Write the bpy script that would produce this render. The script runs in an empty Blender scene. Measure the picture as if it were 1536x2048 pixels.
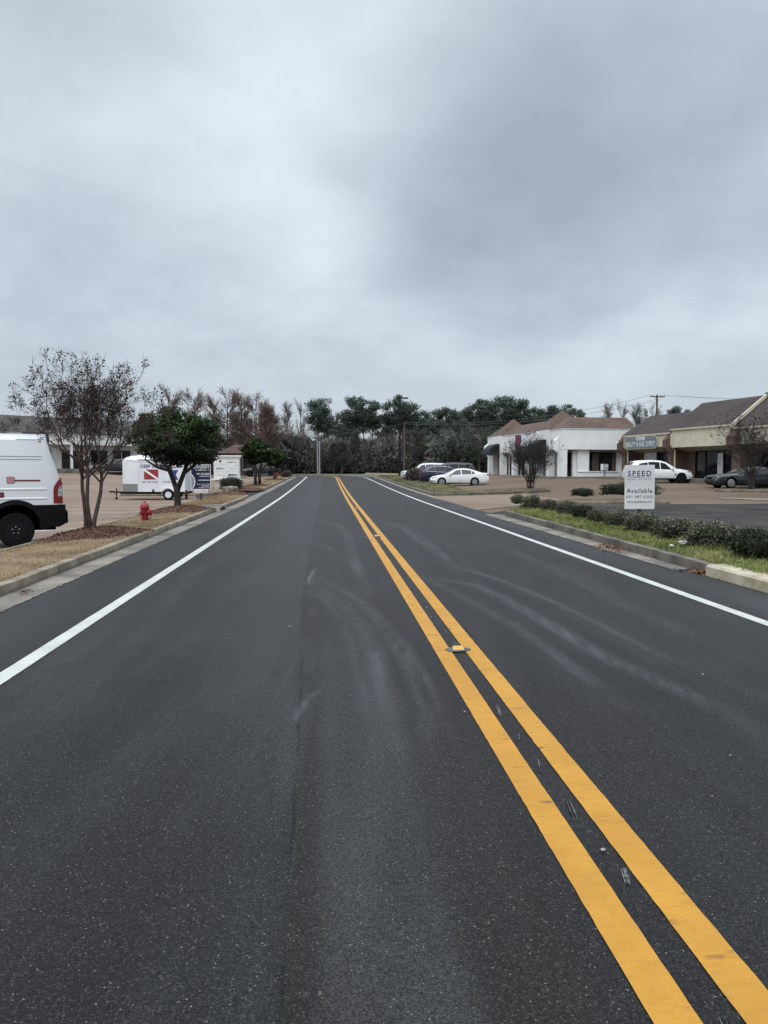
import bpy, bmesh, math, random
from mathutils import Vector, Matrix, noise

D = bpy.data
scene = bpy.context.scene
COL = scene.collection
PI = math.pi

# ------------------------------------------------------------------ camera
FPX, CX, CY, EYE = 1500.0, 768.0, 1024.0, 1.7
PITCH = math.atan((CY - 936.0) / FPX)
cam_data = D.cameras.new("camera")
cam = D.objects.new("camera", cam_data)
COL.objects.link(cam)
cam.location = (0, 0, EYE)
cam.rotation_euler = (PI / 2 - PITCH, 0, 0)
cam_data.sensor_fit = 'VERTICAL'
cam_data.sensor_height = 24.0
cam_data.lens = 24.0 * FPX / 2048.0
cam_data.clip_start = 0.05
cam_data.clip_end = 6000
scene.camera = cam
scene.render.resolution_x, scene.render.resolution_y = 768, 1024
scene.view_settings.view_transform = 'Standard'
scene.view_settings.look = 'None'
scene.view_settings.exposure = 0
scene.render.engine = 'CYCLES'
try:
    scene.cycles.use_denoising = True
    scene.cycles.max_bounces = 5
    scene.cycles.diffuse_bounces = 3
    scene.cycles.glossy_bounces = 3
    scene.cycles.transmission_bounces = 3
    scene.cycles.use_adaptive_sampling = True
    scene.cycles.adaptive_threshold = 0.012
except Exception:
    pass

def smooth(a, b, x):
    t = max(0.0, min(1.0, (x - a) / (b - a)))
    return t * t * (3 - 2 * t)

# ------------------------------------------------------------------ the lie of the land
TH = math.atan((768 - 655) / 1500.0)          # the road heads a little to the left of the view
CT, ST = math.cos(TH), math.sin(TH)
def to_uv(x, y): return x * CT + y * ST, -x * ST + y * CT
def to_xy(u, v): return u * CT - v * ST, u * ST + v * CT
def T(x, y):
    u, v = to_uv(x, y)
    z = 0.55 * smooth(35, 110, v)
    z += -0.2 * smooth(-5.2, -9, u) * (1 - smooth(55, 95, v))
    z += 1.1 * smooth(-13, -38, u) * smooth(42, 95, v) * (1 - smooth(105, 140, v))
    z += 0.5 * smooth(9, 22, u) * smooth(25, 65, v) * (1 - smooth(120, 160, v))
    return z
def pray(px, py):
    x, y = (px - CX) / FPX, -(py - CY) / FPX
    c, s = math.cos(PITCH), math.sin(PITCH)
    return Vector((x, c + y * s, -s + y * c))
def at(px, py, Y):
    d = pray(px, py); t = Y / d.y
    return Vector((d.x * t, Y, EYE + d.z * t))
def gp(px, py, dz=0.0):
    d = pray(px, py); t, st = 2.0, 1.0
    f = lambda t: EYE + d.z * t - T(d.x * t, d.y * t) - dz
    while f(t) > 0 and t < 600: t += st
    lo, hi = t - st, t
    for _ in range(30):
        m = (lo + hi) / 2
        if f(m) > 0: lo = m
        else: hi = m
    return Vector((d.x * hi, d.y * hi, EYE + d.z * hi))
def gz(x, y, dz=0.0): return Vector((x, y, T(x, y) + dz))
def xat(px, Y): return (px - CX) / FPX * Y
def zat(py, Y): return at(CX, py, Y).z

# road frame: straight, then a left-hand bend
V0, RB = 95.0, 52.0
def road(u, v):
    if v <= V0:
        return to_xy(u, v)
    a = (v - V0) / RB
    cu, cv = -RB + (RB + u) * math.cos(a), V0 + (RB + u) * math.sin(a)
    return to_xy(cu, cv)

# ------------------------------------------------------------------ mesh builder
class MB:
    def __init__(s):
        s.v, s.f, s.mi, s.tint, s.uv = [], [], [], [], None
    def add(s, vs, fs, mi=0, tint=None):
        o = len(s.v)
        s.v.extend([tuple(p) for p in vs])
        for f in fs:
            s.f.append([i + o for i in f]); s.mi.append(mi); s.tint.append(0.5 if tint is None else tint)
    def xf(s, M, start=0):
        s.v[start:] = [tuple(M @ Vector(p)) for p in s.v[start:]]
        return s
    def box(s, x0, x1, y0, y1, z0, z1, mi=0, M=None):
        vs = [(x0,y0,z0),(x1,y0,z0),(x1,y1,z0),(x0,y1,z0),(x0,y0,z1),(x1,y0,z1),(x1,y1,z1),(x0,y1,z1)]
        if M is not None: vs = [M @ Vector(p) for p in vs]
        s.add(vs, [(0,3,2,1),(4,5,6,7),(0,1,5,4),(1,2,6,5),(2,3,7,6),(3,0,4,7)], mi)
        return s
    def quad(s, a, b, c, d, mi=0, tint=None):
        s.add([a, b, c, d], [(0,1,2,3)], mi, tint)
    def prism(s, pts, d0, d1, axis='y', mi=0):
        """pts: 2D outline in the two other axes, extruded along axis."""
        def P(p, d):
            if axis == 'y': return (p[0], d, p[1])
            if axis == 'x': return (d, p[0], p[1])
            return (p[0], p[1], d)
        n = len(pts)
        vs = [P(p, d0) for p in pts] + [P(p, d1) for p in pts]
        fs = [tuple(range(n)), tuple(range(2*n-1, n-1, -1))]
        fs += [(i, n+i, n+(i+1)%n, (i+1)%n) for i in range(n)]
        s.add(vs, fs, mi)
        return s
    def tube(s, pts, rad, n=6, mi=0, cap=True, tint=None):
        pts = [Vector(p) for p in pts]
        if not hasattr(rad, '__len__'): rad = [rad] * len(pts)
        rings = []
        ref = None
        for i, p in enumerate(pts):
            d = (pts[min(i+1, len(pts)-1)] - pts[max(i-1, 0)])
            d = d.normalized() if d.length > 1e-9 else Vector((0,0,1))
            if ref is None:
                ref = Vector((1,0,0)) if abs(d.x) < 0.8 else Vector((0,1,0))
            a = ref - d * ref.dot(d)
            a = a.normalized() if a.length > 1e-6 else d.orthogonal().normalized()
            ref = a
            b = d.cross(a)
            rings.append([p + (a*math.cos(2*PI*k/n) + b*math.sin(2*PI*k/n)) * rad[i] for k in range(n)])
        vs = [q for r in rings for q in r]
        fs = []
        for i in range(len(pts)-1):
            for k in range(n):
                fs.append((i*n+k, i*n+(k+1)%n, (i+1)*n+(k+1)%n, (i+1)*n+k))
        if cap:
            fs.append(tuple(range(n-1, -1, -1))); fs.append(tuple((len(pts)-1)*n+k for k in range(n)))
        s.add(vs, fs, mi, tint)
        return s
    def lathe(s, prof, n=20, mi=0, M=None, closed=False):
        """prof: (r, z) along z axis"""
        vs = []
        for r, z in prof:
            for k in range(n):
                a = 2*PI*k/n
                p = Vector((r*math.cos(a), r*math.sin(a), z))
                vs.append(M @ p if M is not None else p)
        fs = []
        m = len(prof)
        for i in range(m - (0 if closed else 1)):
            j = (i+1) % m
            for k in range(n):
                fs.append((i*n+k, i*n+(k+1)%n, j*n+(k+1)%n, j*n+k))
        if not closed:
            if prof[0][0] > 1e-5: fs.append(tuple(range(n-1, -1, -1)))
            if prof[-1][0] > 1e-5: fs.append(tuple((m-1)*n+k for k in range(n)))
        s.add(vs, fs, mi)
        return s
    def build(s, name, mats, parent=None, sm=False, bevel=0, tint=False):
        me = D.meshes.new(name)
        me.from_pydata(s.v, [], s.f)
        if not isinstance(mats, (list, tuple)): mats = [mats]
        for m in mats: me.materials.append(m)
        if len(mats) > 1: me.polygons.foreach_set('material_index', s.mi)
        if sm: me.polygons.foreach_set('use_smooth', [True] * len(s.f))
        if tint:
            at_ = me.attributes.new('tint', 'FLOAT', 'FACE')
            at_.data.foreach_set('value', s.tint)
        if s.uv is not None:
            l = me.uv_layers.new(name='along')
            for lp in me.loops: l.data[lp.index].uv = s.uv[lp.vertex_index]
        me.update()
        o = D.objects.new(name, me)
        COL.objects.link(o)
        if parent is not None: o.parent = parent
        if bevel:
            b = o.modifiers.new('bevel', 'BEVEL'); b.width = bevel; b.segments = 2; b.limit_method = 'ANGLE'; b.angle_limit = 0.6
        if sm == 'auto':
            pass
        return o

def fixnormals(o):
    bm = bmesh.new(); bm.from_mesh(o.data)
    bmesh.ops.recalc_face_normals(bm, faces=bm.faces); bm.to_mesh(o.data); bm.free()
    return o
def autosmooth(o, ang=0.6):
    bm = bmesh.new(); bm.from_mesh(o.data)
    bmesh.ops.remove_doubles(bm, verts=bm.verts, dist=1e-5)
    bmesh.ops.recalc_face_normals(bm, faces=bm.faces)
    for f in bm.faces: f.smooth = True
    for e in bm.edges:
        if len(e.link_faces) == 2 and e.calc_face_angle(0) > ang: e.smooth = False
    bm.to_mesh(o.data); bm.free()
    return o

def tag(o, label, cat, group=None, kind=None):
    if label: o['label'] = label
    if cat: o['category'] = cat
    if group: o['group'] = group
    if kind: o['kind'] = kind
    return o
def structure(o): o['kind'] = 'structure'; return o
def thing(name, label, cat, loc=(0,0,0), rz=0.0, group=None):
    o = D.objects.new(name, None)
    o.empty_display_size = 0.3
    COL.objects.link(o)
    o.location = loc; o.rotation_euler = (0, 0, rz)
    return tag(o, label, cat, group)
def copy_tree(o, parent=None):
    c = o.copy(); COL.objects.link(c)
    if parent is not None: c.parent = parent
    for ch in list(o.children): copy_tree(ch, c)
    return c

# ------------------------------------------------------------------ materials
def srgb(r, g, b):
    f = lambda c: (c/255/12.92) if c/255 <= 0.04045 else ((c/255+0.055)/1.055)**2.4
    return (f(r), f(g), f(b), 1)
class NT:
    def __init__(s, m):
        m.use_nodes = True
        s.t = m.node_tree; s.t.nodes.clear()
    def n(s, typ, **kw):
        nd = s.t.nodes.new(typ)
        for k, v in kw.items():
            if k.startswith('i_'):
                key = k[2:]
                key = int(key) if key.isdigit() else key.replace('_', ' ')
                if isinstance(v, bpy.types.NodeSocket): s.t.links.new(v, nd.inputs[key])
                else: nd.inputs[key].default_value = v
            else: setattr(nd, k, v)
        return nd
    def math(s, op, a, b=None, c=None, clamp=False):
        nd = s.t.nodes.new('ShaderNodeMath'); nd.operation = op; nd.use_clamp = clamp
        for i, v in enumerate((a, b, c)):
            if v is None: continue
            if isinstance(v, bpy.types.NodeSocket): s.t.links.new(v, nd.inputs[i])
            else: nd.inputs[i].default_value = v
        return nd.outputs[0]
    def mix(s, fac, a, b, blend='MIX'):
        nd = s.t.nodes.new('ShaderNodeMix'); nd.data_type = 'RGBA'; nd.blend_type = blend
        for i, v in ((0, fac), (6, a), (7, b)):
            if isinstance(v, bpy.types.NodeSocket): s.t.links.new(v, nd.inputs[i])
            else: nd.inputs[i].default_value = v
        return nd.outputs[2]
    def noise(s, vec, scale, detail=3, rough=0.55, dist=0.0):
        nd = s.n('ShaderNodeTexNoise', i_Scale=scale, i_Detail=detail, i_Roughness=rough, i_Distortion=dist)
        if vec is not None: s.t.links.new(vec, nd.inputs['Vector'])
        return nd.outputs[0]
    def ramp(s, fac, lo, hi):
        nd = s.n('ShaderNodeMapRange', i_0=fac, i_1=lo, i_2=hi); nd.interpolation_type = 'SMOOTHSTEP'
        return nd.outputs[0]
    def out(s, shader):
        o = s.t.nodes.new('ShaderNodeOutputMaterial'); s.t.links.new(shader, o.inputs[0])
def newmat(name):
    m = D.materials.new(name)
    return m, NT(m)
def mat(name, col, col2=None, scale=3.0, rough=0.6, metal=0.0, bump=0.0, bscale=None, coat=0.0, spec=0.5, lo=0.35, hi=0.65,
        tint=None, detail=4, dirt=None, emis=None):
    """two-tone noise material in object space; tint=(dark,light) multiplies by the per-face tint attribute"""
    m, n = newmat(name)
    tc = n.n('ShaderNodeTexCoord').outputs['Object']
    c = col if len(col) == 4 else (*col, 1)
    if col2 is not None:
        c2 = col2 if len(col2) == 4 else (*col2, 1)
        cc = n.mix(n.ramp(n.noise(tc, scale, detail), lo, hi), c, c2)
    else:
        k = n.ramp(n.noise(tc, scale, detail), 0.3, 0.7)
        cc = n.mix(k, tuple(x*0.9 for x in c[:3]) + (1,), tuple(min(1, x*1.06) for x in c[:3]) + (1,))
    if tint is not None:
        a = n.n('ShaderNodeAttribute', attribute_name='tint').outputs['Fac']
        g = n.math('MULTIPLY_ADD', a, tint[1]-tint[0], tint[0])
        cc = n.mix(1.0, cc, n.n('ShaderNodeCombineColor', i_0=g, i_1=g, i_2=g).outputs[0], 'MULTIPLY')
    b = n.n('ShaderNodeBsdfPrincipled', i_Base_Color=cc, i_Roughness=rough, i_Metallic=metal)
    b.inputs['Specular IOR Level'].default_value = spec
    if coat: b.inputs['Coat Weight'].default_value = coat; b.inputs['Coat Roughness'].default_value = 0.06
    if bump:
        bp = n.n('ShaderNodeBump', i_Strength=bump, i_Distance=0.02, i_Height=n.noise(tc, bscale or scale*6, 4))
        n.t.links.new(bp.outputs[0], b.inputs['Normal'])
    if emis:
        b.inputs['Emission Color'].default_value = (*emis[:3], 1); b.inputs['Emission Strength'].default_value = emis[3]
    n.out(b.outputs[0])
    return m

M = {}
M['concrete_kerb'] = None
def kerb_material():
    m, n = newmat('kerb_concrete')
    tc = n.n('ShaderNodeTexCoord').outputs['Object']
    uv = n.n('ShaderNodeUVMap', uv_map='along').outputs[0]
    base = n.mix(n.ramp(n.noise(tc, 2.2, 5), .35, .65), (.165,.135,.095,1), (.30,.255,.19,1))
    base = n.mix(n.math('MULTIPLY', n.ramp(n.noise(tc, 26, 4), .5, .75), .6), base, (.09,.08,.065,1))
    base = n.mix(n.math('MULTIPLY', n.ramp(n.noise(tc, .7, 3), .52, .7), .5), base, (.13,.115,.085,1))
    sx = n.n('ShaderNodeSeparateXYZ', i_0=uv)
    fr = n.math('FRACT', n.math('MULTIPLY', sx.outputs[0], 1/3.05))
    joint = n.math('LESS_THAN', fr, 0.009)
    base = n.mix(joint, base, (.03,.028,.024,1))
    # darker toward the foot of the face
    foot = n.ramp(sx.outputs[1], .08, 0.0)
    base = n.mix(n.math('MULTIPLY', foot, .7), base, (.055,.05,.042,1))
    b = n.n('ShaderNodeBsdfPrincipled', i_Base_Color=base, i_Roughness=.85)
    bp = n.n('ShaderNodeBump', i_Strength=.5, i_Distance=.012, i_Height=n.noise(tc, 45, 5))
    n.t.links.new(bp.outputs[0], b.inputs['Normal'])
    n.out(b.outputs[0]); return m
M['kerb'] = kerb_material()
M['kerb_grey'] = mat('kerb_grey', (.075,.066,.054), (.165,.142,.112), 1.6, .88, bump=.4, bscale=40)
M['gutter'] = mat('gutter_concrete', (.095,.085,.075), (.24,.205,.16), 1.3, .8, bump=.3, bscale=40, lo=.3, hi=.7)

def asphalt_material():
    m, n = newmat('asphalt')
    tc = n.n('ShaderNodeTexCoord').outputs['Object']
    att = n.n('ShaderNodeVertexColor', layer_name='marks')
    sep = n.n('ShaderNodeSeparateColor', i_0=att.outputs[0])
    pale, dark, brown = sep.outputs[0], sep.outputs[1], sep.outputs[2]
    # stretch of the traffic-polished texture along the road
    mp = n.n('ShaderNodeMapping', i_0=tc); mp.inputs['Rotation'].default_value = (0, 0, -TH); mp.inputs['Scale'].default_value = (1, .12, 1)
    big = n.noise(tc, .35, 4)
    streak = n.noise(mp.outputs[0], 2.2, 5, .6)
    fine = n.noise(tc, 130, 4, .75)
    c = n.mix(n.ramp(big, .3, .7), (.0100,.0097,.0094,1), (.0175,.0170,.0165,1))
    c = n.mix(n.math('MULTIPLY', n.ramp(streak, .40, .75), .55), c, (.033,.0333,.0335,1))
    c = n.mix(n.math('MULTIPLY', brown, .75), c, (.0175,.0140,.0118,1))
    c = n.mix(n.math('MULTIPLY', pale, .85), c, (.100,.105,.111,1))
    c = n.mix(n.math('MULTIPLY', dark, .9), c, (.006,.006,.006,1))
    # longitudinal paving joint left of the centre line
    sx = n.n('ShaderNodeSeparateXYZ', i_0=tc)
    uu = n.math('ADD', n.math('MULTIPLY', sx.outputs[0], CT), n.math('MULTIPLY', sx.outputs[1], ST))
    vv = n.math('ADD', n.math('MULTIPLY', sx.outputs[0], -ST), n.math('MULTIPLY', sx.outputs[1], CT))
    jl = n.math('ADD', n.math('MULTIPLY_ADD', n.ramp(vv, 2, 12), -.14, -.15), n.math('MULTIPLY', vv, -.003))
    jw = n.math('MULTIPLY', n.math('SUBTRACT', n.noise(tc, 3.2, 4, .6), .5), .05)
    dj = n.math('ABSOLUTE', n.math('SUBTRACT', n.math('ADD', uu, jw), jl))
    crack = n.math('MULTIPLY', n.ramp(dj, .014, .004), n.math('MULTIPLY', n.ramp(n.noise(tc, 1.1, 3), .40, .58), n.math('LESS_THAN', vv, 88.0)))
    c = n.mix(n.math('MULTIPLY', crack, .85), c, (.006,.006,.006,1))
    # thin transverse cracks between the joint and the centre line
    wob = n.math('MULTIPLY', n.math('SUBTRACT', n.noise(tc, 1.6, 5, .65), .5), .9)
    cf = n.math('ABSOLUTE', n.math('SUBTRACT', n.math('FRACT', n.math('MULTIPLY', n.math('ADD', vv, wob), 1/6.1)), .5))
    inb = n.math('MULTIPLY', n.math('GREATER_THAN', uu, jl), n.math('LESS_THAN', uu, .98))
    tcrk = n.math('MULTIPLY', n.math('MULTIPLY', n.ramp(cf, .0030, .0008), inb), n.ramp(n.noise(tc, .8, 2), .48, .62))
    c = n.mix(n.math('MULTIPLY', tcrk, .8), c, (.007,.007,.007,1))
    # scattered oil drips
    dv = n.n('ShaderNodeTexVoronoi', i_Vector=tc, i_Scale=1.3)
    dr = n.n('ShaderNodeSeparateColor', i_0=dv.outputs['Color'])
    drip = n.math('MULTIPLY', n.math('GREATER_THAN', dr.outputs[0], .72), n.ramp(dv.outputs['Distance'], .09, .02))
    c = n.mix(n.math('MULTIPLY', drip, .5), c, (.008,.008,.009,1))
    # coarse dark pits and grain
    c = n.mix(n.ramp(fine, .36, .70), n.mix(1.0, c, (.30,.30,.30,1), 'MULTIPLY'), n.mix(1.0, c, (1.75,1.75,1.75,1), 'MULTIPLY'))
    # pale aggregate specks, irregular in size
    vo = n.n('ShaderNodeTexVoronoi', i_Vector=tc, i_Scale=92.0); vo.feature = 'F1'
    rnd = n.n('ShaderNodeSeparateColor', i_0=vo.outputs['Color'])
    sel = n.math('GREATER_THAN', rnd.outputs[0], .90)
    rad = n.math('MULTIPLY_ADD', rnd.outputs[1], .24, .09)
    chip = n.math('MULTIPLY', sel, n.math('LESS_THAN', vo.outputs['Distance'], rad))
    chipcol = n.mix(rnd.outputs[2], (.10,.09,.07,1), (.42,.38,.31,1))
    c = n.mix(n.math('MULTIPLY', chip, .8), c, chipcol)
    vo2 = n.n('ShaderNodeTexVoronoi', i_Vector=tc, i_Scale=190.0)
    r2 = n.n('ShaderNodeSeparateColor', i_0=vo2.outputs['Color'])
    c = n.mix(n.math('MULTIPLY', n.math('GREATER_THAN', r2.outputs[0], .93), .4), c, (.10,.096,.088,1))
    rg = n.math('MULTIPLY_ADD', pale, .05, .54)
    b = n.n('ShaderNodeBsdfPrincipled', i_Base_Color=c, i_Roughness=rg)
    b.inputs['Specular IOR Level'].default_value = .15
    h = n.math('ADD', n.math('MULTIPLY', fine, .6), n.math('MULTIPLY', vo.outputs['Distance'], -.5))
    bp = n.n('ShaderNodeBump', i_Strength=.38, i_Distance=.005, i_Height=h)
    n.t.links.new(bp.outputs[0], b.inputs['Normal'])
    n.out(b.outputs[0]); return m
M['asphalt'] = asphalt_material()

def paint_material(name, c1, c2, wear):
    m, n = newmat(name)
    tc = n.n('ShaderNodeTexCoord').outputs['Object']
    mp = n.n('ShaderNodeMapping', i_0=tc); mp.inputs['Rotation'].default_value = (0, 0, -TH); mp.inputs['Scale'].default_value = (.30, 1, 1)
    c = n.mix(n.ramp(n.noise(tc, 2.5, 5), .3, .7), c1, c2)
    c = n.mix(n.math('MULTIPLY', n.ramp(n.noise(mp.outputs[0], 34, 4, .65), .42, .72), .22), c, tuple(x*.62 for x in c1[:3]) + (1,))
    sc = n.ramp(n.noise(mp.outputs[0], 20, 5, .6), .60, .76)
    c = n.mix(n.math('MULTIPLY', sc, wear), c, tuple(x*.42 for x in c1[:3]) + (1,))
    spots = n.ramp(n.noise(mp.outputs[0], 11, 2, .5), .68, .76)
    c = n.mix(n.math('MULTIPLY', spots, wear*1.2), c, (.10,.075,.04,1))
    grain = n.noise(tc, 95, 4, .7)
    c = n.mix(n.math('MULTIPLY', n.ramp(grain, .56, .72), .5), c, tuple(x*.22+.01 for x in c1[:3]) + (1,))
    edge = n.ramp(n.noise(tc, .9, 5, .65), .55, .72)
    c = n.mix(n.math('MULTIPLY', edge, .28), c, tuple(x*.55 for x in c1[:3]) + (1,))
    b = n.n('ShaderNodeBsdfPrincipled', i_Base_Color=c, i_Roughness=.62)
    bp = n.n('ShaderNodeBump', i_Strength=.4, i_Distance=.006, i_Height=n.noise(tc, 70, 4, .7))
    n.t.links.new(bp.outputs[0], b.inputs['Normal'])
    n.out(b.outputs[0]); return m
M['yellow'] = paint_material('yellow_road_paint', (.42,.195,.012,1), (.50,.240,.018,1), .75)
M['white_line'] = paint_material('white_road_paint', (.44,.45,.41,1), (.53,.54,.49,1), .4)
M['faded_line'] = mat('faded_parking_paint', (.44,.39,.33), (.66,.63,.58), 3, .8, lo=.3, hi=.7)

def lot_material(name, a, b_, stain, sx=1.0):
    m, n = newmat(name)
    tc = n.n('ShaderNodeTexCoord').outputs['Object']
    mp = n.n('ShaderNodeMapping', i_0=tc); mp.inputs['Scale'].default_value = (.35, 1, 1)
    c = n.mix(n.ramp(n.noise(mp.outputs[0], .16, 5), .32, .68), a, b_)
    c = n.mix(n.math('MULTIPLY', n.ramp(n.noise(mp.outputs[0], .5, 5, .6), .58, .72), .7), c, stain)
    c = n.mix(n.math('MULTIPLY', n.ramp(n.noise(tc, 30, 4, .7), .5, .8), .5), c, tuple(x*.5 for x in a[:3]) + (1,))
    bk = n.n('ShaderNodeTexBrick', i_Vector=tc, i_Scale=1.0); bk.inputs['Brick Width'].default_value = 6; bk.inputs['Row Height'].default_value = 6
    bk.inputs['Mortar Size'].default_value = .03; bk.offset = 0
    c = n.mix(n.math('MULTIPLY', bk.outputs['Fac'], .45), c, tuple(x*.35 for x in stain[:3]) + (1,))
    r = n.math('MULTIPLY_ADD', n.ramp(n.noise(tc, .12, 3), .4, .7), -.2, .75)
    b = n.n('ShaderNodeBsdfPrincipled', i_Base_Color=c, i_Roughness=r)
    b.inputs['Specular IOR Level'].default_value = .15
    bp = n.n('ShaderNodeBump', i_Strength=.3, i_Distance=.01, i_Height=n.noise(tc, 60, 4))
    n.t.links.new(bp.outputs[0], b.inputs['Normal'])
    n.out(b.outputs[0]); return m
M['lot_tan'] = lot_material('left_lot_paving', (.175,.122,.086,1), (.24,.173,.124,1), (.115,.085,.063,1))
M['lot_brown'] = lot_material('right_lot_paving', (.110,.075,.050,1), (.165,.115,.078,1), (.066,.049,.037,1))
M['apron'] = lot_material('apron_paving', (.165,.12,.085,1), (.25,.188,.136,1), (.075,.06,.048,1))
M['lot_asphalt'] = mat('old_asphalt', (.030,.028,.027), (.060,.055,.050), .55, .85, bump=.4, bscale=40, lo=.3, hi=.7, detail=6, spec=.1)
M['grass_dry'] = mat('dormant_grass_ground', (.155,.105,.055), (.23,.165,.092), 1.3, .95, bump=.8, bscale=60)
M['grass_mixed'] = mat('patchy_grass_ground', (.060,.070,.026), (.150,.115,.060), .55, .95, bump=.8, bscale=40, lo=.3, hi=.7, detail=6)
M['grass_green'] = mat('weedy_ground', (.045,.052,.018), (.085,.070,.035), 1.6, .95, bump=.8, bscale=60)
M['field'] = mat('field_ground', (.085,.085,.040), (.125,.105,.060), .08, .95, bump=.5, bscale=3)
M['mulch'] = mat('bark_mulch', (.055,.025,.015), (.125,.058,.034), 14, .95, bump=1.0, bscale=60)
# ------------------------------------------------------------------ world: overcast sky
def build_world():
    w = D.worlds.new("World"); scene.world = w; w.use_nodes = True
    n = NT(w)
    tc = n.n('ShaderNodeTexCoord').outputs['Generated']
    s = n.n('ShaderNodeSeparateXYZ', i_0=tc)
    up = n.math('MAXIMUM', s.outputs[2], 0.0)
    den = n.math('ADD', up, 0.42)
    p = n.n('ShaderNodeCombineXYZ', i_0=n.math('DIVIDE', s.outputs[0], den), i_1=n.math('DIVIDE', s.outputs[1], den), i_2=11.3)
    big = n.noise(p.outputs[0], 1.5, 4, .45, .0)
    med = n.noise(p.outputs[0], 3.4, 6, .52, .0)
    fin = n.noise(p.outputs[0], 9.5, 5, .55, .0)
    # broad banks of thin and thick cloud
    def bank(px, py, power, amp):
        d = pray(px, py).normalized()
        nd = n.n('ShaderNodeVectorMath', operation='DOT_PRODUCT', i_0=tc); nd.inputs[1].default_value = d
        return n.math('MULTIPLY', n.math('POWER', n.math('MAXIMUM', nd.outputs['Value'], 0.0), power), amp)
    f = n.math('MULTIPLY_ADD', n.math('SUBTRACT', big, .5), .36, .67)
    f = n.math('ADD', f, n.math('MULTIPLY', n.math('SUBTRACT', med, .5), .60))
    f = n.math('ADD', f, n.math('MULTIPLY', n.math('SUBTRACT', fin, .5), .20))
    for b in ((720, 90, 80, .16), (560, 210, 90, .17), (470, 330, 60, .10), (740, 440, 1100, .16), (620, 510, 600, .15), (840, 640, 600, .13), (1230, 740, 400, .13), (1330, 520, 300, .10), (1510, 540, 500, .10),
              (1120, 260, 60, -.16), (960, 330, 110, -.16), (1250, 420, 70, -.16), (770, 420, 260, -.14), (900, 560, 260, -.14), (1450, 120, 60, -.06), (150, 60, 50, -.10), (250, 560, 60, -.06)):
        f = n.math('ADD', f, bank(*b))
    rp = n.n('ShaderNodeValToRGB', i_0=f)
    e = rp.color_ramp.elements
    e[0].position = 0.0; e[0].color = srgb(152, 163, 177)
    e[1].position = 1.0; e[1].color = srgb(228, 237, 247)
    for pos, c in ((.25, (164,175,189)), (.5, (184,195,207)), (.75, (208,218,230))):
        q = e.new(pos); q.color = srgb(*c)
    # calmer haze toward the horizon, brighter overhead as under any overcast
    hz = n.ramp(s.outputs[2], .17, .0)
    c = n.mix(n.math('MULTIPLY', hz, .75), rp.outputs[0], srgb(183, 193, 200))
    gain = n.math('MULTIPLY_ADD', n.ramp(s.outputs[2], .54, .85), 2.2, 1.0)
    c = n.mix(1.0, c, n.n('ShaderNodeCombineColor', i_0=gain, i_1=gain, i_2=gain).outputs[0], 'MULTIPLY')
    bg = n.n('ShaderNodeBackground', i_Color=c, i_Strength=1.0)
    sky = n.n('ShaderNodeTexSky'); sky.sky_type = 'NISHITA'; sky.sun_disc = False
    sky.sun_elevation = math.radians(52); sky.sun_rotation = math.radians(205)
    bg2 = n.n('ShaderNodeBackground', i_Color=sky.outputs[0], i_Strength=.006)
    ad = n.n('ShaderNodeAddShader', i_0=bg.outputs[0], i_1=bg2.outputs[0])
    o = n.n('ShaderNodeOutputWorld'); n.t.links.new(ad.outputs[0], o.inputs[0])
build_world()
sun = D.lights.new('sun', 'SUN'); sun.energy = 1.45; sun.angle = math.radians(50); sun.color = (1, .975, .94)
so = D.objects.new('sun', sun); COL.objects.link(so)
# sun behind the viewer and to the left, veiled by cloud
so.rotation_euler = Vector((-math.cos(math.radians(52))*math.sin(math.radians(25))*-1, math.cos(math.radians(52))*math.cos(math.radians(25)), -math.sin(math.radians(52)))).to_track_quat('-Z', 'Y').to_euler()
so.location = (-30, -40, 60)

# ------------------------------------------------------------------ sheets draped on the land
def grid_sheet(name, m, xs, ys, fn, dz):
    mb = MB()
    vs = []
    for y in ys:
        for x in xs:
            X, Y = fn(x, y); vs.append((X, Y, T(X, Y) + dz))
    W = len(xs)
    fs = [(j*W+i, j*W+i+1, (j+1)*W+i+1, (j+1)*W+i) for j in range(len(ys)-1) for i in range(W-1)]
    mb.add(vs, fs)
    return structure(mb.build(name, m, sm=True))
def frange(a, b, st):
    n = max(1, int(round((b-a)/st)))
    return [a + (b-a)*i/n for i in range(n+1)]
xs = [-3000,-1500,-700,-400] + frange(-250, 250, 5) + [400,700,1500,3000]
ys = [-400,-150] + frange(-60, 260, 4) + [320,420,600,1000,2000,4000]
grid_sheet('ground', M['field'], xs, ys, lambda x, y: (x, y), -0.09)
grid_sheet('parking_lot', M['lot_tan'], frange(-75, -3.6, 1.4), frange(-8, 104, 1.4), lambda u, v: to_xy(u, v), -0.012)
grid_sheet('parking_lot', M['lot_brown'], frange(5.9, 75, 1.4), frange(-8, 104, 1.4), lambda u, v: to_xy(u, v), -0.012)

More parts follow.
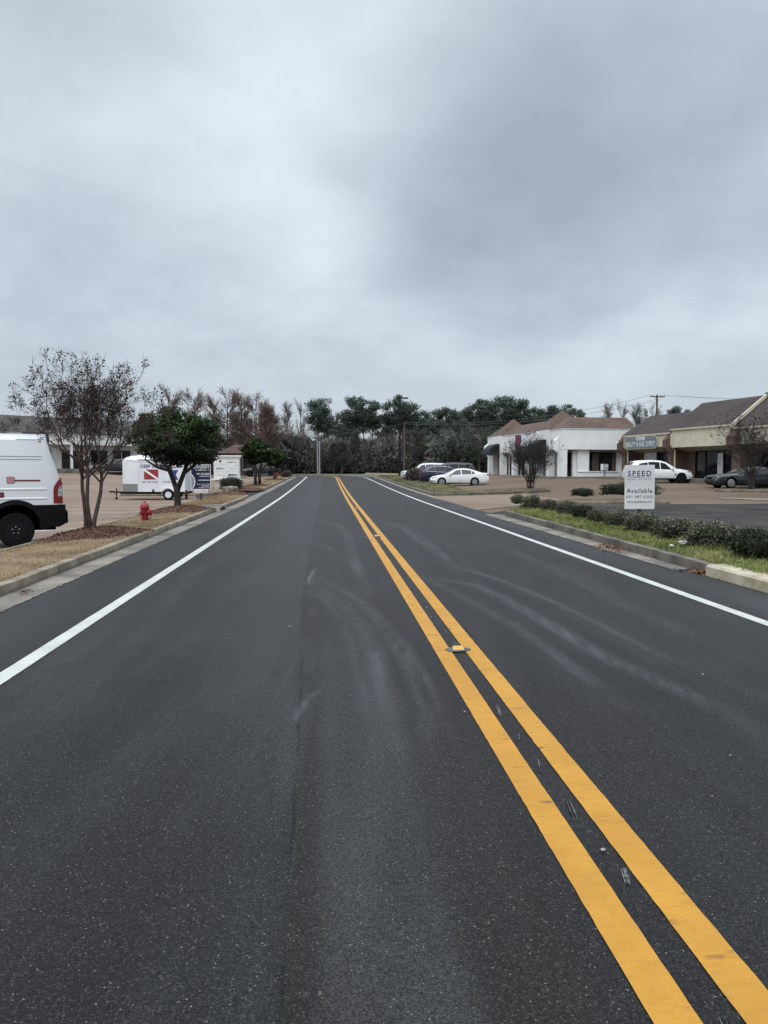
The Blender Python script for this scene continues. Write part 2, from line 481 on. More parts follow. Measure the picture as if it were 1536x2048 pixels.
def draped(name, m, pts, dz, step=1.0, bumpy=0.0, kind='structure', crown=0.0):
    """a flat outline (x,y) laid on the land, cut to a grid so that it follows it"""
    bm = bmesh.new()
    vs = [bm.verts.new((p[0], p[1], 0)) for p in pts]
    bm.faces.new(vs)
    x0, x1 = min(p[0] for p in pts), max(p[0] for p in pts)
    y0, y1 = min(p[1] for p in pts), max(p[1] for p in pts)
    for ax, lo, hi in ((0, x0, x1), (1, y0, y1)):
        k = math.floor(lo/step) + 1
        while k*step < hi:
            co = [0,0,0]; no = [0,0,0]; co[ax] = k*step; no[ax] = 1
            bmesh.ops.bisect_plane(bm, geom=bm.verts[:]+bm.edges[:]+bm.faces[:], plane_co=co, plane_no=no, dist=1e-4)
            k += 1
    edge = set(v for e in bm.edges if len(e.link_faces) == 1 for v in e.verts)
    for v in bm.verts:
        h = 0
        if v not in edge:
            h = crown + bumpy * noise.noise(Vector((v.co.x*1.3, v.co.y*1.3, 3.1)))
        v.co.z = T(v.co.x, v.co.y) + dz + h
    bmesh.ops.recalc_face_normals(bm, faces=bm.faces)
    for f in bm.faces: f.smooth = True
    me = D.meshes.new(name); bm.to_mesh(me); bm.free(); me.materials.append(m)
    o = D.objects.new(name, me); COL.objects.link(o)
    if sum(p.normal.z for p in me.polygons) < 0: me.flip_normals()
    o['kind'] = kind
    return o

# ------------------------------------------------------------------ the road with its tyre swirls and joint
def flat_uv(px, py):
    p = gp(px, py); return to_uv(p.x, p.y)
SWIRLS = [  # (pixel path in the photo, half width m, strength)
 ([(617,1162),(687,1209),(723,1252),(750,1310),(781,1408),(800,1500)], .16, .75),
 ([(637,1154),(719,1201),(766,1252),(812,1310),(851,1389),(880,1480)], .15, .75),
 ([(600,1175),(650,1200),(690,1250),(712,1330),(735,1420),(745,1520)], .10, .35),
 ([(641,1041),(680,1051),(695,1068),(703,1107),(719,1146),(740,1190)], .20, .70),
 ([(625,1085),(650,1093),(675,1108)], .16, .5),
 ([(750,1037),(797,1049),(840,1072),(891,1115),(940,1160)], .16, .6),
 ([(754,1041),(805,1057),(851,1092),(900,1140)], .14, .5),
 ([(828,1150),(891,1174),(949,1209),(1008,1240),(1086,1290),(1180,1360),(1260,1420)], .13, .7),
 ([(851,1154),(949,1170),(1008,1197),(1100,1250),(1220,1320),(1400,1400),(1530,1470)], .17, .75),
 ([(900,1130),(1000,1160),(1120,1210),(1300,1300),(1536,1400)], .25, .40),
 ([(1000,1090),(1130,1150),(1290,1230),(1500,1320)], .30, .30),
 ([(590,1443),(610,1405),(648,1373)], .045, .95),
 ([(600,1300),(606,1270),(640,1290)], .03, .6),
 ([(613,1170),(622,1150),(632,1135)], .06, .8),
 ([(760,1380),(740,1550),(720,1750),(700,2040)], .13, .16),
 ([(850,1380),(860,1550),(880,1750),(900,2040)], .14, .16),
 ([(640,1255),(560,1480),(470,1750)], .5, .10),
 ([(330,1120),(150,1300),(0,1460)], .5, .18),
 ([(420,1110),(250,1300),(60,1560)], .45, .16),
]
def seg_dist(p, a, b):
    ax, ay = b[0]-a[0], b[1]-a[1]; px, py = p[0]-a[0], p[1]-a[1]
    L = ax*ax + ay*ay
    t = max(0, min(1, (px*ax+py*ay)/L)) if L else 0
    return math.hypot(px-ax*t, py-ay*t), t
def build_road():
    sw = []
    for path, w, k in SWIRLS:
        q = [flat_uv(*p) for p in path]
        sw.append((q, w, k, min(p[0] for p in q)-3*w, max(p[0] for p in q)+3*w, min(p[1] for p in q)-3*w, max(p[1] for p in q)+3*w))
    us = frange(-3.98, 6.12, .04)
    vs_ = frange(-4, 2, .5)[:-1] + frange(2, 26, .08)[:-1] + frange(26, 48, .3)[:-1] + frange(48, 95, 1.5)[:-1] + frange(95, 175, 1.6)
    verts, cols = [], []
    for v in vs_:
        joint = -.15 - .14*smooth(2, 12, v) - .003*v
        for u in us:
            x, y = road(u, v)
            crown = 0.02*(1-abs(u-1)/5)
            verts.append((x, y, T(x, y) + .004))
            pale = 0.0
            if v < 52:
                for q, w, k, a0, a1, b0, b1 in sw:
                    if u < a0 or u > a1 or v < b0 or v > b1: continue
                    dm, tt = 9, 0
                    for i in range(len(q)-1):
                        d, t = seg_dist((u, v), q[i], q[i+1])
                        if d < dm: dm, tt = d, (i+t)/(len(q)-1)
                    fade = smooth(0, .15, tt) * (1-smooth(.7, 1.0, tt))
                    nz = .75 + .55*noise.noise(Vector((u*3.2, v*1.1, 5)))+ .3*noise.noise(Vector((u*14, v*3, 2)))
                    pale += 1.45*k*math.exp(-(dm/(w*.46))**2)*max(.25, fade)*max(0, nz)*(.62+.75*noise.noise(Vector((dm*26, tt*1.2, w*50))))
                # polished wheel path in the lane by the centre line
                if v < 9:
                    pale += .26*smooth(-.10, .02, u)*(1-smooth(.40, .54, u))*(1-smooth(5.5, 8.5, v))*(.75+.5*noise.noise(Vector((u*3, v*.8, 1))))
                pale += .30*smooth(4.9, 5.3, u)*(.6+.8*noise.noise(Vector((u*.8, v*.25, 8))))
                pale += .22*(1-smooth(-3.2,-2.7,u))*(.6+.8*noise.noise(Vector((u*.8, v*.25, 9))))
            dark = 0
            if v < 90: pale += .16*smooth(-1.6, -.1, u-joint)*(1-smooth(-.06,-.02,u-joint))*smooth(2.5, 8, v) + (.25*max(0, noise.noise(Vector((u*6, v*1.3, 3)))) if -.12 < u-joint < .12 else 0)
            # transverse cracks
            for cv in (15.3, 17.7, 24.5, 33.0):
                if u > joint and u < 1.0 and abs(v-cv-.12*math.sin(u*3)) < .09: dark += .45*max(0, .5+noise.noise(Vector((u*2, v, 4))))
            brown = smooth(joint-.02, joint+.05, u)*(1-smooth(.75, 1.0, u))*(.7+.5*noise.noise(Vector((u*1.5, v*.3, 7))))
            brown = max(brown, .75*smooth(1.5,2.2,u)*(1-smooth(2.6, 3.6, u))*max(0, noise.noise(Vector((u*.7, v*.15, 17)))+.3))
            brown = max(brown, .7*max(0, noise.noise(Vector((u*.5, v*.3, 27)))+.1)) if v < 14 else brown
            cols.append((min(1, max(0, pale)), min(1, max(0, dark)), min(1, max(0, brown)), 1))
    W = len(us)
    fs = [(j*W+i, j*W+i+1, (j+1)*W+i+1, (j+1)*W+i) for j in range(len(vs_)-1) for i in range(W-1)]
    mb = MB(); mb.add(verts, fs)
    o = structure(mb.build('road', M['asphalt'], sm=True))
    a = o.data.color_attributes.new('marks', 'FLOAT_COLOR', 'POINT')
    a.data.foreach_set('color', [c for q in cols for c in q])
build_road()

def road_strip(name, m, u0, u1, v0, v1, dz, wob=0.0, bev=False):
    vv = frange(v0, v1, .8 if v1 < 95 else 1.2) if v1-v0 > 2 else [v0, v1]
    if wob: vv = frange(v0, min(v1, 40), .05)[:-1] + (frange(40, v1, 1.2) if v1 > 40 else [v1])
    mb = MB(); vs = []
    for v in vv:
        for k, u in ((0, u0), (1, u1)):
            uu = u + (wob*noise.noise(Vector((v*11, k*9, u))) if wob else 0)
            x, y = road(uu, v); vs.append((x, y, T(x, y)+dz))
    mb.add(vs, [(2*i, 2*i+1, 2*i+3, 2*i+2) for i in range(len(vv)-1)])
    return structure(mb.build(name, m))
road_strip('edge_line', M['white_line'], -2.71, -2.555, -2, 168, .009, .003)
road_strip('edge_line', M['white_line'], 4.70, 4.85, -2, 168, .009, .003)
road_strip('centre_line', M['yellow'], .985, 1.135, -2, 168, .009, .0035)
road_strip('centre_line', M['yellow'], 1.267, 1.417, -2, 168, .009, .0035)
# layout scratches left between the two yellow lines
mb = MB(); R = random.Random(4)
v = 2.0
while v < 16:
    L = R.uniform(.10, .24); uc = 1.205 + R.uniform(-.02, .02)
    if R.random() < .25: v += R.uniform(.4,.6); continue
    for k in range(3):
        w = R.uniform(.002, .0045); du = R.uniform(-.012, .012)
        vs = []
        for t in (0, .3, .6, 1):
            ww = w*(.3+math.sin(PI*min(1, max(0, t)))*.9)
            cu = uc + du*(k+1)*.7 + (t-.5)*.03
            for s_ in (-1, 1):
                x, y = road(cu + s_*ww, v + L*t); vs.append((x, y, T(x, y)+.0105))
        mb.add(vs, [(2*i, 2*i+1, 2*i+3, 2*i+2) for i in range(3)])
    v += R.uniform(.40, .60)
M['scratch'] = mat('paint_scratch', (.06,.06,.062), (.17,.172,.176), 30, .85, spec=.1, lo=.4, hi=.6)
structure(mb.build('road_scratch', M['scratch']))
road_strip('gutter', M['gutter'], -4.30, -3.84, -5, 43.0, .012, .05)
road_strip('gutter', M['gutter'], -4.45, -3.95, 52.5, 100, .012, .02)
road_strip('gutter', M['gutter'], 5.72, 6.22, 12.0, 27.0, .012, .05)
road_strip('gutter', M['gutter'], 5.9, 6.3, 46.5, 96, .012, .02)

# ------------------------------------------------------------------ kerbed islands
def rounded(pts, r, seg=6):
    """round the corners of a closed outline; r per point or one value"""
    out = []
    n = len(pts)
    for i, p in enumerate(pts):
        rr = r[i] if hasattr(r, '__len__') else r
        a, b, c = Vector(pts[i-1]), Vector(p), Vector(pts[(i+1) % n])
        if rr <= 0: out.append(tuple(b)); continue
        d1, d2 = (a-b), (c-b)
        q = min(rr, d1.length*.49, d2.length*.49)
        s, e = b + d1.normalized()*q, b + d2.normalized()*q
        for k in range(seg+1):
            t = k/seg
            out.append(tuple(s*(1-t)**2 + b*2*t*(1-t) + e*t*t))
    return out
def resample(pts, step):
    out = []
    n = len(pts)
    for i in range(n):
        a, b = Vector(pts[i]), Vector(pts[(i+1) % n])
        k = max(1, int((b-a).length/step))
        for j in range(k): out.append(tuple(a.lerp(b, j/k)))
    return out
def offset_in(pts, d):
    n = len(pts); A = sum(pts[i][0]*pts[(i+1)%n][1]-pts[(i+1)%n][0]*pts[i][1] for i in range(n))
    sg = 1 if A > 0 else -1
    out = []
    for i in range(n):
        a, b, c = Vector(pts[i-1]), Vector(pts[i]), Vector(pts[(i+1) % n])
        t = (c-a).normalized()
        out.append((b.x - sg*t.y*d, b.y + sg*t.x*d))
    return out
def kerb_ring(name, pts, h=.15, w=.16, m=None, kerbfn=None):
    inner = offset_in(pts, w)
    n = len(pts)
    mb = MB(); mb.uv = []
    s = 0.0
    prof = [(0, -.06), (.012, .02), (.03, h-.03), (.055, h-.004), (.5, h+.002), (1, h), (1, h-.06)]
    P = len(prof)
    for i in range(n+1):
        a, b = pts[i % n], inner[i % n]
        if i: s += math.dist(pts[i % n], pts[i-1])
        jit = .008*noise.noise(Vector((a[0]*2, a[1]*2, 0)))
        for t, z in prof:
            x, y = a[0]+(b[0]-a[0])*t, a[1]+(b[1]-a[1])*t
            mb.v.append((x, y, T(x, y)+z+jit)); mb.uv.append((s, z if t < .1 else .2))
    for i in range(n):
        for k in range(P-1):
            mb.f.append((i*P+k, i*P+k+1, (i+1)*P+k+1, (i+1)*P+k)); mb.mi.append(0); mb.tint.append(.5)
    o = mb.build(name, m or M['kerb'], sm=False)
    autosmooth(o, .7)
    return structure(o), inner
UV = lambda L: [to_xy(*p) for p in L]
ISL = {}
# verge on the left with the mulched trees
p = resample(rounded(UV([(-4.22,-6),(-4.32,20),(-4.42,43.6),(-6.9,43.6),(-6.75,36),(-6.45,20),(-6.35,-6)]), [0,0,1.2,1.2,0,0,0]), .6)
_, ISL['left'] = kerb_ring('kerb', p, .15)
draped('verge', M['grass_dry'], ISL['left'], .13, .5, .03, crown=.02)
p = resample(rounded(UV([(-4.55,51.8),(-4.5,70),(-4.5,98),(-7.2,98.5),(-7.0,80),(-7.6,68),(-9.5,62),(-11.5,60),(-11.5,53.0)]), [2.0,0,1.5,1.5,2,3,1,1,.8]), .8)
_, ISL['left2'] = kerb_ring('kerb', p, .15)
draped('verge', M['grass_dry'], ISL['left2'], .13, 1.0, .04, crown=.03)
p = resample(rounded(UV([(-10,94),(-10.5,97.5),(-36,97),(-36,94)]), .6), .8)
_, i3 = kerb_ring('kerb', p, .15); draped('verge', M['grass_dry'], i3, .13, 1.0, .04, crown=.03)
x0, x1 = xat(241, 50), xat(431, 50)
p = resample(rounded([(x0,49.6),(x1,49.6),(x1,50.9),(x0,50.9)], .4), .6)
_, i4 = kerb_ring('kerb', p, .15, .14); draped('mulch_bed', M['mulch'], i4, .13, .6, .03, kind='stuff')
# right-hand hedge island
p = resample(rounded(UV([(5.98,10.0),(6.05,12),(6.18,18),(6.34,27.0),(8.0,27.2),(8.9,22),(9.2,11),(8.2,9.4),(6.6,9.2)]), [.8,.8,0,.8,.8,0,1,.6,.6]), .5)
_, ISL['hedge'] = kerb_ring('kerb', p, .17, .16, M['kerb_grey'])
draped('verge', M['grass_green'], ISL['hedge'], .15, .5, .03, crown=.03)
# pale new kerb at the near end of the hedge island, flaring into the drive
mb = MB(); pts = []
for t in range(12):
    a = t/11
    u = 5.955 + .012*a + 1.3*max(0, a-.72)**1.5; v_ = 11.35 - 2.2*a
    pts.append(to_xy(u, v_))
M['kerb_pale'] = mat('pale_kerb', (.34,.29,.19), (.50,.45,.34), 3, .85, bump=.3, bscale=40)
for i in range(11):
    a, b = Vector(pts[i]), Vector(pts[i+1])
    nrm = Vector((CT, ST))
    vs = []
    for p_ in (a, b):
        z = T(p_.x, p_.y)
        for off, h in ((-.012, -.02), (-.005, .15), (.03, .183), (.32, .186), (.325, .1)):
            q = p_ + nrm*off; vs.append((q.x, q.y, z+h))
    mb.add(vs, [(k, k+1, 5+k+1, 5+k) for k in range(4)])
structure(autosmooth(mb.build('kerb', M['kerb_pale'])))
# narrow kerbed island with two shrubs
x0, x1 = xat(1106, 35.2), xat(1343, 35.2)
p = resample(rounded([(x0,35),(x1,35),(x1,36.3),(x0,36.3)], .4), .5)
_, i5 = kerb_ring('kerb', p, .15, .14); draped('verge', M['grass_green'], i5, .13, .6, .03)
# grassed island with the parked cars behind it
xa = xat(1104, 48.6)
corner = to_xy(6.30, 44.6)
P_ = [corner, to_xy(6.35, 60), to_xy(6.35, 90), to_xy(6.6, 100), to_xy(12.5, 100), to_xy(11.6, 84), to_xy(10.2, 62), to_xy(9.4, 53.5), (xat(930, 50.2), 50.2), (xa, 50.0), (xa, 48.7)]
p = resample(rounded(P_, [1.0,0,0,1.5,1,0,0,1,0,.5,.5]), .7)
_, ISL['right'] = kerb_ring('kerb', p, .15, .16, M['kerb_grey'])
draped('verge', M['grass_mixed'], ISL['right'], .14, .8, .06, crown=.07)
# small kerbed bed in front of the grey coupe
x0, x1 = xat(1434, 46), xat(1620, 46)
p = resample(rounded([(x0,45.6),(x1,45.6),(x1,46.8),(x0,46.8)], .5), .6)
_, i6 = kerb_ring('kerb', p, .15, .15); draped('mulch_bed', M['mulch'], i6, .13, .6, .03, kind='stuff')
# surfaces of the right-hand lot and its drive
draped('driveway', M['lot_asphalt'], UV([(6.1,27.8),(9.3,26.5),(9.35,9),(6.2,8.6),(6.2,-4),(70,-4),(70,31.5),(20,33.2),(9.5,33.8)]), .004, 1.4)
draped('driveway', M['apron'], UV([(6.05,30.0),(6.05,44.3),(12.5,46.6),(12.2,36.2),(9.4,33.9)]), .006, 1.4)
draped('driveway', M['lot_asphalt'], UV([(-4.05,44.5),(-4.05,51.2),(-9.0,51.6),(-7.6,44.9)]), .006, 1.2)
draped('sidewalk', M['gutter'], [gp(1065,1012).to_2d(), gp(1000,1010).to_2d(), gp(1035,1006).to_2d(), gp(1130,1003).to_2d()], .012, 1.0)
draped('sidewalk', M['gutter'], [gp(1425,997).to_2d(), gp(1580,1003).to_2d(), gp(1580,998.5).to_2d(), gp(1440,995).to_2d()], .012, 1.4)
# parking bay lines of the left lot
for v_ in (14.2, 17.2, 20.2, 23.2, 26.2, 29.2, 32.4, 35.6, 38.8):
    a = [to_xy(u, v_ + (u+8)*.02 + s_) for s_, us in ((-.065, (-13.2,-7.3)), (.065, (-7.3,-13.2))) for u in us]
    draped('bay_line', M['faded_line'], a, .006, 1.4)
for v_ in (56, 61, 66, 72):
    a = [to_xy(u, v_ + s_) for s_, us in ((-.06, (-30,-18)), (.06, (-18,-30))) for u in us]
    draped('bay_line', M['faded_line'], a, .008, 1.4)
# a bed of pale kerb at the far bend
p = [gp(732,947.5).to_2d(), gp(796,949.5).to_2d()]
mb = MB()
for i in range(1):
    a, b = at(730, 946.8, 128), at(797, 948.6, 112)
    d = (b-a).normalized(); nn = Vector((-d.y, d.x, 0))
    vs = []
    for q in (a, b):
        z = T(q.x, q.y)
        for off, h in ((0, -.05), (0, .33), (.3, .33), (.3, -.05)):
            w_ = q + nn*off; vs.append((w_.x, w_.y, z+h))
    mb.add(vs, [(0,1,5,4),(1,2,6,5),(2,3,7,6)])
structure(mb.build('kerb', M['kerb_pale']))
# ------------------------------------------------------------------ building materials
def shingle_material(name, a, b_):
    m, n = newmat(name)
    tc = n.n('ShaderNodeTexCoord').outputs['Object']
    s = n.n('ShaderNodeSeparateXYZ', i_0=tc)
    al = n.math('ADD', s.outputs[0], s.outputs[1])
    v = n.n('ShaderNodeCombineXYZ', i_0=al, i_1=n.math('MULTIPLY', s.outputs[2], 1.0), i_2=0.0)
    bk = n.n('ShaderNodeTexBrick', i_Vector=v.outputs[0], i_Scale=1.0)
    bk.inputs['Brick Width'].default_value = .45; bk.inputs['Row Height'].default_value = .11; bk.inputs['Mortar Size'].default_value = .012
    bk.inputs['Color1'].default_value = a; bk.inputs['Color2'].default_value = b_; bk.inputs['Mortar'].default_value = tuple(x*.45 for x in a[:3])+(1,)
    c = n.mix(n.ramp(n.noise(tc, .5, 4), .35, .7), bk.outputs[0], n.mix(1.0, bk.outputs[0], (.68,.66,.65,1), 'MULTIPLY'))
    b = n.n('ShaderNodeBsdfPrincipled', i_Base_Color=c, i_Roughness=.9)
    n.out(b.outputs[0]); return m
def brick_material():
    m, n = newmat('red_brown_brick')
    tc = n.n('ShaderNodeTexCoord').outputs['Object']
    s = n.n('ShaderNodeSeparateXYZ', i_0=tc)
    v = n.n('ShaderNodeCombineXYZ', i_0=n.math('ADD', s.outputs[0], s.outputs[1]), i_1=s.outputs[2], i_2=0.0)
    bk = n.n('ShaderNodeTexBrick', i_Vector=v.outputs[0], i_Scale=1.0)
    bk.inputs['Brick Width'].default_value = .21; bk.inputs['Row Height'].default_value = .075; bk.inputs['Mortar Size'].default_value = .008
    bk.inputs['Color1'].default_value = (.115,.056,.038,1); bk.inputs['Color2'].default_value = (.072,.038,.028,1); bk.inputs['Mortar'].default_value = (.16,.13,.105,1)
    b = n.n('ShaderNodeBsdfPrincipled', i_Base_Color=bk.outputs[0], i_Roughness=.88)
    n.out(b.outputs[0]); return m
def siding_material():
    m, n = newmat('cream_board_siding')
    tc = n.n('ShaderNodeTexCoord').outputs['Object']
    s = n.n('ShaderNodeSeparateXYZ', i_0=tc)
    fr = n.math('FRACT', n.math('MULTIPLY', s.outputs[0], 3.3))
    g = n.math('LESS_THAN', fr, .07)
    c = n.mix(n.ramp(n.noise(tc, 1.5, 4), .3, .7), (.54,.49,.37,1), (.63,.58,.45,1))
    streak = n.n('ShaderNodeMapping', i_0=tc); streak.inputs['Scale'].default_value = (3, 3, .3)
    c = n.mix(n.math('MULTIPLY', n.ramp(n.noise(streak.outputs[0], 2, 4), .52, .8), .5), c, (.36,.32,.235,1))
    c = n.mix(g, c, (.30,.265,.19,1))
    b = n.n('ShaderNodeBsdfPrincipled', i_Base_Color=c, i_Roughness=.75)
    n.out(b.outputs[0]); return m
def stucco_material():
    m, n = newmat('white_painted_masonry')
    tc = n.n('ShaderNodeTexCoord').outputs['Object']
    streak = n.n('ShaderNodeMapping', i_0=tc); streak.inputs['Scale'].default_value = (2.2, 2.2, .25)
    c = n.mix(n.ramp(n.noise(tc, .8, 4), .3, .7), (.72,.73,.72,1), (.80,.81,.80,1))
    c = n.mix(n.math('MULTIPLY', n.ramp(n.noise(streak.outputs[0], 1.6, 5), .58, .85), .16), c, (.46,.47,.47,1))
    b = n.n('ShaderNodeBsdfPrincipled', i_Base_Color=c, i_Roughness=.7)
    bp = n.n('ShaderNodeBump', i_Strength=.15, i_Distance=.02, i_Height=n.noise(tc, 12, 3))
    n.t.links.new(bp.outputs[0], b.inputs['Normal'])
    n.out(b.outputs[0]); return m
M['stucco'] = stucco_material()
M['stucco_dim'] = mat('pale_grey_masonry', (.46,.46,.45), (.56,.56,.55), .8, .8)
M['bay_grey'] = mat('recess_shade_grey', (.16,.15,.145), (.21,.20,.19), 1.5, .8)  # door grey darkened in colour to stand in for recess shade
M['soffit'] = mat('taupe_soffit', (.22,.20,.17), (.28,.255,.22), 2, .85)
M['soffit_cream'] = mat('tan_soffit', (.25,.215,.15), (.30,.26,.19), 2, .85)
M['roof_tan'] = shingle_material('tan_brown_shingles', (.112,.070,.050,1), (.150,.097,.070,1))
M['roof_dark'] = shingle_material('dark_brown_shingles', (.050,.036,.033,1), (.073,.053,.048,1))
M['roof_grey'] = shingle_material('grey_brown_shingles', (.085,.080,.074,1), (.115,.108,.10,1))
M['roof_red'] = shingle_material('red_brown_shingles', (.085,.046,.038,1), (.11,.06,.05,1))
M['brick'] = brick_material()
M['siding'] = siding_material()
M['cream'] = mat('cream_trim_paint', (.50,.44,.32), (.58,.52,.39), 3, .6)
M['white_trim'] = mat('white_trim_paint', (.72,.73,.73), (.80,.81,.81), 3, .5)
M['awning'] = mat('black_awning_canvas', (.014,.016,.019), (.030,.033,.037), 1.5, .6, spec=.2)
M['dark_frame'] = mat('dark_window_frame', (.007,.007,.008), None, 4, .5, spec=.12)
def shop_glass(name, a, b_, lo=.45, hi=.6, spec=.22):
    m, n = newmat(name)
    tc = n.n('ShaderNodeTexCoord').outputs['Object']
    c = n.mix(n.ramp(n.noise(tc, .9, 3), lo, hi), a, b_)
    b = n.n('ShaderNodeBsdfPrincipled', i_Base_Color=c, i_Roughness=.06)
    b.inputs['Specular IOR Level'].default_value = spec
    n.out(b.outputs[0]); return m
M['shop_glass'] = shop_glass('shop_window_glass', (.006,.007,.009,1), (.020,.020,.022,1))
M['brown_blind'] = mat('brown_blind', (.045,.030,.022), (.075,.052,.040), 2, .7)
M['door_grey'] = mat('pale_grey_door_paint', (.45,.46,.48), (.52,.53,.55), 2, .5)
M['door_dark'] = mat('dark_door_paint', (.022,.020,.020), (.036,.033,.032), 2, .6, spec=.15)
M['black_metal'] = mat('black_metal', (.008,.008,.009), (.015,.015,.016), 6, .5, spec=.15)
M['grey_metal'] = mat('grey_metal', (.25,.26,.27), (.34,.35,.36), 4, .45, metal=.3)
M['galv'] = mat('galvanised_steel', (.30,.32,.33), (.40,.42,.43), 4, .5, metal=.2)
M['wood_pole'] = mat('weathered_pole_wood', (.070,.050,.040), (.12,.088,.070), 3, .9)

def P(mb, name, m, root, **kw):
    return fixnormals(mb.build(name, m, root, **kw))

# ------------------------------------------------------------------ lettering as flat mesh
_txt = {}
def text_geo(s, w, h, bold=0.0, space=1.0):
    """letters centred on the origin in the XZ plane, fitted to w x h"""
    key = (s, bold, space)
    if key not in _txt:
        cu = D.curves.new('t', 'FONT'); cu.body = s; cu.resolution_u = 2
        cu.offset = bold; cu.extrude = 0; cu.space_character = space
        cu.fill_mode = 'FRONT'
        ob = D.objects.new('t', cu); COL.objects.link(ob)
        dg = bpy.context.evaluated_depsgraph_get()
        me = D.meshes.new_from_object(ob.evaluated_get(dg))
        vs = [tuple(v.co) for v in me.vertices]; fs = [tuple(p.vertices) for p in me.polygons]
        D.objects.remove(ob); D.curves.remove(cu); D.meshes.remove(me)
        _txt[key] = (vs, fs)
    vs, fs = _txt[key]
    x0, x1 = min(v[0] for v in vs), max(v[0] for v in vs)
    y0, y1 = min(v[1] for v in vs), max(v[1] for v in vs)
    sx, sy = w/(x1-x0), h/(y1-y0)
    return [((v[0]-(x0+x1)/2)*sx, 0, (v[1]-(y0+y1)/2)*sy) for v in vs], fs
def put_text(mb, s, cx, cz, w, h, y=0.0, bold=0.0, mi=0, space=1.0):
    vs, fs = text_geo(s, w, h, bold, space)
    mb.add([(v[0]+cx, y, v[2]+cz) for v in vs], [tuple(f) for f in fs], mi)

# ------------------------------------------------------------------ white shop building on the right
bw = Vector((xat(1123, 72), 72, .88)); rzw = math.radians(10.2)
b1 = thing('shop_building', 'long white shop building with tan mansard roof, two peaked corner towers and black awnings', 'building', bw, rzw)
LB, WB = 22.75, 7.6
# core walls (recessed)
mb = MB()
mb.box(.55, WB, 1.1, LB-.1, -1.2, 4.2)
mb.box(0.0, .55, 0.02, .60, -1.2, 2.62)            # corner pier
mb.box(1.75, WB-.9, .35, 1.1, -1.2, 0.50)           # low wall under the window
mb.box(1.75, 2.95, .35, 1.1, .50, 2.62)
mb.box(1.38, 1.75, .62, 1.1, -1.2, 2.62)
P(mb, 'wall', M['stucco'], b1)
# upper band
mb = MB()
def band(x0, x1, y0, y1, z0=2.6, z1=4.62): mb.box(x0, x1, y0, y1, z0, z1)
band(0, WB, 0, .30); band(0, .30, .30, LB)
mb.box(-.10, .1, 2.85, 6.35, 2.6, 4.72); mb.box(-.10, .1, 17.1, 20.8, 2.6, 4.72)
mb.box(-.06, WB, -.06, .36, 4.55, 4.66); mb.box(-.06, .36, .36, LB, 4.55, 4.66)
P(mb, 'fascia', M['stucco'], b1)
mb = MB()
mb.prism([(.31, 2.6), (1.12, 2.28), (1.12, 2.62)], .31, WB-.0, 'x')
P(mb, 'soffit', M['soffit'], b1)
mb = MB(); mb.box(.31, .55, 1.13, LB, 2.28, 2.6); P(mb, 'soffit', M['soffit'], b1)
# piers with sloping corbels on the left face
for y0, y1 in ((.62, 1.1), (13.4, 14.0), (22.2, 22.75), (9.3, 9.85)):
    mb = MB(); mb.prism([(0.0, -1.2), (0.0, 2.15), (-.5, 2.6), (-.5, 3.45), (-.06, 3.85), (-.02, 3.85), (-.02, 2.6), (.5, 2.55), (.5, -1.2)], y0, y1, 'y')
    P(mb, 'pier', M['stucco'], b1)
for y0, y1 in ((3.0, 3.55), (5.9, 6.3), (17.3, 17.8), (20.3, 20.7)):
    mb = MB(); mb.box(-.14, .9, y0, y1, -1.2, 4.60); P(mb, 'pilaster', M['stucco'], b1)
# mansard and tower roofs
mb = MB()
e, t, ins = 4.66, 5.82, 1.9
o = [(-.1,-.1),(WB,-.1),(WB,LB),(-.1,LB)]; i_ = [(ins,ins),(WB,ins),(WB,LB-ins),(ins,LB-ins)]
mb.add([(x,y,e) for x,y in o]+[(x,y,t) for x,y in i_], [(0,1,5,4),(1,2,6,5),(2,3,7,6),(3,0,4,7),(4,5,6,7)])
for y0, y1 in ((2.55, 6.65), (16.9, 21.0)):
    yc = (y0+y1)/2
    mb.add([(-.16,y0,4.72),(4.1,y0,4.72),(4.1,y1,4.72),(-.16,y1,4.72),(1.95,yc,6.72)], [(0,1,4),(1,2,4),(2,3,4),(3,0,4),(3,2,1,0)])
P(mb, 'roof', M['roof_tan'], b1)
# barrel awnings over the tower doors
for y0, y1 in ((3.6, 5.85), (17.85, 20.25)):
    mb = MB(); n = 10
    for k in range(n+1):
        a = PI/2*k/n
        mb.v += [(-.14-1.35*math.sin(a), y0+.5*(1-math.sin(a))*0, 2.35+1.35*math.cos(a)), (-.14-1.35*math.sin(a), y1, 2.35+1.35*math.cos(a))]
    for k in range(n): mb.f.append([2*k, 2*k+1, 2*k+3, 2*k+2]); mb.mi.append(0); mb.tint.append(.5)
    for side in (0, 1):
        c = len(mb.v); mb.v.append((-.14, (y0, y1)[side], 2.35))
        for k in range(n): mb.f.append([c, 2*k+side, 2*k+2+side]); mb.mi.append(0); mb.tint.append(.5)
    P(mb, 'awning', M['awning'], b1)
    mb = MB(); mb.box(.50, .55, y0+.75, y1-.02, -.1, 2.35); d = P(mb, 'door', M['bay_grey'], b1); P(MB().box(.40, .54, y0+.45, y0+.75, -.1, 2.35), 'post', M['stucco'], b1)
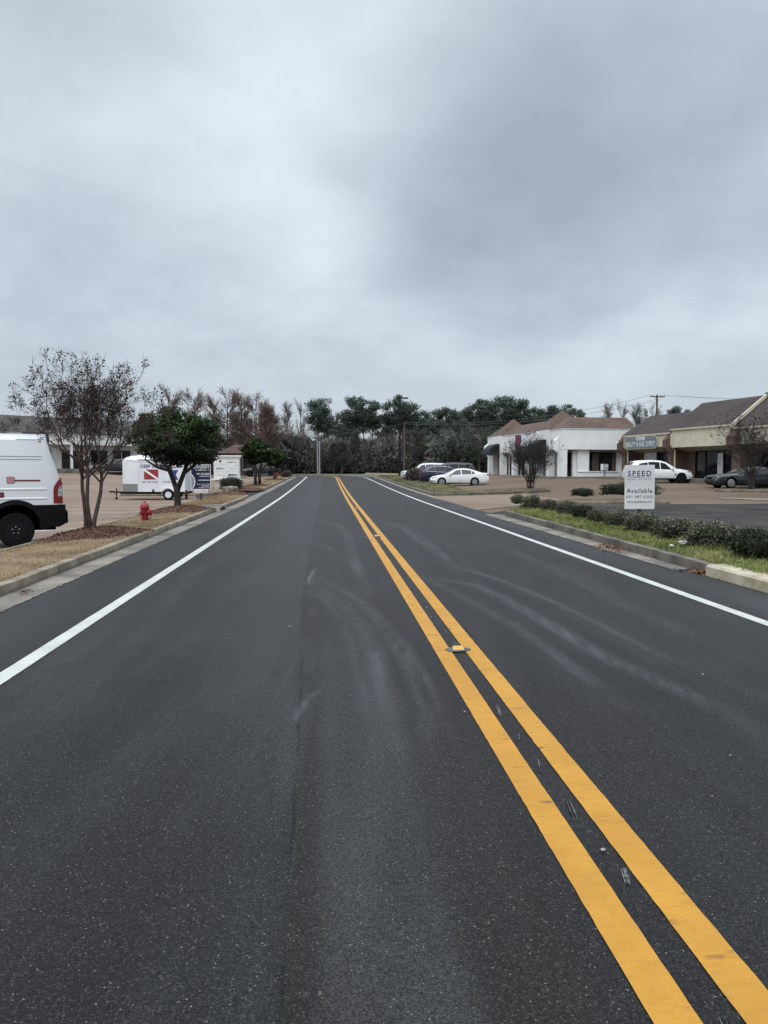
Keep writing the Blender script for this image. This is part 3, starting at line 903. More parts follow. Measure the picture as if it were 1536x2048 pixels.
# front window with frame and blinds
w = P(MB().box(2.95, 5.95, .80, .86, .52, 2.30), 'window', M['shop_glass'], b1)
mb = MB()
for x in (2.97, 3.45, 4.2, 4.32, 5.5, 5.93): mb.box(x-.025, x+.025, .76, .80, .52, 2.30)
mb.box(2.95, 5.95, .765, .80, 2.26, 2.30); mb.box(2.95, 5.95, .765, .80, .52, .56)
P(mb, 'frame', M['dark_frame'], w)
for a, b in ((3.5, 4.17), (5.53, 5.9)): P(MB().box(a, b, .775, .797, .56, 2.26), 'blind', M['brown_blind'], w)
P(MB().box(1.76, 5.97, .27, .35, .44, .52), 'sill', M['white_trim'], b1)
d = P(MB().box(.80, 1.38, .95, 1.0, -.05, 2.28), 'door', M['dark_frame'], b1)
P(MB().box(.98, 1.30, .93, .95, .02, 2.22), 'pane', M['shop_glass'], d)
for y0, y1, m in ((1.25, 2.9, 'bay_grey'), (7.4, 9.0, 'door_dark'), (11.2, 13.2, 'door_dark'), (15.2, 17.0, 'door_dark')):
    d = P(MB().box(.49, .55, y0, y1, 0, 2.28), 'door', M[m], b1)
    if m == 'door_dark': P(MB().box(.45, .49, (y0+y1)/2-.15, (y0+y1)/2+.15, 0, 2.28), 'frame', M['stucco_dim'], d)
# sidewalk in front
pts = []
R3 = Matrix.Translation(bw) @ Matrix.Rotation(rzw, 4, 'Z')
def wl(x, y): v = R3 @ Vector((x, y, 0)); return (v.x, v.y)
mb = MB(); mb.box(-1.9, 8.6, -1.9, .9, -1.4, 0, M=R3); mb.box(-1.9, 1.2, .9, LB+1, -1.4, -.002, M=R3)
structure(mb.build('sidewalk', M['gutter']))
# box sign on the left face
pm = R3 @ Vector((-.62, 10.3, 3.05))
sg = thing('wall_sign', 'red and blue upright box sign on the left face of the white shop', 'sign', pm, rzw)
mb = MB(); mb.box(-.30, .30, -.10, .10, -.15, 1.32); P(mb, 'sign_box', mat('navy_sign_side', (.02,.035,.13), None, 3, .4), sg, bevel=.01)
M['sign_red'] = mat('sign_red', (.30,.03,.03), (.24,.025,.03), 3, .4)
M['sign_blue'] = mat('sign_blue', (.03,.055,.26), None, 3, .4)
P(MB().box(-.275, .04, -.115, -.101, -.1, 1.27), 'red_panel', M['sign_red'], sg)
P(MB().box(.04, .275, -.116, -.101, -.1, 1.27), 'blue_panel', M['sign_blue'], sg)
mb = MB(); mb.box(-.36, .2, -.08, .08, -.52, -.18); P(mb, 'lower_panel', M['white_trim'], sg)
mb = MB(); mb.box(-.33, .17, -.095, -.081, -.31, -.23); mb.box(-.33, .17, -.095, -.081, -.50, -.45); P(mb, 'stripe', M['sign_blue'], sg)
P(MB().box(-.05, .62, -.03, .03, .35, .45), 'bracket', M['black_metal'], sg)

# ------------------------------------------------------------------ brown-roofed strip of shops
C1 = Vector((xat(1245, 70), 70, .85)); C2 = Vector((xat(1462, 56), 56, .85))
rz2 = math.atan2((C2-C1).y, (C2-C1).x); U2 = (C2-C1).length      # two units long
b2 = thing('shop_row', 'row of cream-fronted shops with dark brown roof and brick piers', 'building', C1, rz2)
H2 = U2/2
EXT = 30.0
mb = MB()
mb.box(.1, EXT, 1.45, 9, -1.3, 3.7); P(mb, 'wall', M['brick'], b2)
def roof_seg(x0, x1, e, r, d=2.85, xr0=None):
    mb = MB()
    a = x0 if xr0 is None else xr0
    mb.add([(x0,-.15,e),(x1,-.15,e),(a,d,r),(x1,d,r),(a,7.5,e+.2),(x1,7.5,e+.2)], [(0,1,3,2),(2,3,5,4)])
    mb.add([(x0,-.15,e-.12),(x0,-.15,e),(a,d,r),(a,d,r-.12)], [(0,1,2,3)])
    return mb
r_ = roof_seg(-.12, H2, 3.82, 5.72)
q = roof_seg(H2, U2+.05, 4.10, 6.32); r_.add(q.v, q.f)
q = roof_seg(U2+.05, EXT, 3.84, 6.12); r_.add(q.v, q.f)
# closing gable faces where the roof steps
r_.add([(H2,-.15,3.7),(H2,-.15,4.10),(H2,2.85,6.32),(H2,7.5,4.3),(H2,7.5,3.7)], [(0,1,2,3,4)])
r_.add([(U2+.05,-.15,3.7),(U2+.05,-.15,4.10),(U2+.05,2.85,6.32),(U2+.05,7.5,4.3),(U2+.05,7.5,3.7)], [(0,1,2,3,4)])
r_.add([(-.12,0,3.5),(-.12,-.15,3.82),(-.12,2.85,5.72),(-.12,7.5,4.0),(-.12,7.5,-1)], [(0,1,2,3,4)])
P(r_, 'roof', M['roof_dark'], b2)
# barge board on the raised gable
mb = MB(); mb.prism([(-.22, 4.14), (2.87, 6.46), (2.87, 6.20), (-.22, 3.84)], U2+.05, U2+.22, 'x'); P(mb, 'bargeboard', M['cream'], b2)
mb = MB(); mb.box(U2-.05, U2+.3, 2.80, 2.95, 6.16, 6.50); P(mb, 'finial', M['roof_dark'], b2)
# gutter trims
for x0, x1, z in ((-.1, H2-.02, 3.72), (H2, U2, 4.0), (U2+.24, EXT, 3.74)):
    P(MB().box(x0, x1, -.21, -.06, z-.02, z+.10), 'eave_trim', M['cream'] if z < 3.9 or True else M['white_trim'], b2)
# fascia boards
for x0, x1, z0, z1 in ((.35, H2-.45, 2.66, 3.70), (H2, U2-.15, 2.56, 3.98), (U2+.9, EXT, 2.6, 3.72)):
    P(MB().box(x0, x1, -.06, .10, z0, z1), 'fascia', M['siding'], b2)
    mb = MB(); mb.prism([(.10, z0), (1.44, 2.22), (1.44, 2.6), (.10, z0+.1)], x0-.2, x1+.1, 'x'); P(mb, 'soffit', M['soffit_cream'], b2)
# brick piers with sloping corbels
def brick_pier(x0, x1):
    mb = MB(); mb.prism([(0.0,-1.3),(0.0,2.05),(-.55,2.55),(-.55,3.2),(-.08,3.66),(.12,3.66),(.12,2.5),(1.44,2.3),(1.44,-1.3)], x0, x1, 'x')
    return P(mb, 'pier', M['brick'], b2)
brick_pier(-.2, .25); brick_pier(H2-.5, H2-.05); brick_pier(U2-.02, U2+.9); brick_pier(U2+7.6, U2+8.1)
for x in (.34, H2+.06, U2-.10):
    mb = MB(); mb.tube([(x,-.12,3.7),(x,-.12,2.75),(x,.28,2.3),(x,.28,-1)], .07, 6); P(mb, 'downspout', M['cream'], b2)
# shop fronts
def front(x0, x1, splits, doors=(), panel=None):
    w = P(MB().box(x0, x1, 1.38, 1.44, 0.0, 2.24), 'window', M['shop_glass'], b2)
    mb = MB()
    for x in splits: mb.box(x-.04, x+.04, 1.32, 1.38, 0, 2.24)
    mb.box(x0, x1, 1.325, 1.38, 2.16, 2.24); mb.box(x0, x1, 1.325, 1.38, 0, .12); mb.box(x0, x1, 1.335, 1.38, .52, .57)
    P(mb, 'frame', M['dark_frame'], w)
    for a, b in doors:
        d = P(MB().box(a, b, 1.27, 1.318, .05, 2.0), 'door', M['door_grey'], b2)
        P(MB().box((a+b)/2-.10, (a+b)/2+.10, 1.25, 1.27, 1.15, 1.20), 'handle', M['black_metal'], d)
    if panel: P(MB().box(panel[0], panel[1], 1.25, 1.315, .8, 2.24), 'panel', M['stucco_dim'], b2)
front(1.4, H2-.6, (1.45, 3.55, 5.2, 6.5), (), (1.5, 3.3))
front(H2+1.3, U2-.2, (H2+1.35, H2+2.6, H2+4.0, H2+4.75, H2+5.7, H2+6.6), ((H2+4.08, H2+4.68),))
M['dim_blind'] = mat('dim_blind', (.04,.04,.042), (.07,.07,.072), 2, .7)
for a, b in ((H2+1.6, H2+2.5), (H2+5.9, H2+6.5)): P(MB().box(a, b, 1.345, 1.379, .6, 2.14), 'blind', M['dim_blind'], b2)
P(MB().box(5.6, 6.1, 1.345, 1.379, .6, 1.9), 'poster', M['stucco_dim'], b2)
front(U2+1.0, U2+7.6, (U2+1.1, U2+2.4, U2+3.6, U2+4.8, U2+6.0, U2+7.2))
front(U2+8.2, EXT-.3, (U2+8.3, U2+10, U2+12))
R2 = Matrix.Translation(C1) @ Matrix.Rotation(rz2, 4, 'Z')
mb = MB(); mb.box(-.5, EXT, -1.7, 1.46, -1.3, 0.0, M=R2); structure(mb.build('sidewalk', M['gutter']))
# shop sign, rounded blue-grey panel
sg = thing('shop_sign', 'blue-grey rounded sign with white lettering on the cream shop front', 'sign', R2 @ Vector((3.05, -.20, 3.12)), rz2)
def pill(w, h, r, n=8):
    pts = []
    for cx, cz, a0 in ((w/2-r, h/2-r, 0), (-w/2+r, h/2-r, PI/2), (-w/2+r, -h/2+r, PI), (w/2-r, -h/2+r, 1.5*PI)):
        for k in range(n+1):
            a = a0 + PI/2*k/n; pts.append((cx+r*math.cos(a), cz+r*math.sin(a)))
    return pts
M['sign_slate'] = mat('slate_sign_paint', (.13,.16,.18), (.17,.20,.22), 2, .5)
M['sign_white'] = mat('white_sign_paint', (.62,.63,.64), (.70,.71,.72), 3, .5)
P(MB().prism(pill(4.9, 1.18, .5), .0, .10), 'rim', M['cream'], sg)
P(MB().prism(pill(4.75, 1.05, .46), -.03, .0), 'panel', M['sign_slate'], sg)
P(MB().prism(pill(1.35, .30, .13), -.045, -.031), 'plate', M['sign_white'], sg)
mb = MB(); put_text(mb, 'BEAUTY & NAIL SUPPLY', 0, -.14, 4.45, .46, -.036, .012); P(mb, 'lettering', M['sign_white'], sg)
mb = MB(); put_text(mb, 'M&K NAIL', 0, .335, 1.0, .17, -.05, .01); P(mb, 'lettering', M['sign_slate'], sg)
for o_ in sg.children:
    if o_.name.startswith('plate'): o_.location.z = .335
fl = thing('security_light', 'small white floodlight at the left corner of the brown-roofed shops', 'light', R2 @ Vector((-.1,-.62,3.05)), rz2)
mb = MB(); mb.lathe([(0,0),(.10,.02),(.13,.12),(.11,.2),(0,.22)], 10); P(mb, 'lamp_head', M['white_trim'], fl)
P(MB().box(-.03,.03,.0,.2,.08,.14), 'bracket', M['grey_metal'], fl)

# ------------------------------------------------------------------ pale shops behind the left lot
b3o = Vector((xat(0, 80), 80, T(xat(0,80)+2, 80)))
b3o.z = 1.62
rz3 = math.atan2(92-80, xat(273, 92)-xat(0, 80))
b3 = thing('shop_building', 'long pale shop building with grey mansard roof behind the left parking lot', 'building', b3o, rz3)
X0, X1 = -24, 19
DW = 1.3
M['stucco_mid'] = mat('dusty_white_masonry', (.54,.54,.53), (.64,.64,.63), .8, .8)
P(MB().box(X0, X1, DW, 12, -2, 3.0), 'wall', M['stucco_mid'], b3)
P(MB().box(X0, X1, 0, .3, 2.75, 4.05), 'fascia', M['stucco'], b3)
P(MB().box(X0, X1, .3, DW, 2.75, 2.85), 'soffit', M['stucco_dim'], b3)
mb = MB(); mb.add([(X0,-.25,4.05),(X1,-.25,4.05),(X1,2.2,5.9),(X0,2.2,5.9),(X0,12,5.9),(X1,12,5.9),(X1,12,2),(X0,12,2)], [(0,1,2,3),(3,2,5,4),(4,5,6,7),(1,6,5,2),(0,3,4,7)])
P(mb, 'roof', M['roof_grey'], b3)
for x in frange(X0+2, X1-1, 9.2): P(MB().box(x-.12, x+.12, .05, .28, -2, 2.75), 'pillar', M['stucco'], b3)
for x, w_ in ((-14,1.8),(-8.6,1.8),(-3.5,2),(1.6,1.8),(7.4,2.0),(18,1.8)):
    d = P(MB().box(x, x+w_, DW-.08, DW, -.2, 2.1), 'door', M['door_dark'], b3)
    P(MB().box(x+w_/2-.04, x+w_/2+.04, DW-.12, DW-.08, -.2, 2.1), 'frame', M['dark_frame'], d)
for x, w_ in ((-11.2,2),(-6,2),(4.2,2.0),(10.8,2.2),(13.6,2.4),(20.6,2.5)):
    w = P(MB().box(x, x+w_, DW-.08, DW, .5, 2.2), 'window', M['shop_glass'], b3)
    for q in (x, x+w_/2, x+w_): P(MB().box(q-.04, q+.04, DW-.12, DW-.08, .5, 2.2), 'mullion', M['stucco_dim'], w)
R4 = Matrix.Translation(b3o) @ Matrix.Rotation(rz3, 4, 'Z')
mb = MB(); mb.box(X0, X1, -1.5, 2.2, -2, 0, M=R4); structure(mb.build('sidewalk', M['gutter']))
sg = thing('shop_sign', 'dark blue sign on the pale building behind the white van', 'sign', R4 @ Vector((3.9, -.1, 3.35)), rz3)
P(MB().box(-1.35, 1.35, -.06, .09, -.5, .5), 'panel', mat('dark_blue_sign', (.020,.022,.055), (.055,.06,.14), 2.5, .5, lo=.5, hi=.6), sg)
P(MB().box(-1.42, 1.42, -.02, .1, -.57, .57), 'frame', M['dark_frame'], sg)

# ------------------------------------------------------------------ dark brick building among the cypress trees
b4o = Vector((xat(432, 112), 112, T(xat(490, 112), 112)))
b4 = thing('brick_building', 'low dark brick building with red-brown hip roof under the bare cypress trees', 'building', b4o, math.radians(8))
L4 = 9.6
P(MB().box(.6, L4-.6, 1.5, 8, -1, 3.4), 'wall', M['brick'], b4)
mb = MB(); mb.add([(0,0,3.3),(L4,0,3.3),(L4,9,3.3),(0,9,3.3),(2.6,3,4.7),(L4-2.6,3,4.7),(L4-2.6,6,4.7),(2.6,6,4.7)], [(0,1,5,4),(1,2,6,5),(2,3,7,6),(3,0,4,7),(4,5,6,7),(3,2,1,0)])
P(mb, 'roof', M['roof_red'], b4)
P(MB().box(-.05, L4+.05, -.06, 0, 3.02, 3.34), 'fascia', M['dark_frame'], b4)
for x in frange(.4, L4-.4, 1.75): P(MB().box(x-.13, x+.13, .1, .36, -1, 3.05), 'pillar', M['brick'], b4)
for x in (1.2, 3.2, 5.2, 7.0):
    w = P(MB().box(x, x+1.2, 1.42, 1.5, .6, 2.5), 'window', M['shop_glass'], b4)
    P(MB().box(x+.56, x+.64, 1.38, 1.42, .6, 2.5), 'frame', M['dark_frame'], w)
# ------------------------------------------------------------------ signs, hydrants, poles, mailbox, boulder, litter
M['navy'] = mat('navy_sign_face', (.006,.009,.035), (.010,.014,.048), 2, .4)
M['sign_panel'] = mat('off_white_sign_board', (.58,.58,.59), (.66,.66,.67), 1.2, .5)
M['ink'] = mat('dark_ink', (.022,.022,.030), None, 3, .6)
M['ink_red'] = mat('red_ink', (.36,.03,.04), None, 3, .6)
M['ink_blue'] = mat('blue_ink', (.03,.04,.17), None, 3, .6)
M['ink_navy'] = mat('navy_ink', (.012,.018,.05), None, 3, .6)
M['ink_gold'] = mat('gold_ink', (.30,.22,.09), None, 3, .6)
M['ink_grey'] = mat('grey_ink', (.19,.20,.21), None, 3, .6)
M['post'] = mat('dark_sign_post', (.028,.018,.013), (.045,.03,.022), 6, .8)
M['moon'] = mat('grey_sign_arc', (.24,.26,.27), None, 3, .5)
M['pale_arc'] = mat('pale_sign_arc', (.56,.59,.60), None, 3, .5)

def loc_at(px, py, Y): return at(px, py, Y)
# --- real estate board behind the hedge (right)
Y = 19.6
c = at(1279, 974, Y); sc = Y/1500
s1 = thing('sign_board', 'off-white real estate board on a post standing behind the clipped hedge', 'sign', (c.x, c.y, c.z), math.radians(-6))
w, h = 57*sc, 88*sc
s1.rotation_euler = (0, math.radians(-.6), math.radians(-14))
w /= math.cos(math.radians(2))
P(MB().box(-w/2, w/2, -.008, .010, -h/2, h/2), 'panel', M['sign_panel'], s1)
mb = MB()
def L(s, y_px, wpx, hpx, bold=0.0, space=1.0):
    put_text(mb, s, 0, (974 - y_px)*sc, wpx*sc, hpx*sc, -.0105, bold, 0, space)
# crop 1220..: scale 4.86
L('SPEED', 947, 44.5, 11.0, .018, 1.3)
# slab serifs
L('COMMERCIAL', 954.2, 44.5, 2.8, .008, 1.5); L('REAL ESTATE', 958.6, 45, 2.8, .008, 1.5)
L('Available', 981.5, 49, 9.6, .012, 1.15)
L('601.987.0202', 993.5, 50.5, 5.8, .012, 1.35); L('www.speedcres.com', 1004, 47, 6.2, .006)
P(mb, 'lettering', M['ink'], s1)
zb = T(c.x, c.y) + .1 - c.z
P(MB().box(-.045, .045, .010, .09, zb, h/2-.1), 'post', M['post'], s1)

# --- navy real estate board with rider (left)
Y = 37.6; sc = Y/1500
c = at(401.5, 954, Y)
s2 = thing('sign_board', 'navy blue real estate board with pale arc and a small red-lettered rider below', 'sign', c, math.radians(5))
w, h = 39.5*sc, 50*sc
P(MB().box(-w/2, w/2, -.012, .012, -h/2, h/2), 'frame', M['white_trim'], s2)
f = 1.2*sc
P(MB().box(-w/2+f, w/2-f, -.016, -.0125, -h/2+f, h/2-f), 'panel', M['navy'], s2)
def arc_shape(r0, r1, cx, cz, xlim, z0, z1, y, mi=0, n=14):
    mb = MB(); vs = []
    for k in range(n+1):
        z = z0 + (z1-z0)*k/n
        xo = cx + math.sqrt(max(0, r1*r1-(z-cz)**2)); xi = xlim if r0 is None else cx + math.sqrt(max(0, r0*r0-(z-cz)**2))
        vs += [(max(xlim, xi), y, z), (max(xlim, xo), y, z)]
    mb.add(vs, [(2*k, 2*k+1, 2*k+3, 2*k+2) for k in range(n)]); return mb
xl = -w/2+f
P(arc_shape(None, .50, xl-.30, -h*.19, xl, -h/2+f, h*.13, -.0175), 'pale_arc', M['pale_arc'], s2)
P(arc_shape(None, .46, xl-.32, -h*.19, xl, -h/2+f, h*.10, -.0185), 'grey_arc', M['moon'], s2)
mb = MB()
def L2(s, x_px, y_px, wpx, hpx, bold=0.0): put_text(mb, s, (x_px-401.5)*sc, (954-y_px)*sc, wpx*sc, hpx*sc, -.0195, bold)
L2('OVERBY', 403.5, 934, 31.5, 6.4, .004); L2('COMMERCIAL', 402.5, 940.2, 22, 2.6, .006); mb.box((415.3-401.5)*sc, (418.8-401.5)*sc, -.0195, -.019, (954-940.7)*sc, (954-939.9)*sc)
L2('601.366.8600', 406.5, 947.6, 25, 3.6, .016); L2('overby.net', 409, 952.6, 19.5, 3.6, .016)
mb.box((397-401.5)*sc, (419.4-401.5)*sc, -.0195, -.019, (954-960.8)*sc, (954-959.7)*sc)
L2('Scott Overby, CCIM', 406.5, 968.5, 23.5, 2.6, .016); L2('601.366.8600', 410.5, 971.8, 16, 2.4, .016); L2('scott@overby.net', 407.5, 974.9, 21.5, 2.4, .016)
P(mb, 'lettering', M['white_trim'], s2)
zr = (954-982.6)*sc
r = P(MB().box(-13*sc, 13*sc, -.014, .010, zr-3.3*sc, zr+3.3*sc), 'rider', M['white_trim'], s2)
mb = MB(); put_text(mb, 'FOR LEASE', 0, zr, 22.5*sc, 4.0*sc, -.0155, .01); P(mb, 'lettering', M['ink_red'], r)
zb = T(c.x, c.y) + .05 - c.z
P(MB().box(-.045, .045, .013, .10, zb, h/2-.2), 'post', M['post'], s2)

# --- white monument sign with six tenant panels
Y = 58.0; sc = Y/1500
c = at(454.5, 975, Y); c.z = T(c.x, c.y)+.02
z0 = lambda py: at(454.5, py, Y).z - c.z
s3 = thing('monument_sign', 'white monument sign with six tenant panels on a pale masonry base', 'sign', c, math.radians(3))
X = lambda px: (px-454.5)*sc
P(MB().box(X(431), X(481), -.22, .30, -.4, z0(960)), 'base', mat('pale_sign_base', (.42,.40,.36), (.50,.48,.44), 2, .85), s3)
P(MB().box(X(425), X(484.3), -.34, .42, z0(960), z0(957.2)), 'ledge', M['white_trim'], s3)
P(MB().box(X(429), X(480), -.22, .30, z0(957.2), z0(917.4)), 'cabinet', M['sign_white'], s3)
mb = MB(); 
for k, (a, b) in enumerate(((917.4, 915.2), (915.2, 913.2), (913.2, 910.6))):
    e = .04+.05*k
    mb.box(X(429)-e, X(480)+e, -.22-e, .30+e, z0(a)+.001*k, z0(b))
P(mb, 'cornice', M['white_trim'], s3)
cols = [(431, 453.3), (455, 478)]; rows = [(918.6, 930.0), (931.2, 943.2), (944.4, 956.2)]
for ri, (ya, yb) in enumerate(rows):
    for ci, (xa_, xb_) in enumerate(cols):
        pn = P(MB().box(X(xa_), X(xb_), -.245, -.221, z0(yb), z0(ya)), 'tenant_panel', M['white_trim'], s3)
        mb = MB(); mc = (X(xa_)+X(xb_))/2
        ZZ = lambda py: z0(py)
        y_ = -.2475
        if (ri, ci) == (0, 0):
            vs = [(mc+dx*sc, y_, ZZ(922.9)+dz*sc) for dx, dz in ((-2.4,2.2),(0,2.7),(2.4,2.2),(2.4,-.6),(1.4,-2),(0,-2.8),(-1.4,-2),(-2.4,-.6))]
            mb.add(vs, [tuple(range(8))]); P(mb, 'emblem', mat('dark_brown_ink', (.06,.028,.012), None, 3, .5), pn)
            mb = MB(); put_text(mb, 'ups', mc, ZZ(923), 3.2*sc, 2.2*sc, y_-.002, .01); P(mb, 'lettering', M['ink_gold'], pn)
            mb = MB(); put_text(mb, 'The UPS Store', mc, ZZ(927.9), 15*sc, 1.7*sc, y_, .01); P(mb, 'lettering', M['ink_grey'], pn)
        elif (ri, ci) == (0, 1):
            put_text(mb, 'Game', X(461.6), ZZ(924.6), 9.0*sc, 3.0*sc, y_, .03); P(mb, 'lettering', M['ink'], pn)
            mb = MB(); put_text(mb, 'Stop', X(470.6), ZZ(924.6), 8.6*sc, 3.0*sc, y_, .03); P(mb, 'lettering', M['ink_red'], pn)
        elif (ri, ci) == (1, 0):
            put_text(mb, 'GEICO', mc, ZZ(937), 16.5*sc, 3.8*sc, y_, .035); P(mb, 'lettering', M['ink_blue'], pn)
        elif (ri, ci) == (1, 1):
            put_text(mb, 'Jefferson', mc+1.2*sc, ZZ(936.4), 13*sc, 2.4*sc, y_, 0); put_text(mb, 'Frame Shop', mc, ZZ(939.4), 14.5*sc, 1.6*sc, y_, 0)
            mb.box(mc-8.5*sc, mc-6.6*sc, y_, y_+.002, ZZ(936), ZZ(934.8)); P(mb, 'lettering', M['ink_grey'], pn)
        elif (ri, ci) == (2, 0):
            put_text(mb, 'DHC', mc, ZZ(948.8), 10*sc, 2.6*sc, y_, .0); put_text(mb, 'INSURANCE CLAIMS', mc, ZZ(951.9), 20*sc, 1.8*sc, y_, .01); P(mb, 'lettering', M['ink_gold'], pn)
        else:
            mb.box(X(457.6), X(475.6), y_, y_+.002, ZZ(951.8), ZZ(947.8)); P(mb, 'dark_plate', M['ink_navy'], pn)
            mb = MB(); put_text(mb, 'KOLBE', X(467.5), ZZ(949.7), 12.5*sc, 2.3*sc, y_-.002, .02); P(mb, 'lettering', M['white_trim'], pn)
            mb = MB(); put_text(mb, 'BODY WELLNESS', mc, ZZ(954.2), 18*sc, 1.5*sc, y_, .0); P(mb, 'lettering', M['ink_grey'], pn)

# --- fire hydrants
M['hydrant_red'] = mat('red_hydrant_paint', (.30,.012,.020), (.23,.010,.016), 8, .38, bump=.15, bscale=30)
def make_hydrant():
    r = thing('fire_hydrant', 'red fire hydrant on the dry grass verge between two mulched trees', 'fire hydrant')
    mb = MB(); mb.lathe([(0,0),(.15,0),(.15,.03),(.105,.045),(.105,.36),(.135,.37),(.135,.41),(.115,.42)], 18)
    autosmooth(mb.build('barrel', M['hydrant_red'], r))
    mb = MB(); mb.lathe([(.115,.42),(.145,.425),(.145,.45),(.13,.46),(.115,.51),(.075,.555),(.03,.575),(.03,.61),(0,.612)], 18)
    autosmooth(mb.build('bonnet', M['hydrant_red'], r))
    for ang, rr, ln in ((-20, .085, .22), (160, .06, .16), (-110, .06, .17)):
        mt = Matrix.Translation((0,0,.28)) @ Matrix.Rotation(math.radians(ang), 4, 'Z') @ Matrix.Rotation(PI/2, 4, 'Y')
        mb = MB(); mb.lathe([(rr*.75,.05),(rr*.75,ln-.07),(rr,ln-.07),(rr,ln-.01),(rr*.55,ln),(rr*.3,ln),(rr*.3,ln+.03),(0,ln+.03)], 12, M=mt)
        autosmooth(mb.build('nozzle', M['hydrant_red'], r))
    mb = MB(); pts = [(.20,-.08,.26),(.215,-.09,.16),(.20,-.10,.07),(.17,-.09,.10)]; mb.tube(pts, .007, 5); mb.build('chain', M['black_metal'], r)
    return r
hy = make_hydrant(); g = gp(290, 1042, .14); hy.location = g - Vector((0,0,.02)); hy.scale = (.98,)*3
h2 = copy_tree(hy); h2['label'] = 'small red fire hydrant far off beside the second mulched street tree on the left'; g = gp(554, 955.0, .1); h2.location = g
hy['group'] = h2['group'] = 'red fire hydrants'

# --- boulder
def boulder(name, label, loc, sx, sy, sz, seed, m):
    bm = bmesh.new(); bmesh.ops.create_icosphere(bm, subdivisions=4, radius=1)
    for v in bm.verts:
        p = v.co.copy()
        # blocky: push toward a rounded box
        q = Vector([math.copysign(abs(c)**.5, c) for c in p]); q.normalize()
        mx = max(abs(p.x), abs(p.y), abs(p.z)); p = p.lerp(p/mx, .62)
        n1 = noise.noise(p*1.3 + Vector((seed,0,0))); n2 = noise.noise(p*4 + Vector((0,seed,0))); n3 = abs(noise.noise(p*2.4+Vector((0,0,seed))))
        p *= 1 + .16*n1 + .05*n2 - .12*n3
        v.co = Vector((p.x*sx, p.y*sy, max(-.15, (p.z+.75)*sz)))
    me = D.meshes.new(name); bm.to_mesh(me); bm.free(); me.materials.append(m)
    for f in me.polygons: f.use_smooth = True
    o = D.objects.new(name, me); COL.objects.link(o); o.location = loc
    return tag(o, label, 'boulder')
M['rock'] = mat('tan_grey_rock', (.24,.20,.155), (.085,.065,.048), 2.6, .9, bump=.8, bscale=10, lo=.45, hi=.62, detail=6)
g = gp(460, 987.5, .1)
boulder('boulder', 'blocky tan boulder at the end of the mulched verge before the monument sign', g, .52, .38, .27, 3.1, M['rock'])

# --- street lamps and utility poles
def lamp_post():
    p = gp(799, 951, .15); p = at(799.5, 951, 100); p.z = T(p.x, p.y)
    top = zat(795, 100) - p.z
    r = thing('lamp_post', 'tall black lamp post with flat lamp head beside the parked cars', 'lamp post', p)
    autosmooth(MB().lathe([(.20,-.3),(.20,.7),(.14,.75)], 14).build('base', M['black_metal'], r))
    autosmooth(MB().lathe([(.14,.7),(.105,top-.1),(.11,top+.05),(0,top+.06)], 12).build('pole', M['black_metal'], r))
    P(MB().box(.08, .55, -.04, .04, top-.12, top-.04), 'arm', M['black_metal'], r)
    mb = MB(); mb.prism([(.45,top-.16),(.5,top-.02),(1.0,top+.02),(1.15,top-.05),(1.15,top-.12),(.9,top-.17)], -.2, .2); P(mb, 'lamp_head', M['black_metal'], r)
    P(MB().box(.72,.8,-.03,.03,top+.005,top+.10), 'sensor', M['grey_metal'], r)
lamp_post()
def twin_poles():
    Y = 154
    for k, (px, top, lab) in enumerate(((635.3, 882, 'left of two grey roadside poles at the bend, carrying a small lamp'), (639.3, 882.5, 'right of two plain grey roadside poles at the bend'))):
        p = at(px, 944, Y); p.z = T(p.x, p.y); t = zat(top, Y)-p.z
        r = thing('utility_pole', lab, 'pole', p, 0, 'grey poles at the bend')
        autosmooth(MB().lathe([(.15,-.3),(.12,t),(0,t+.02)], 8).build('shaft', M['galv'], r))
        if k == 0:
            mb = MB(); mb.tube([(0,0,t-.1),(-.3,0,t+.25),(-.5,0,t+.3)], .04, 6); mb.build('arm', M['galv'], r)
            mb = MB(); mb.prism([(-.45,t+.2),(-.5,t+.42),(-1.1,t+.3),(-1.1,t+.12),(-.8,t+.1)], -.2, .2); P(mb, 'lamp_head', M['white_trim'], r)
        else:
            autosmooth(MB().lathe([(.125,.6),(.125,1.1)], 8).build('band', M['white_trim'], r))
twin_poles()
def tee_pole():
    Y = 115; p = at(1311, 940, Y); p.z = T(p.x, p.y); t = zat(789.5, Y)-p.z
    r = thing('utility_pole', 'wooden utility pole with crossarm rising behind the brown-roofed shops', 'pole', p, math.radians(12))
    autosmooth(MB().lathe([(.18,-.3),(.13,t),(0,t+.01)], 10).build('shaft', M['wood_pole'], r))
    P(MB().box(-1.22,1.22,-.19,-.07,t-.38,t-.22), 'crossarm', M['wood_pole'], r)
    for s_ in (-1, 1):
        br = P(MB().box(-.02,.02,-.06,-.03,0,1.0), 'brace', M['wood_pole'], r)
        br.matrix_local = Matrix.Translation((0,-.1,t-1.05)) @ Matrix.Rotation(s_*math.radians(42), 4, 'Y')
    tips = []
    for x in (-1.12, -.72, .6, 1.12):
        o = autosmooth(MB().lathe([(.03,t-.22),(.03,t-.14),(.07,t-.13),(.07,t-.04),(.04,t-.02),(0,t)], 8).build('insulator', M['grey_metal'], r))
        o.location = (x,-.13,0)
        tips.append(Vector(p) + Matrix.Rotation(math.radians(12), 3, 'Z') @ Vector((x,-.13,t-.05)))
    return tips
tips = tee_pole()
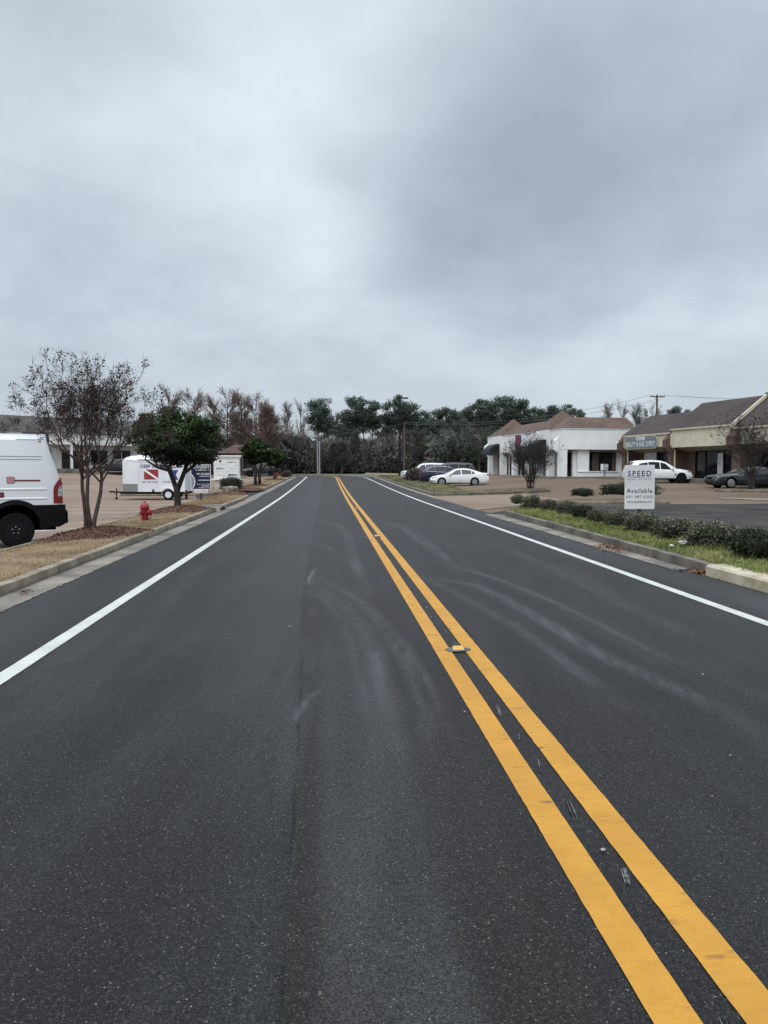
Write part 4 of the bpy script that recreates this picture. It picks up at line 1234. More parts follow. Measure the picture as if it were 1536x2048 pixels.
def thin_pole():
    Y = 126; p = at(808.5, 942, Y); p.z = T(p.x, p.y); t = zat(844, Y)-p.z
    r = thing('utility_pole', 'dark slender utility pole standing just right of the black lamp post', 'pole', p)
    autosmooth(MB().lathe([(.17,-.3),(.12,t),(0,t+.01)], 8).build('shaft', M['wood_pole'], r))
    P(MB().box(-.3,.3,-.16,-.06,t-.35,t-.25), 'crossarm', M['wood_pole'], r)
    return Vector(p)+Vector((0,-.11,t))
tp = thin_pole()
M['wire'] = mat('overhead_wire', (.10,.105,.11), None, 3, .6)
def wire(a, b, sag, label, rad=.016):
    pts = [a.lerp(b, k/16) - Vector((0,0,sag*4*(k/16)*(1-k/16))) for k in range(17)]
    o = MB().tube(pts, rad, 4, cap=False).build('overhead_wire', M['wire'])
    tag(o, label, 'wire', 'overhead power lines')
wire(tips[0], tp, 1.6, 'upper overhead wire running left from the crossarm pole past the pines', .022)
wire(tips[1]-Vector((0,0,.9)), tp-Vector((0,0,.3)), 1.4, 'second overhead wire below the upper one, left of the crossarm pole', .022)
wire(tips[2], at(1760, 797, 96), .35, 'upper overhead wire running right from the crossarm pole over the brown roof', .016)
wire(tips[3], at(1760, 803, 92), .35, 'lower overhead wire running right from the crossarm pole over the brown roof', .016)
wire(tp-Vector((0,0,3.4)), at(985, 873, 150), .6, 'low faint wire crossing in front of the woods right of the lamp post', .016)
wire(tp-Vector((0,0,.2)), at(560, 868, 175), 1.0, 'faint overhead wire crossing the pines left of the lamp post', .016)

# --- drop box on a post before the white shop window
Y = 68.5; p = at(1209, 953, Y); p.z = bw.z; sc = Y/1500
r = thing('drop_box', 'grey drop box on a post in front of the white shop window', 'mailbox', p, math.radians(8))
hb = 26*sc
P(MB().box(-1.9*sc, 1.9*sc, -.08, .08, 0, hb*.55), 'post', M['galv'], r)
mb = MB(); mb.prism([(-4.3*sc, hb*.50), (4.6*sc, hb*.50), (6.0*sc, hb*.93), (4.6*sc, hb), (-5.6*sc, hb)], -.22, .22); P(mb, 'box', M['galv'], r)
P(MB().box(-6.4*sc, -4.4*sc, -.20, .20, hb*.52, hb*1.0), 'flap', M['white_trim'], r)
P(MB().box(0, 3.4*sc, -.228, -.221, hb*.80, hb*.93), 'notice', M['sign_white'], r)
# --- small white sign far left
p = at(525, 948, 104); p.z = T(p.x, p.y); r = thing('small_sign', 'small white sign on a thin post far behind the street trees', 'sign', p, math.radians(10))
P(MB().box(-.02,.02,0,.04,-.1,1.2), 'post', M['galv'], r); P(MB().box(-.03,.26,-.012,0,.95,1.2), 'panel', M['white_trim'], r)
# --- storm drain inlet in the left kerb
g0 = to_xy(-4.28, 30.6)
r = thing('storm_drain', 'dark storm drain opening with pale concrete cheeks in the left kerb', 'drain', (g0[0], g0[1], T(*g0)), TH)
P(MB().box(-.05,.06,-.75,.75,.01,.115), 'opening', M['dark_frame'], r)
M['kerb_new'] = mat('pale_concrete', (.33,.30,.25), (.44,.41,.35), 4, .85, bump=.2, bscale=40)
P(MB().box(-.9,.075,-.98,-.75,-.02,.185), 'cheek', M['kerb_new'], r); P(MB().box(-.9,.075,.75,.98,-.02,.185), 'cheek', M['kerb_new'], r)
P(MB().box(-.9,.07,-.75,.75,.117,.18), 'lid', M['gutter'], r)
# --- raised pavement markers
M['marker'] = mat('yellow_reflector', (.62,.28,.03), (.70,.36,.06), 30, .3)
M['marker_top'] = mat('pale_yellow_plastic', (.66,.42,.13), None, 20, .4)
M['glue'] = mat('grey_adhesive', (.10,.105,.11), (.065,.068,.072), 20, .7, bump=.3, bscale=60)
def marker():
    r = thing('road_reflector', '', 'road reflector')
    mb = MB(); n = 18; vs = []
    for rr, z in ((1, .003), (.86, .012)):
        for k in range(n):
            a = 2*PI*k/n; q = 1+.08*math.sin(3*a+1)+.05*math.sin(5*a)
            vs.append((.118*rr*q*math.cos(a), .072*rr*q*math.sin(a), z))
    mb.add(vs, [(k, (k+1)%n, n+(k+1)%n, n+k) for k in range(n)] + [tuple(range(n, 2*n))]); P(mb, 'adhesive', M['glue'], r)
    mb = MB(); a, b, hh = .052, .045, .024
    mb.add([(-a,-b,.011),(a,-b,.011),(a,b,.011),(-a,b,.011),(-a*.82,-b*.45,.011+hh),(a*.82,-b*.45,.011+hh),(a*.82,b*.45,.011+hh),(-a*.82,b*.45,.011+hh)],
           [(4,5,6,7),(1,2,6,5),(3,0,4,7)]); body = P(mb, 'body', M['marker_top'], r)
    mb = MB(); mb.add([(-a,-b-.0005,.011),(a,-b-.0005,.011),(a*.82,-b*.45-.0005,.0105+hh),(-a*.82,-b*.45-.0005,.0105+hh)], [(0,1,2,3)]); P(mb, 'lens', M['marker'], r)
    mb = MB(); mb.add([(-a,b,.011),(a,b,.011),(a*.82,b*.45,.0105+hh),(-a*.82,b*.45,.0105+hh)], [(3,2,1,0)]); P(mb, 'lens', M['marker'], r)
    return r
mk = marker()
labs = ['nearest yellow road reflector between the double yellow lines', 'second yellow road reflector along the double yellow lines', 'third yellow road reflector, far along the double yellow lines']
for i, (px, py) in enumerate(((908, 1302.5), (745, 1074), (708, 1018))):
    o = mk if i == 0 else copy_tree(mk)
    g = gp(px, py); x, y = road(1.202, to_uv(g.x, g.y)[1]); o.location = (x, y, T(x, y)+.012); o.rotation_euler = (0,0,TH)
    o['label'] = labs[i]; o['group'] = 'yellow road reflectors on the centre line'
# --- scraps of litter and leaf drifts
M['plastic'] = mat('crumpled_white_plastic', (.70,.71,.72), (.85,.86,.87), 12, .4)
def crumple(name, label, loc, s, seed, m):
    bm = bmesh.new(); bmesh.ops.create_icosphere(bm, subdivisions=3, radius=1)
    for v in bm.verts:
        k = noise.noise(v.co*2.1+Vector((seed,0,0)))*.5 + noise.noise(v.co*5+Vector((0,seed,0)))*.3
        v.co *= (.75+k); v.co.z = max(-.3, v.co.z*.6)
    me = D.meshes.new(name); bm.to_mesh(me); bm.free(); me.materials.append(m)
    o = D.objects.new(name, me); COL.objects.link(o); o.location = loc; o.scale = (s*1.4, s, s)
    return tag(o, label, 'litter')
crumple('plastic_bag', 'crumpled white plastic bag caught in the weeds below the hedge', gp(1369, 1090, .2)+Vector((0,0,.05)), .09, 1.2, M['plastic'])
crumple('paper_scrap', 'small white scrap on the grass left of the plastic bag', gp(1343, 1093, .2)+Vector((0,0,.02)), .035, 4.2, M['plastic'])
crumple('paper_scrap', 'flat white scrap on the old asphalt before the two-shrub island', gp(1173, 1004, .0)+Vector((0,0,.03)), .10, 7.7, M['plastic'])
def leaf_drift(name, spots, n, mats, lo, hi, seed, kind='stuff', zfn=None):
    R = random.Random(seed); mb = MB()
    for (cx, cy, rx, ry, ang), cnt in zip(spots, n):
        for _ in range(cnt):
            r = abs(R.gauss(0, .5)); a = R.uniform(0, 2*PI)
            dx, dy = rx*r*math.cos(a), ry*r*math.sin(a)
            x, y = cx + dx*math.cos(ang)-dy*math.sin(ang), cy + dx*math.sin(ang)+dy*math.cos(ang)
            z = T(x, y) + .016 + R.uniform(0, .03)*(1-min(1, r)) if zfn is None else zfn(x, y)+R.uniform(0,.02)
            s = R.uniform(lo, hi); q = Matrix.Rotation(R.uniform(0, 6.3), 3, 'Z') @ Matrix.Rotation(R.uniform(-.6,.6), 3, 'X') @ Matrix.Rotation(R.uniform(-.5,.5), 3, 'Y')
            pts = [(-1,0,0),(-.3,.45,.1),(.5,.38,.0),(1,0,.15),(.4,-.4,.05),(-.4,-.42,0)]
            mb.add([Vector((x,y,z)) + q @ (Vector(p)*s) for p in pts], [tuple(range(6))], 0, R.random())
    o = mb.build(name, mats, tint=True); o['kind'] = kind; return o
M['leaf_litter'] = mat('fallen_leaf', (.15,.055,.025), (.24,.11,.055), 2, .8, tint=(.4, 1.5))
g1, g2, g3 = gp(1228, 1097), gp(1405, 1147), gp(50, 1186)
leaf_drift('fallen_leaves', [(g1.x, g1.y, .5, .9, TH), (g2.x, g2.y, .22, .7, TH), (g3.x, g3.y, .1, .25, TH)], [420, 170, 22], M['leaf_litter'], .02, .045, 5)
# pale grit along the gutters and on the road
mb = MB(); R = random.Random(9)
for _ in range(420):
    side = R.random() < .6
    u = R.gauss(-4.0, .12) if side else R.gauss(5.95, .15); v = R.uniform(7, 36)
    if R.random() < .12: u, v = R.uniform(-3.5, 5.5), R.uniform(2.5, 20)
    x, y = to_xy(u, v); s = R.uniform(.004, .013); z = T(x, y)+.018
    vs = [(x+s*R.uniform(.6,1.4)*math.cos(a), y+s*R.uniform(.6,1.4)*math.sin(a), z) for a in (0,1.3,2.6,3.9,5.2)]
    mb.add(vs+[(x,y,z+s*.7)], [(0,1,5),(1,2,5),(2,3,5),(3,4,5),(4,0,5)], 0, R.random())
o = mb.build('grit', mat('pale_grit', (.30,.29,.27), (.16,.14,.12), 4, .8, tint=(.5,1.4)), tint=True); o['kind'] = 'stuff'
# ------------------------------------------------------------------ vehicles
def car_paint(name, col, flake=0.0, rough=.28, coat=.7):
    m, n = newmat(name)
    tc = n.n('ShaderNodeTexCoord').outputs['Object']
    s = n.n('ShaderNodeSeparateXYZ', i_0=tc)
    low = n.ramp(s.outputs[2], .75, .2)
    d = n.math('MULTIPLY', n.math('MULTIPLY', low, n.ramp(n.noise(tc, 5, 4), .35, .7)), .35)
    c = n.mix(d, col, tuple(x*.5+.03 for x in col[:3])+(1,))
    b = n.n('ShaderNodeBsdfPrincipled', i_Base_Color=c, i_Roughness=rough, i_Metallic=flake)
    b.inputs['Coat Weight'].default_value = coat; b.inputs['Coat Roughness'].default_value = .05
    n.out(b.outputs[0]); return m
M['tyre'] = mat('black_tyre_rubber', (.008,.008,.009), (.013,.013,.013), 8, .9, spec=.06)
M['rim'] = mat('silver_alloy_rim', (.30,.31,.33), None, 8, .35, metal=.6)
M['rim_dark'] = mat('dark_rim', (.010,.010,.011), None, 8, .5, spec=.12)
M['rim_white'] = mat('white_steel_rim', (.68,.69,.69), None, 8, .4)
M['well'] = mat('wheel_well', (.004,.004,.004), None, 4, 1.0, spec=.0)
M['car_glass'] = shop_glass('dark_car_glass', (.006,.007,.008,1), (.014,.016,.018,1), spec=.25)
M['car_glass_light'] = shop_glass('car_glass', (.020,.026,.028,1), (.050,.060,.064,1), .4, .6, spec=.35)
M['lamp_red'] = mat('red_lamp_glass', (.20,.006,.010), (.14,.005,.008), 20, .12, coat=.8)
M['lamp_clear'] = mat('clear_lamp_glass', (.42,.44,.46), (.16,.17,.18), 18, .08, coat=.8)
M['chrome'] = mat('chrome', (.70,.71,.72), None, 8, .12, metal=1.0)
M['trim_black'] = mat('black_plastic_trim', (.006,.006,.007), (.008,.008,.009), 10, .6, spec=.08)
M['plate'] = mat('licence_plate', (.55,.56,.58), None, 8, .4)

def lerp_tab(tab, x):
    if x <= tab[0][0]: return tab[0][1]
    for (a, fa), (b, fb) in zip(tab, tab[1:]):
        if x <= b:
            t = (x-a)/(b-a); return fa + (fb-fa)*t
    return tab[-1][1]

def make_wheel(parent, x, y, r, width, side, style='five', rim_mat='rim', rim_frac=.70):
    """a wheel whose outer face looks toward side*y"""
    mt = Matrix.Rotation(side*-PI/2, 4, 'X')    # +z -> side*y
    mt = Matrix.Rotation(PI/2 if side < 0 else -PI/2, 4, 'X')
    w = autosmooth(MB().lathe([(r*rim_frac,-width/2),(r*.93,-width/2),(r,-width*.36),(r,width*.36),(r*.93,width/2),(r*rim_frac*1.02,width/2),(r*rim_frac,width*.42)], 28, M=mt, closed=True).build('wheel', M['tyre'], parent))
    w.location = (x, y, r)
    mb = MB(); rr = r*rim_frac
    mb.lathe([(rr*1.005,width*.44),(rr*.93,width*.46),(rr*.90,width*.38),(rr*.88,width*.1)], 28, M=mt)
    n = {'five': 5, 'multi': 10, 'seven': 7, 'eight': 8}[style]
    for k in range(n):
        a = 2*PI*k/n + .3
        sw = rr*{'five': .14, 'multi': .06, 'seven': .085, 'eight': .10}[style]
        tw = .22 if style == 'seven' else 0
        c, s_ = math.cos(a), math.sin(a); c2, s2_ = math.cos(a+tw), math.sin(a+tw)
        vs = []
        for zz, f_ in ((width*.40, 1), (width*.26, 1)):
            vs += [Vector((c*rr*.12-s_*sw*1.1, s_*rr*.12+c*sw*1.1, zz)), Vector((c*rr*.12+s_*sw*1.1, s_*rr*.12-c*sw*1.1, zz)),
                   Vector((c2*rr*.93+s2_*sw*.8, s2_*rr*.93-c2*sw*.8, zz)), Vector((c2*rr*.93-s2_*sw*.8, s2_*rr*.93+c2*sw*.8, zz))]
        mb.add([mt @ v for v in vs], [(0,1,2,3),(7,6,5,4),(0,4,5,1),(1,5,6,2),(2,6,7,3),(3,7,4,0)])
    mb.lathe([(rr*.2,width*.2),(rr*.2,width*.42),(rr*.12,width*.45),(0,width*.45)], 12, M=mt)
    rim = fixnormals(mb.build('rim', M[rim_mat], w))
    fixnormals(MB().lathe([(0,width*.02),(rr*.9,width*.02)], 24, M=mt).build('hub', M['well'], w))
    return w

def make_car(name, label, loc, rz, spec, group=None):
    S = dict(L=4.8, W=1.85, zb=.22, wheel_r=.33, xf=.95, xr=3.75, wheel_w=.22, belt=[(0,.7),(4.8,.9)], deck=[(0,.7)], roof=[], plan=[(0,.78),(.25,.9),(.8,1),(4.2,1),(4.6,.93),(4.8,.84)],
             paint=M['white_trim'], glass='car_glass', wheel='five', rim='rim', tumble=.74, side=[], zend=(.42,.45), trim=None)
    S.update(spec)
    root = thing(name, label, 'car', loc, rz, group)
    L_, W2 = S['L'], S['W']/2
    prof = lambda x: lerp_tab(S['deck'], x)
    belt = lambda x: min(lerp_tab(S['belt'], x), prof(x)-.01)
    pl = lambda x: W2*lerp_tab(S['plan'], x)
    # ---- lower body
    xs_ = sorted(set([0, .03, .09, .2, .35] + frange(.5, L_-.5, .22) + [L_-.35, L_-.2, L_-.09, L_-.03, L_] + [q[0] for q in S['deck']]))
    rings = []
    for x in xs_:
        e0, e1 = smooth(0, .22, x), smooth(0, .22, L_-x)
        e = min(e0, e1)
        zt, zl = prof(x), belt(x)
        zb_ = S['zb'] + (1-e)*(.12)
        w = pl(x)
        zm = S['zb'] + (zl-S['zb'])*.55
        rings.append([(x, 0, zb_), (x, -w*.82, zb_), (x, -w*.955, zb_+.06), (x, -w*.99, zb_+.16), (x, -w, zm), (x, -w*.985, zm+(zl-zm)*.6), (x, -w*.945, zl), (x, -w*.86, zl+(zt-zl)*.55), (x, -w*.62, zt-(zt-zl)*.12), (x, 0, zt+.012)])
    mb = MB(); n = len(rings[0])
    full = [r + [(p[0], -p[1], p[2]) for p in reversed(r[1:-1])] for r in rings]
    N = len(full[0])
    mb.v = [p for r in full for p in r]
    for i in range(len(full)-1):
        for k in range(N): mb.f.append([i*N+k, i*N+(k+1)%N, (i+1)*N+(k+1)%N, (i+1)*N+k])
    mb.f.append(list(range(N))); mb.f.append([(len(full)-1)*N+k for k in range(N-1, -1, -1)])
    mb.mi = [0]*len(mb.f); mb.tint = [.5]*len(mb.f)
    low = fixnormals(mb.build('body', [S['paint'], M['well']], root))
    cut = MB()
    for x in (S['xf'], S['xr']):
        cut.lathe([(S['wheel_r']*1.13, -3), (S['wheel_r']*1.13, 3)], 32, M=Matrix.Translation((x, 0, S['wheel_r']+.015)) @ Matrix.Rotation(PI/2, 4, 'X'))
    co = fixnormals(cut.build('cutter', [M['well']]))
    # open the arches only at the flanks: keep a solid core
    bo = low.modifiers.new('arch', 'BOOLEAN'); bo.operation = 'DIFFERENCE'; bo.object = co; bo.solver = 'EXACT'
    try: bo.material_mode = 'TRANSFER'
    except Exception: pass
    co.parent = root
    bpy.context.view_layer.update()
    dg = bpy.context.evaluated_depsgraph_get()
    me = D.meshes.new_from_object(low.evaluated_get(dg))
    low.modifiers.clear(); low.data = me; D.objects.remove(co)
    for x in (S['xf'], S['xr']): P(MB().box(x-S['wheel_r']*1.2, x+S['wheel_r']*1.2, -W2+.34, W2-.34, S['zb']-.02, S['wheel_r']*1.9), 'wheel_housing', M['well'], root)
    # ---- greenhouse joined to the body
    roof = S['roof']; xa, xb = roof[0][0], roof[-1][0]
    zr = lambda x: lerp_tab(roof, x)
    tb = S['tumble']
    def gh(x):
        zl = belt(x); zt = zr(x); w = pl(x)*.945; k = max(0, min(1, (zt-zl)/(S['H']-zl)))
        ws = w*(1-(1-tb)*k)
        zs = zl + max(0, zt-zl)*.86
        return zl, zt, w, ws, zs
    gx = sorted(set([xa+.001] + [q[0] for q in roof[1:-1]] + frange(xa+.05, xb-.05, .13) + [xb-.001]))
    g = MB(); rows = []
    for x in gx:
        zl, zt, w, ws, zs = gh(x)
        half = [(x, -w*.99, zl-.03), (x, -ws, zs), (x, -ws*.93, zs+(zt-zs)*.6), (x, -ws*.75, zt-.004), (x, 0, zt+.012)]
        rows.append(half + [(p[0], -p[1], p[2]) for p in reversed(half[:-1])])
    K = len(rows[0]); g.v = [p for r in rows for p in r]
    for i in range(len(rows)-1):
        for k in range(K-1): g.f.append([i*K+k, i*K+k+1, (i+1)*K+k+1, (i+1)*K+k])
    g.f.append(list(range(K))); g.f.append([(len(rows)-1)*K+k for k in range(K)])
    bm = bmesh.new(); bm.from_mesh(low.data)
    nv = [bm.verts.new(p) for p in g.v]
    for f in g.f: bm.faces.new([nv[i] for i in f])
    bmesh.ops.remove_doubles(bm, verts=bm.verts, dist=1e-5)
    bmesh.ops.recalc_face_normals(bm, faces=bm.faces)
    for f in bm.faces: f.smooth = True
    for ed in bm.edges:
        if len(ed.link_faces) == 2 and ed.calc_face_angle(0) > .55: ed.smooth = False
    bm.to_mesh(low.data); bm.free()
    # ---- glass
    gl = M[S['glass']]
    def sidept(x, t, sgn, off=.010):
        zl, zt, w, ws, zs = gh(x)
        z = zl + (zs-zl)*t; y = w*.99 + (ws-w*.99)*t
        return (x, sgn*(y+off), z)
    for sgn in (-1, 1):
        for quad_ in S['side']:
            mb = MB()   # quad_: list of (x, t) bottom-left, bottom-right, top-right, top-left
            (x0,t0),(x1,t1),(x2,t2),(x3,t3) = quad_
            nseg = 8; vs = []
            for k in range(nseg+1):
                a = k/nseg
                vs += [sidept(x0+(x1-x0)*a, t0+(t1-t0)*a, sgn), sidept(x3+(x2-x3)*a, t3+(t2-t3)*a, sgn)]
            mb.add(vs, [(2*k, 2*k+2, 2*k+3, 2*k+1) for k in range(nseg)])
            P(mb, 'side_window', gl, root)
    if S['trim']:
        for sgn in (-1, 1):
            mb = MB(); mb.tube([sidept(x, t, sgn, .012) for x, t in S['trim']], .014, 5); mb.build('window_trim', M['chrome'], root)
    def top_glass(nm, x0, x1, k):
        mb = MB(); vs = []
        nn = 6
        for i in range(nn+1):
            x = x0 + (x1-x0)*i/nn; zl, zt, w, ws, zs = gh(x)
            for y in (-1, -.5, 0, .5, 1):
                yy = y*ws*k; zz = zt+.012-.016*abs(y)/.75 + .014
                vs.append((x, yy, zz))
        mb.add(vs, [(5*i+j, 5*i+j+1, 5*i+5+j+1, 5*i+5+j) for i in range(nn) for j in range(4)])
        P(mb, nm, gl, root)
    top_glass('windscreen', roof[0][0]+.06, roof[1][0]-.03, .86)
    top_glass('rear_window', roof[-2][0]+.04, roof[-1][0]-.05, .84)
    # ---- wheels
    for x in (S['xf'], S['xr']):
        for sgn in (-1, 1):
            make_wheel(root, x, sgn*(W2-.12), S['wheel_r'], S['wheel_w'], sgn, S['wheel'], S['rim'])
    # ---- details
    def bodyblob(nm, m, pts, th=.02):
        """pts: (x, z) outline set against the flank on both sides"""
        for sgn in (-1, 1):
            mb = MB(); vs = []
            for x, z in pts:
                w = pl(max(0, min(L_, x))); zl = belt(x); zm = S['zb']+(zl-S['zb'])*.55
                y = w if z <= zm else w*(1-.055*min(1, (z-zm)/max(.05, zl-zm))**1.6)
                vs.append((x, sgn*(y+.008), z))
            mb.add(vs, [tuple(range(len(vs)))]); P(mb, nm, m, root)
    for nm, m, pts in S.get('flank', []): bodyblob(nm, m, pts)
    for sgn in (-1, 1):
        zl, zt, w, ws, zs = gh(S['mirror_x'])
        mb = MB(); mb.prism([(-.10,-.02),(.04,-.03),(.10,.03),(.07,.13),(-.06,.12)], 0, .17)
        mb.v = [(S['mirror_x']+p[0], sgn*(w*.96+p[1]+.03), zl+.05+p[2]) for p in mb.v]
        P(mb, 'mirror', S['paint'], root)
    def endbox(nm, m, front, y0, y1, z0, z1, d=.02, depth=.16):
        x = 0 if front else L_
        w = pl(x)
        mb = MB()
        if front: mb.box(-d, depth, y0, y1, z0, z1)
        else: mb.box(L_-depth, L_+d, y0, y1, z0, z1)
        P(mb, nm, m, root)
    for a in S.get('ends', []): endbox(*a)
    return root

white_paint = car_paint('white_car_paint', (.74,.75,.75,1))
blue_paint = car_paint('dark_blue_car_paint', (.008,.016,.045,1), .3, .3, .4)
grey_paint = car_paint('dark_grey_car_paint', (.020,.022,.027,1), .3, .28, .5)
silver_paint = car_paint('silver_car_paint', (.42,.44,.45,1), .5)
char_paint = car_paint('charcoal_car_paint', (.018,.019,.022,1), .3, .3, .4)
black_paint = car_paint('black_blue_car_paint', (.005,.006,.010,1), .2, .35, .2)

# --- white saloon (front toward the road)
LT = 4.9
sedan = dict(L=LT, W=1.85, H=1.46, zb=.20, wheel_r=.335, xf=.95, xr=3.72, paint=white_paint, glass='car_glass_light', wheel='seven', rim='rim', mirror_x=1.62,
  deck=[(0,.56),(.05,.66),(.2,.76),(.6,.86),(1.25,.96),(1.5,1.0),(3.9,1.03),(4.35,1.08),(4.8,1.05),(4.87,.95),(4.9,.80)],
  belt=[(0,.52),(.3,.66),(1.2,.86),(2.4,.92),(4.2,.98),(4.8,.94),(4.9,.78)],
  roof=[(1.15,.95),(2.05,1.38),(2.35,1.44),(2.75,1.465),(3.2,1.43),(3.55,1.345),(4.40,1.085)],
  side=[[(1.62,.06),(2.55,.06),(2.55,.93),(2.12,.90)], [(2.62,.06),(3.42,.07),(3.42,.90),(2.62,.93)], [(3.47,.07),(3.80,.14),(3.62,.72),(3.47,.88)]],
  flank=[('headlight', M['lamp_clear'], [(.12,.60),(.55,.70),(.80,.77),(.45,.765),(.12,.68)]),
         ('tail_light', M['lamp_red'], [(4.40,.92),(4.86,.84),(4.87,.93),(4.70,.97),(4.42,.99)]),
         ('door_seam', M['trim_black'], [(1.50,.34),(1.508,.34),(1.528,.86),(1.52,.86)]), ('door_seam', M['trim_black'], [(2.58,.34),(2.588,.34),(2.598,.88),(2.59,.88)]),
         ('door_seam', M['trim_black'], [(3.30,.42),(3.308,.42),(3.52,.90),(3.512,.90)]),
         ('door_handle', M['chrome'], [(2.30,.79),(2.50,.795),(2.50,.815),(2.30,.81)]), ('door_handle', M['chrome'], [(3.20,.81),(3.40,.815),(3.40,.835),(3.20,.83)]),
         ('sill_trim', M['trim_black'], [(1.35,.205),(3.3,.205),(3.3,.255),(1.35,.255)]),
         ('fog_lamp', M['trim_black'], [(.05,.36),(.36,.35),(.30,.43),(.05,.45)])],
  ends=[('grille', M['trim_black'], True, -.5,.5,.47,.60,.012), ('licence_plate', M['plate'], False, -.26,.26,.62,.74,.015), ('exhaust', M['trim_black'], False, -.6,-.45,.30,.36,.03)])
Yc = 63.9
p = Vector((xat(861, 63), Yc, 0)); p.z = T(p.x+2.4, Yc)
make_car('parked_car', 'white saloon parked nose to the road, nearest of the cars on the right', p, 0, sedan, 'cars parked behind the grass strip on the right')

# --- dark blue crossover (tail toward the road)
suv = dict(L=4.85, W=1.95, H=1.70, zb=.26, wheel_r=.37, xf=.93, xr=3.78, paint=blue_paint, glass='car_glass', wheel='five', rim='rim', mirror_x=1.60,
  deck=[(0,.66),(.05,.80),(.2,.90),(.7,1.0),(1.3,1.09),(1.5,1.1),(4.2,1.16),(4.72,1.14),(4.81,1.02),(4.85,.82)],
  belt=[(0,.6),(.3,.76),(1.2,.96),(2.4,1.02),(4.2,1.10),(4.7,1.08),(4.85,.8)],
  roof=[(1.15,1.06),(2.0,1.56),(2.4,1.67),(3.1,1.70),(3.9,1.64),(4.25,1.57),(4.74,1.15)],
  side=[[(1.62,.06),(2.5,.06),(2.5,.93),(2.05,.90)], [(2.57,.06),(3.42,.07),(3.42,.92),(2.57,.93)], [(3.48,.07),(4.22,.20),(3.98,.70),(3.48,.90)]],
  trim=[(1.62,.05),(2.6,.05),(3.6,.06),(4.28,.18),(4.12,.55),(3.9,.82),(3.4,.96),(2.5,.985),(2.05,.95)],
  flank=[('headlight', M['lamp_clear'], [(.10,.72),(.5,.80),(.75,.86),(.4,.88),(.10,.82)]),
         ('tail_light', M['lamp_red'], [(4.30,.95),(4.82,.84),(4.83,1.0),(4.6,1.06),(4.32,1.04)]),
         ('door_handle', M['chrome'], [(2.25,.90),(2.45,.905),(2.45,.93),(2.25,.925)]), ('door_handle', M['chrome'], [(3.15,.92),(3.35,.925),(3.35,.95),(3.15,.945)]),
         ('door_seam', M['trim_black'], [(1.52,.42),(1.53,.42),(1.55,.98),(1.54,.98)]), ('door_seam', M['trim_black'], [(2.53,.42),(2.54,.42),(2.55,1.0),(2.54,1.0)]),
         ('sill_trim', M['trim_black'], [(1.35,.265),(3.35,.265),(3.35,.36),(1.35,.36)])],
  ends=[('grille', M['trim_black'], True, -.5,.5,.55,.75,.012), ('licence_plate', M['plate'], False, -.26,.26,.62,.74,.015),
        ('tail_light', M['lamp_red'], False, -.86,-.45,.88,1.02,.004), ('tail_light', M['lamp_red'], False, .45,.86,.88,1.02,.004), ('bumper', M['trim_black'], False, -.78,.78,.36,.50,.03)])
p = Vector((xat(838.5, 69)+4.85, 69.3, 0)); p.z = T(p.x-2.4, 69.3)
make_car('parked_car', 'dark blue crossover with chrome window line, parked tail to the road beside the white saloon', p, PI, suv, 'cars parked behind the grass strip on the right')
# --- big charcoal four-by-four with chrome window trim
big = dict(suv, L=5.2, H=1.90, W=2.0, paint=char_paint, xr=4.05, wheel_r=.39,
  deck=[(0,.80),(.05,.98),(.2,1.06),(.7,1.14),(1.3,1.20),(1.6,1.22),(4.9,1.25),(5.1,1.22),(5.18,1.0),(5.2,.85)],
  belt=[(0,.7),(.3,.9),(1.2,1.06),(2.4,1.12),(4.6,1.18),(5.1,1.14),(5.2,.82)],
  roof=[(1.15,1.17),(1.95,1.74),(2.3,1.86),(3.2,1.90),(4.5,1.86),(4.8,1.80),(5.12,1.24)],
  side=[[(1.62,.06),(2.5,.06),(2.5,.93),(2.05,.90)], [(2.57,.06),(3.42,.07),(3.42,.92),(2.57,.93)], [(3.48,.07),(4.35,.12),(4.6,.88),(3.48,.92)]],
  trim=[(1.62,.05),(2.6,.05),(3.6,.06),(4.32,.10),(4.52,.45),(4.66,.93)],
  ends=[('grille', M['chrome'], True, -.55,.55,.62,.90,.012), ('licence_plate', M['plate'], False, -.26,.26,.72,.84,.015)],
  flank=[('headlight', M['lamp_clear'], [(.10,.82),(.5,.88),(.62,.96),(.4,.99),(.10,.95)]), ('tail_light', M['lamp_red'], [(5.0,.9),(5.17,.86),(5.17,1.1),(5.02,1.2)]),
         ('sill_trim', M['trim_black'], [(1.35,.265),(3.5,.265),(3.5,.36),(1.35,.36)])])
p = Vector((xat(845, 73), 73.2, 0)); p.z = T(p.x+2.4, 73.2)
make_car('parked_car', 'tall charcoal four-by-four with silver roofline, second from the far end of the parked row', p, 0, big, 'cars parked behind the grass strip on the right')
# --- silver four-by-four, farthest
sil = dict(big, paint=silver_paint, H=1.92, glass='car_glass_light', trim=None)
p = Vector((xat(801.5, 77.5), 78.0, 0)); p.z = T(p.x+2.4, 78)
make_car('parked_car', 'silver four-by-four nosing toward the road behind the brown bush, farthest of the parked row', p, 0, sil, 'cars parked behind the grass strip on the right')
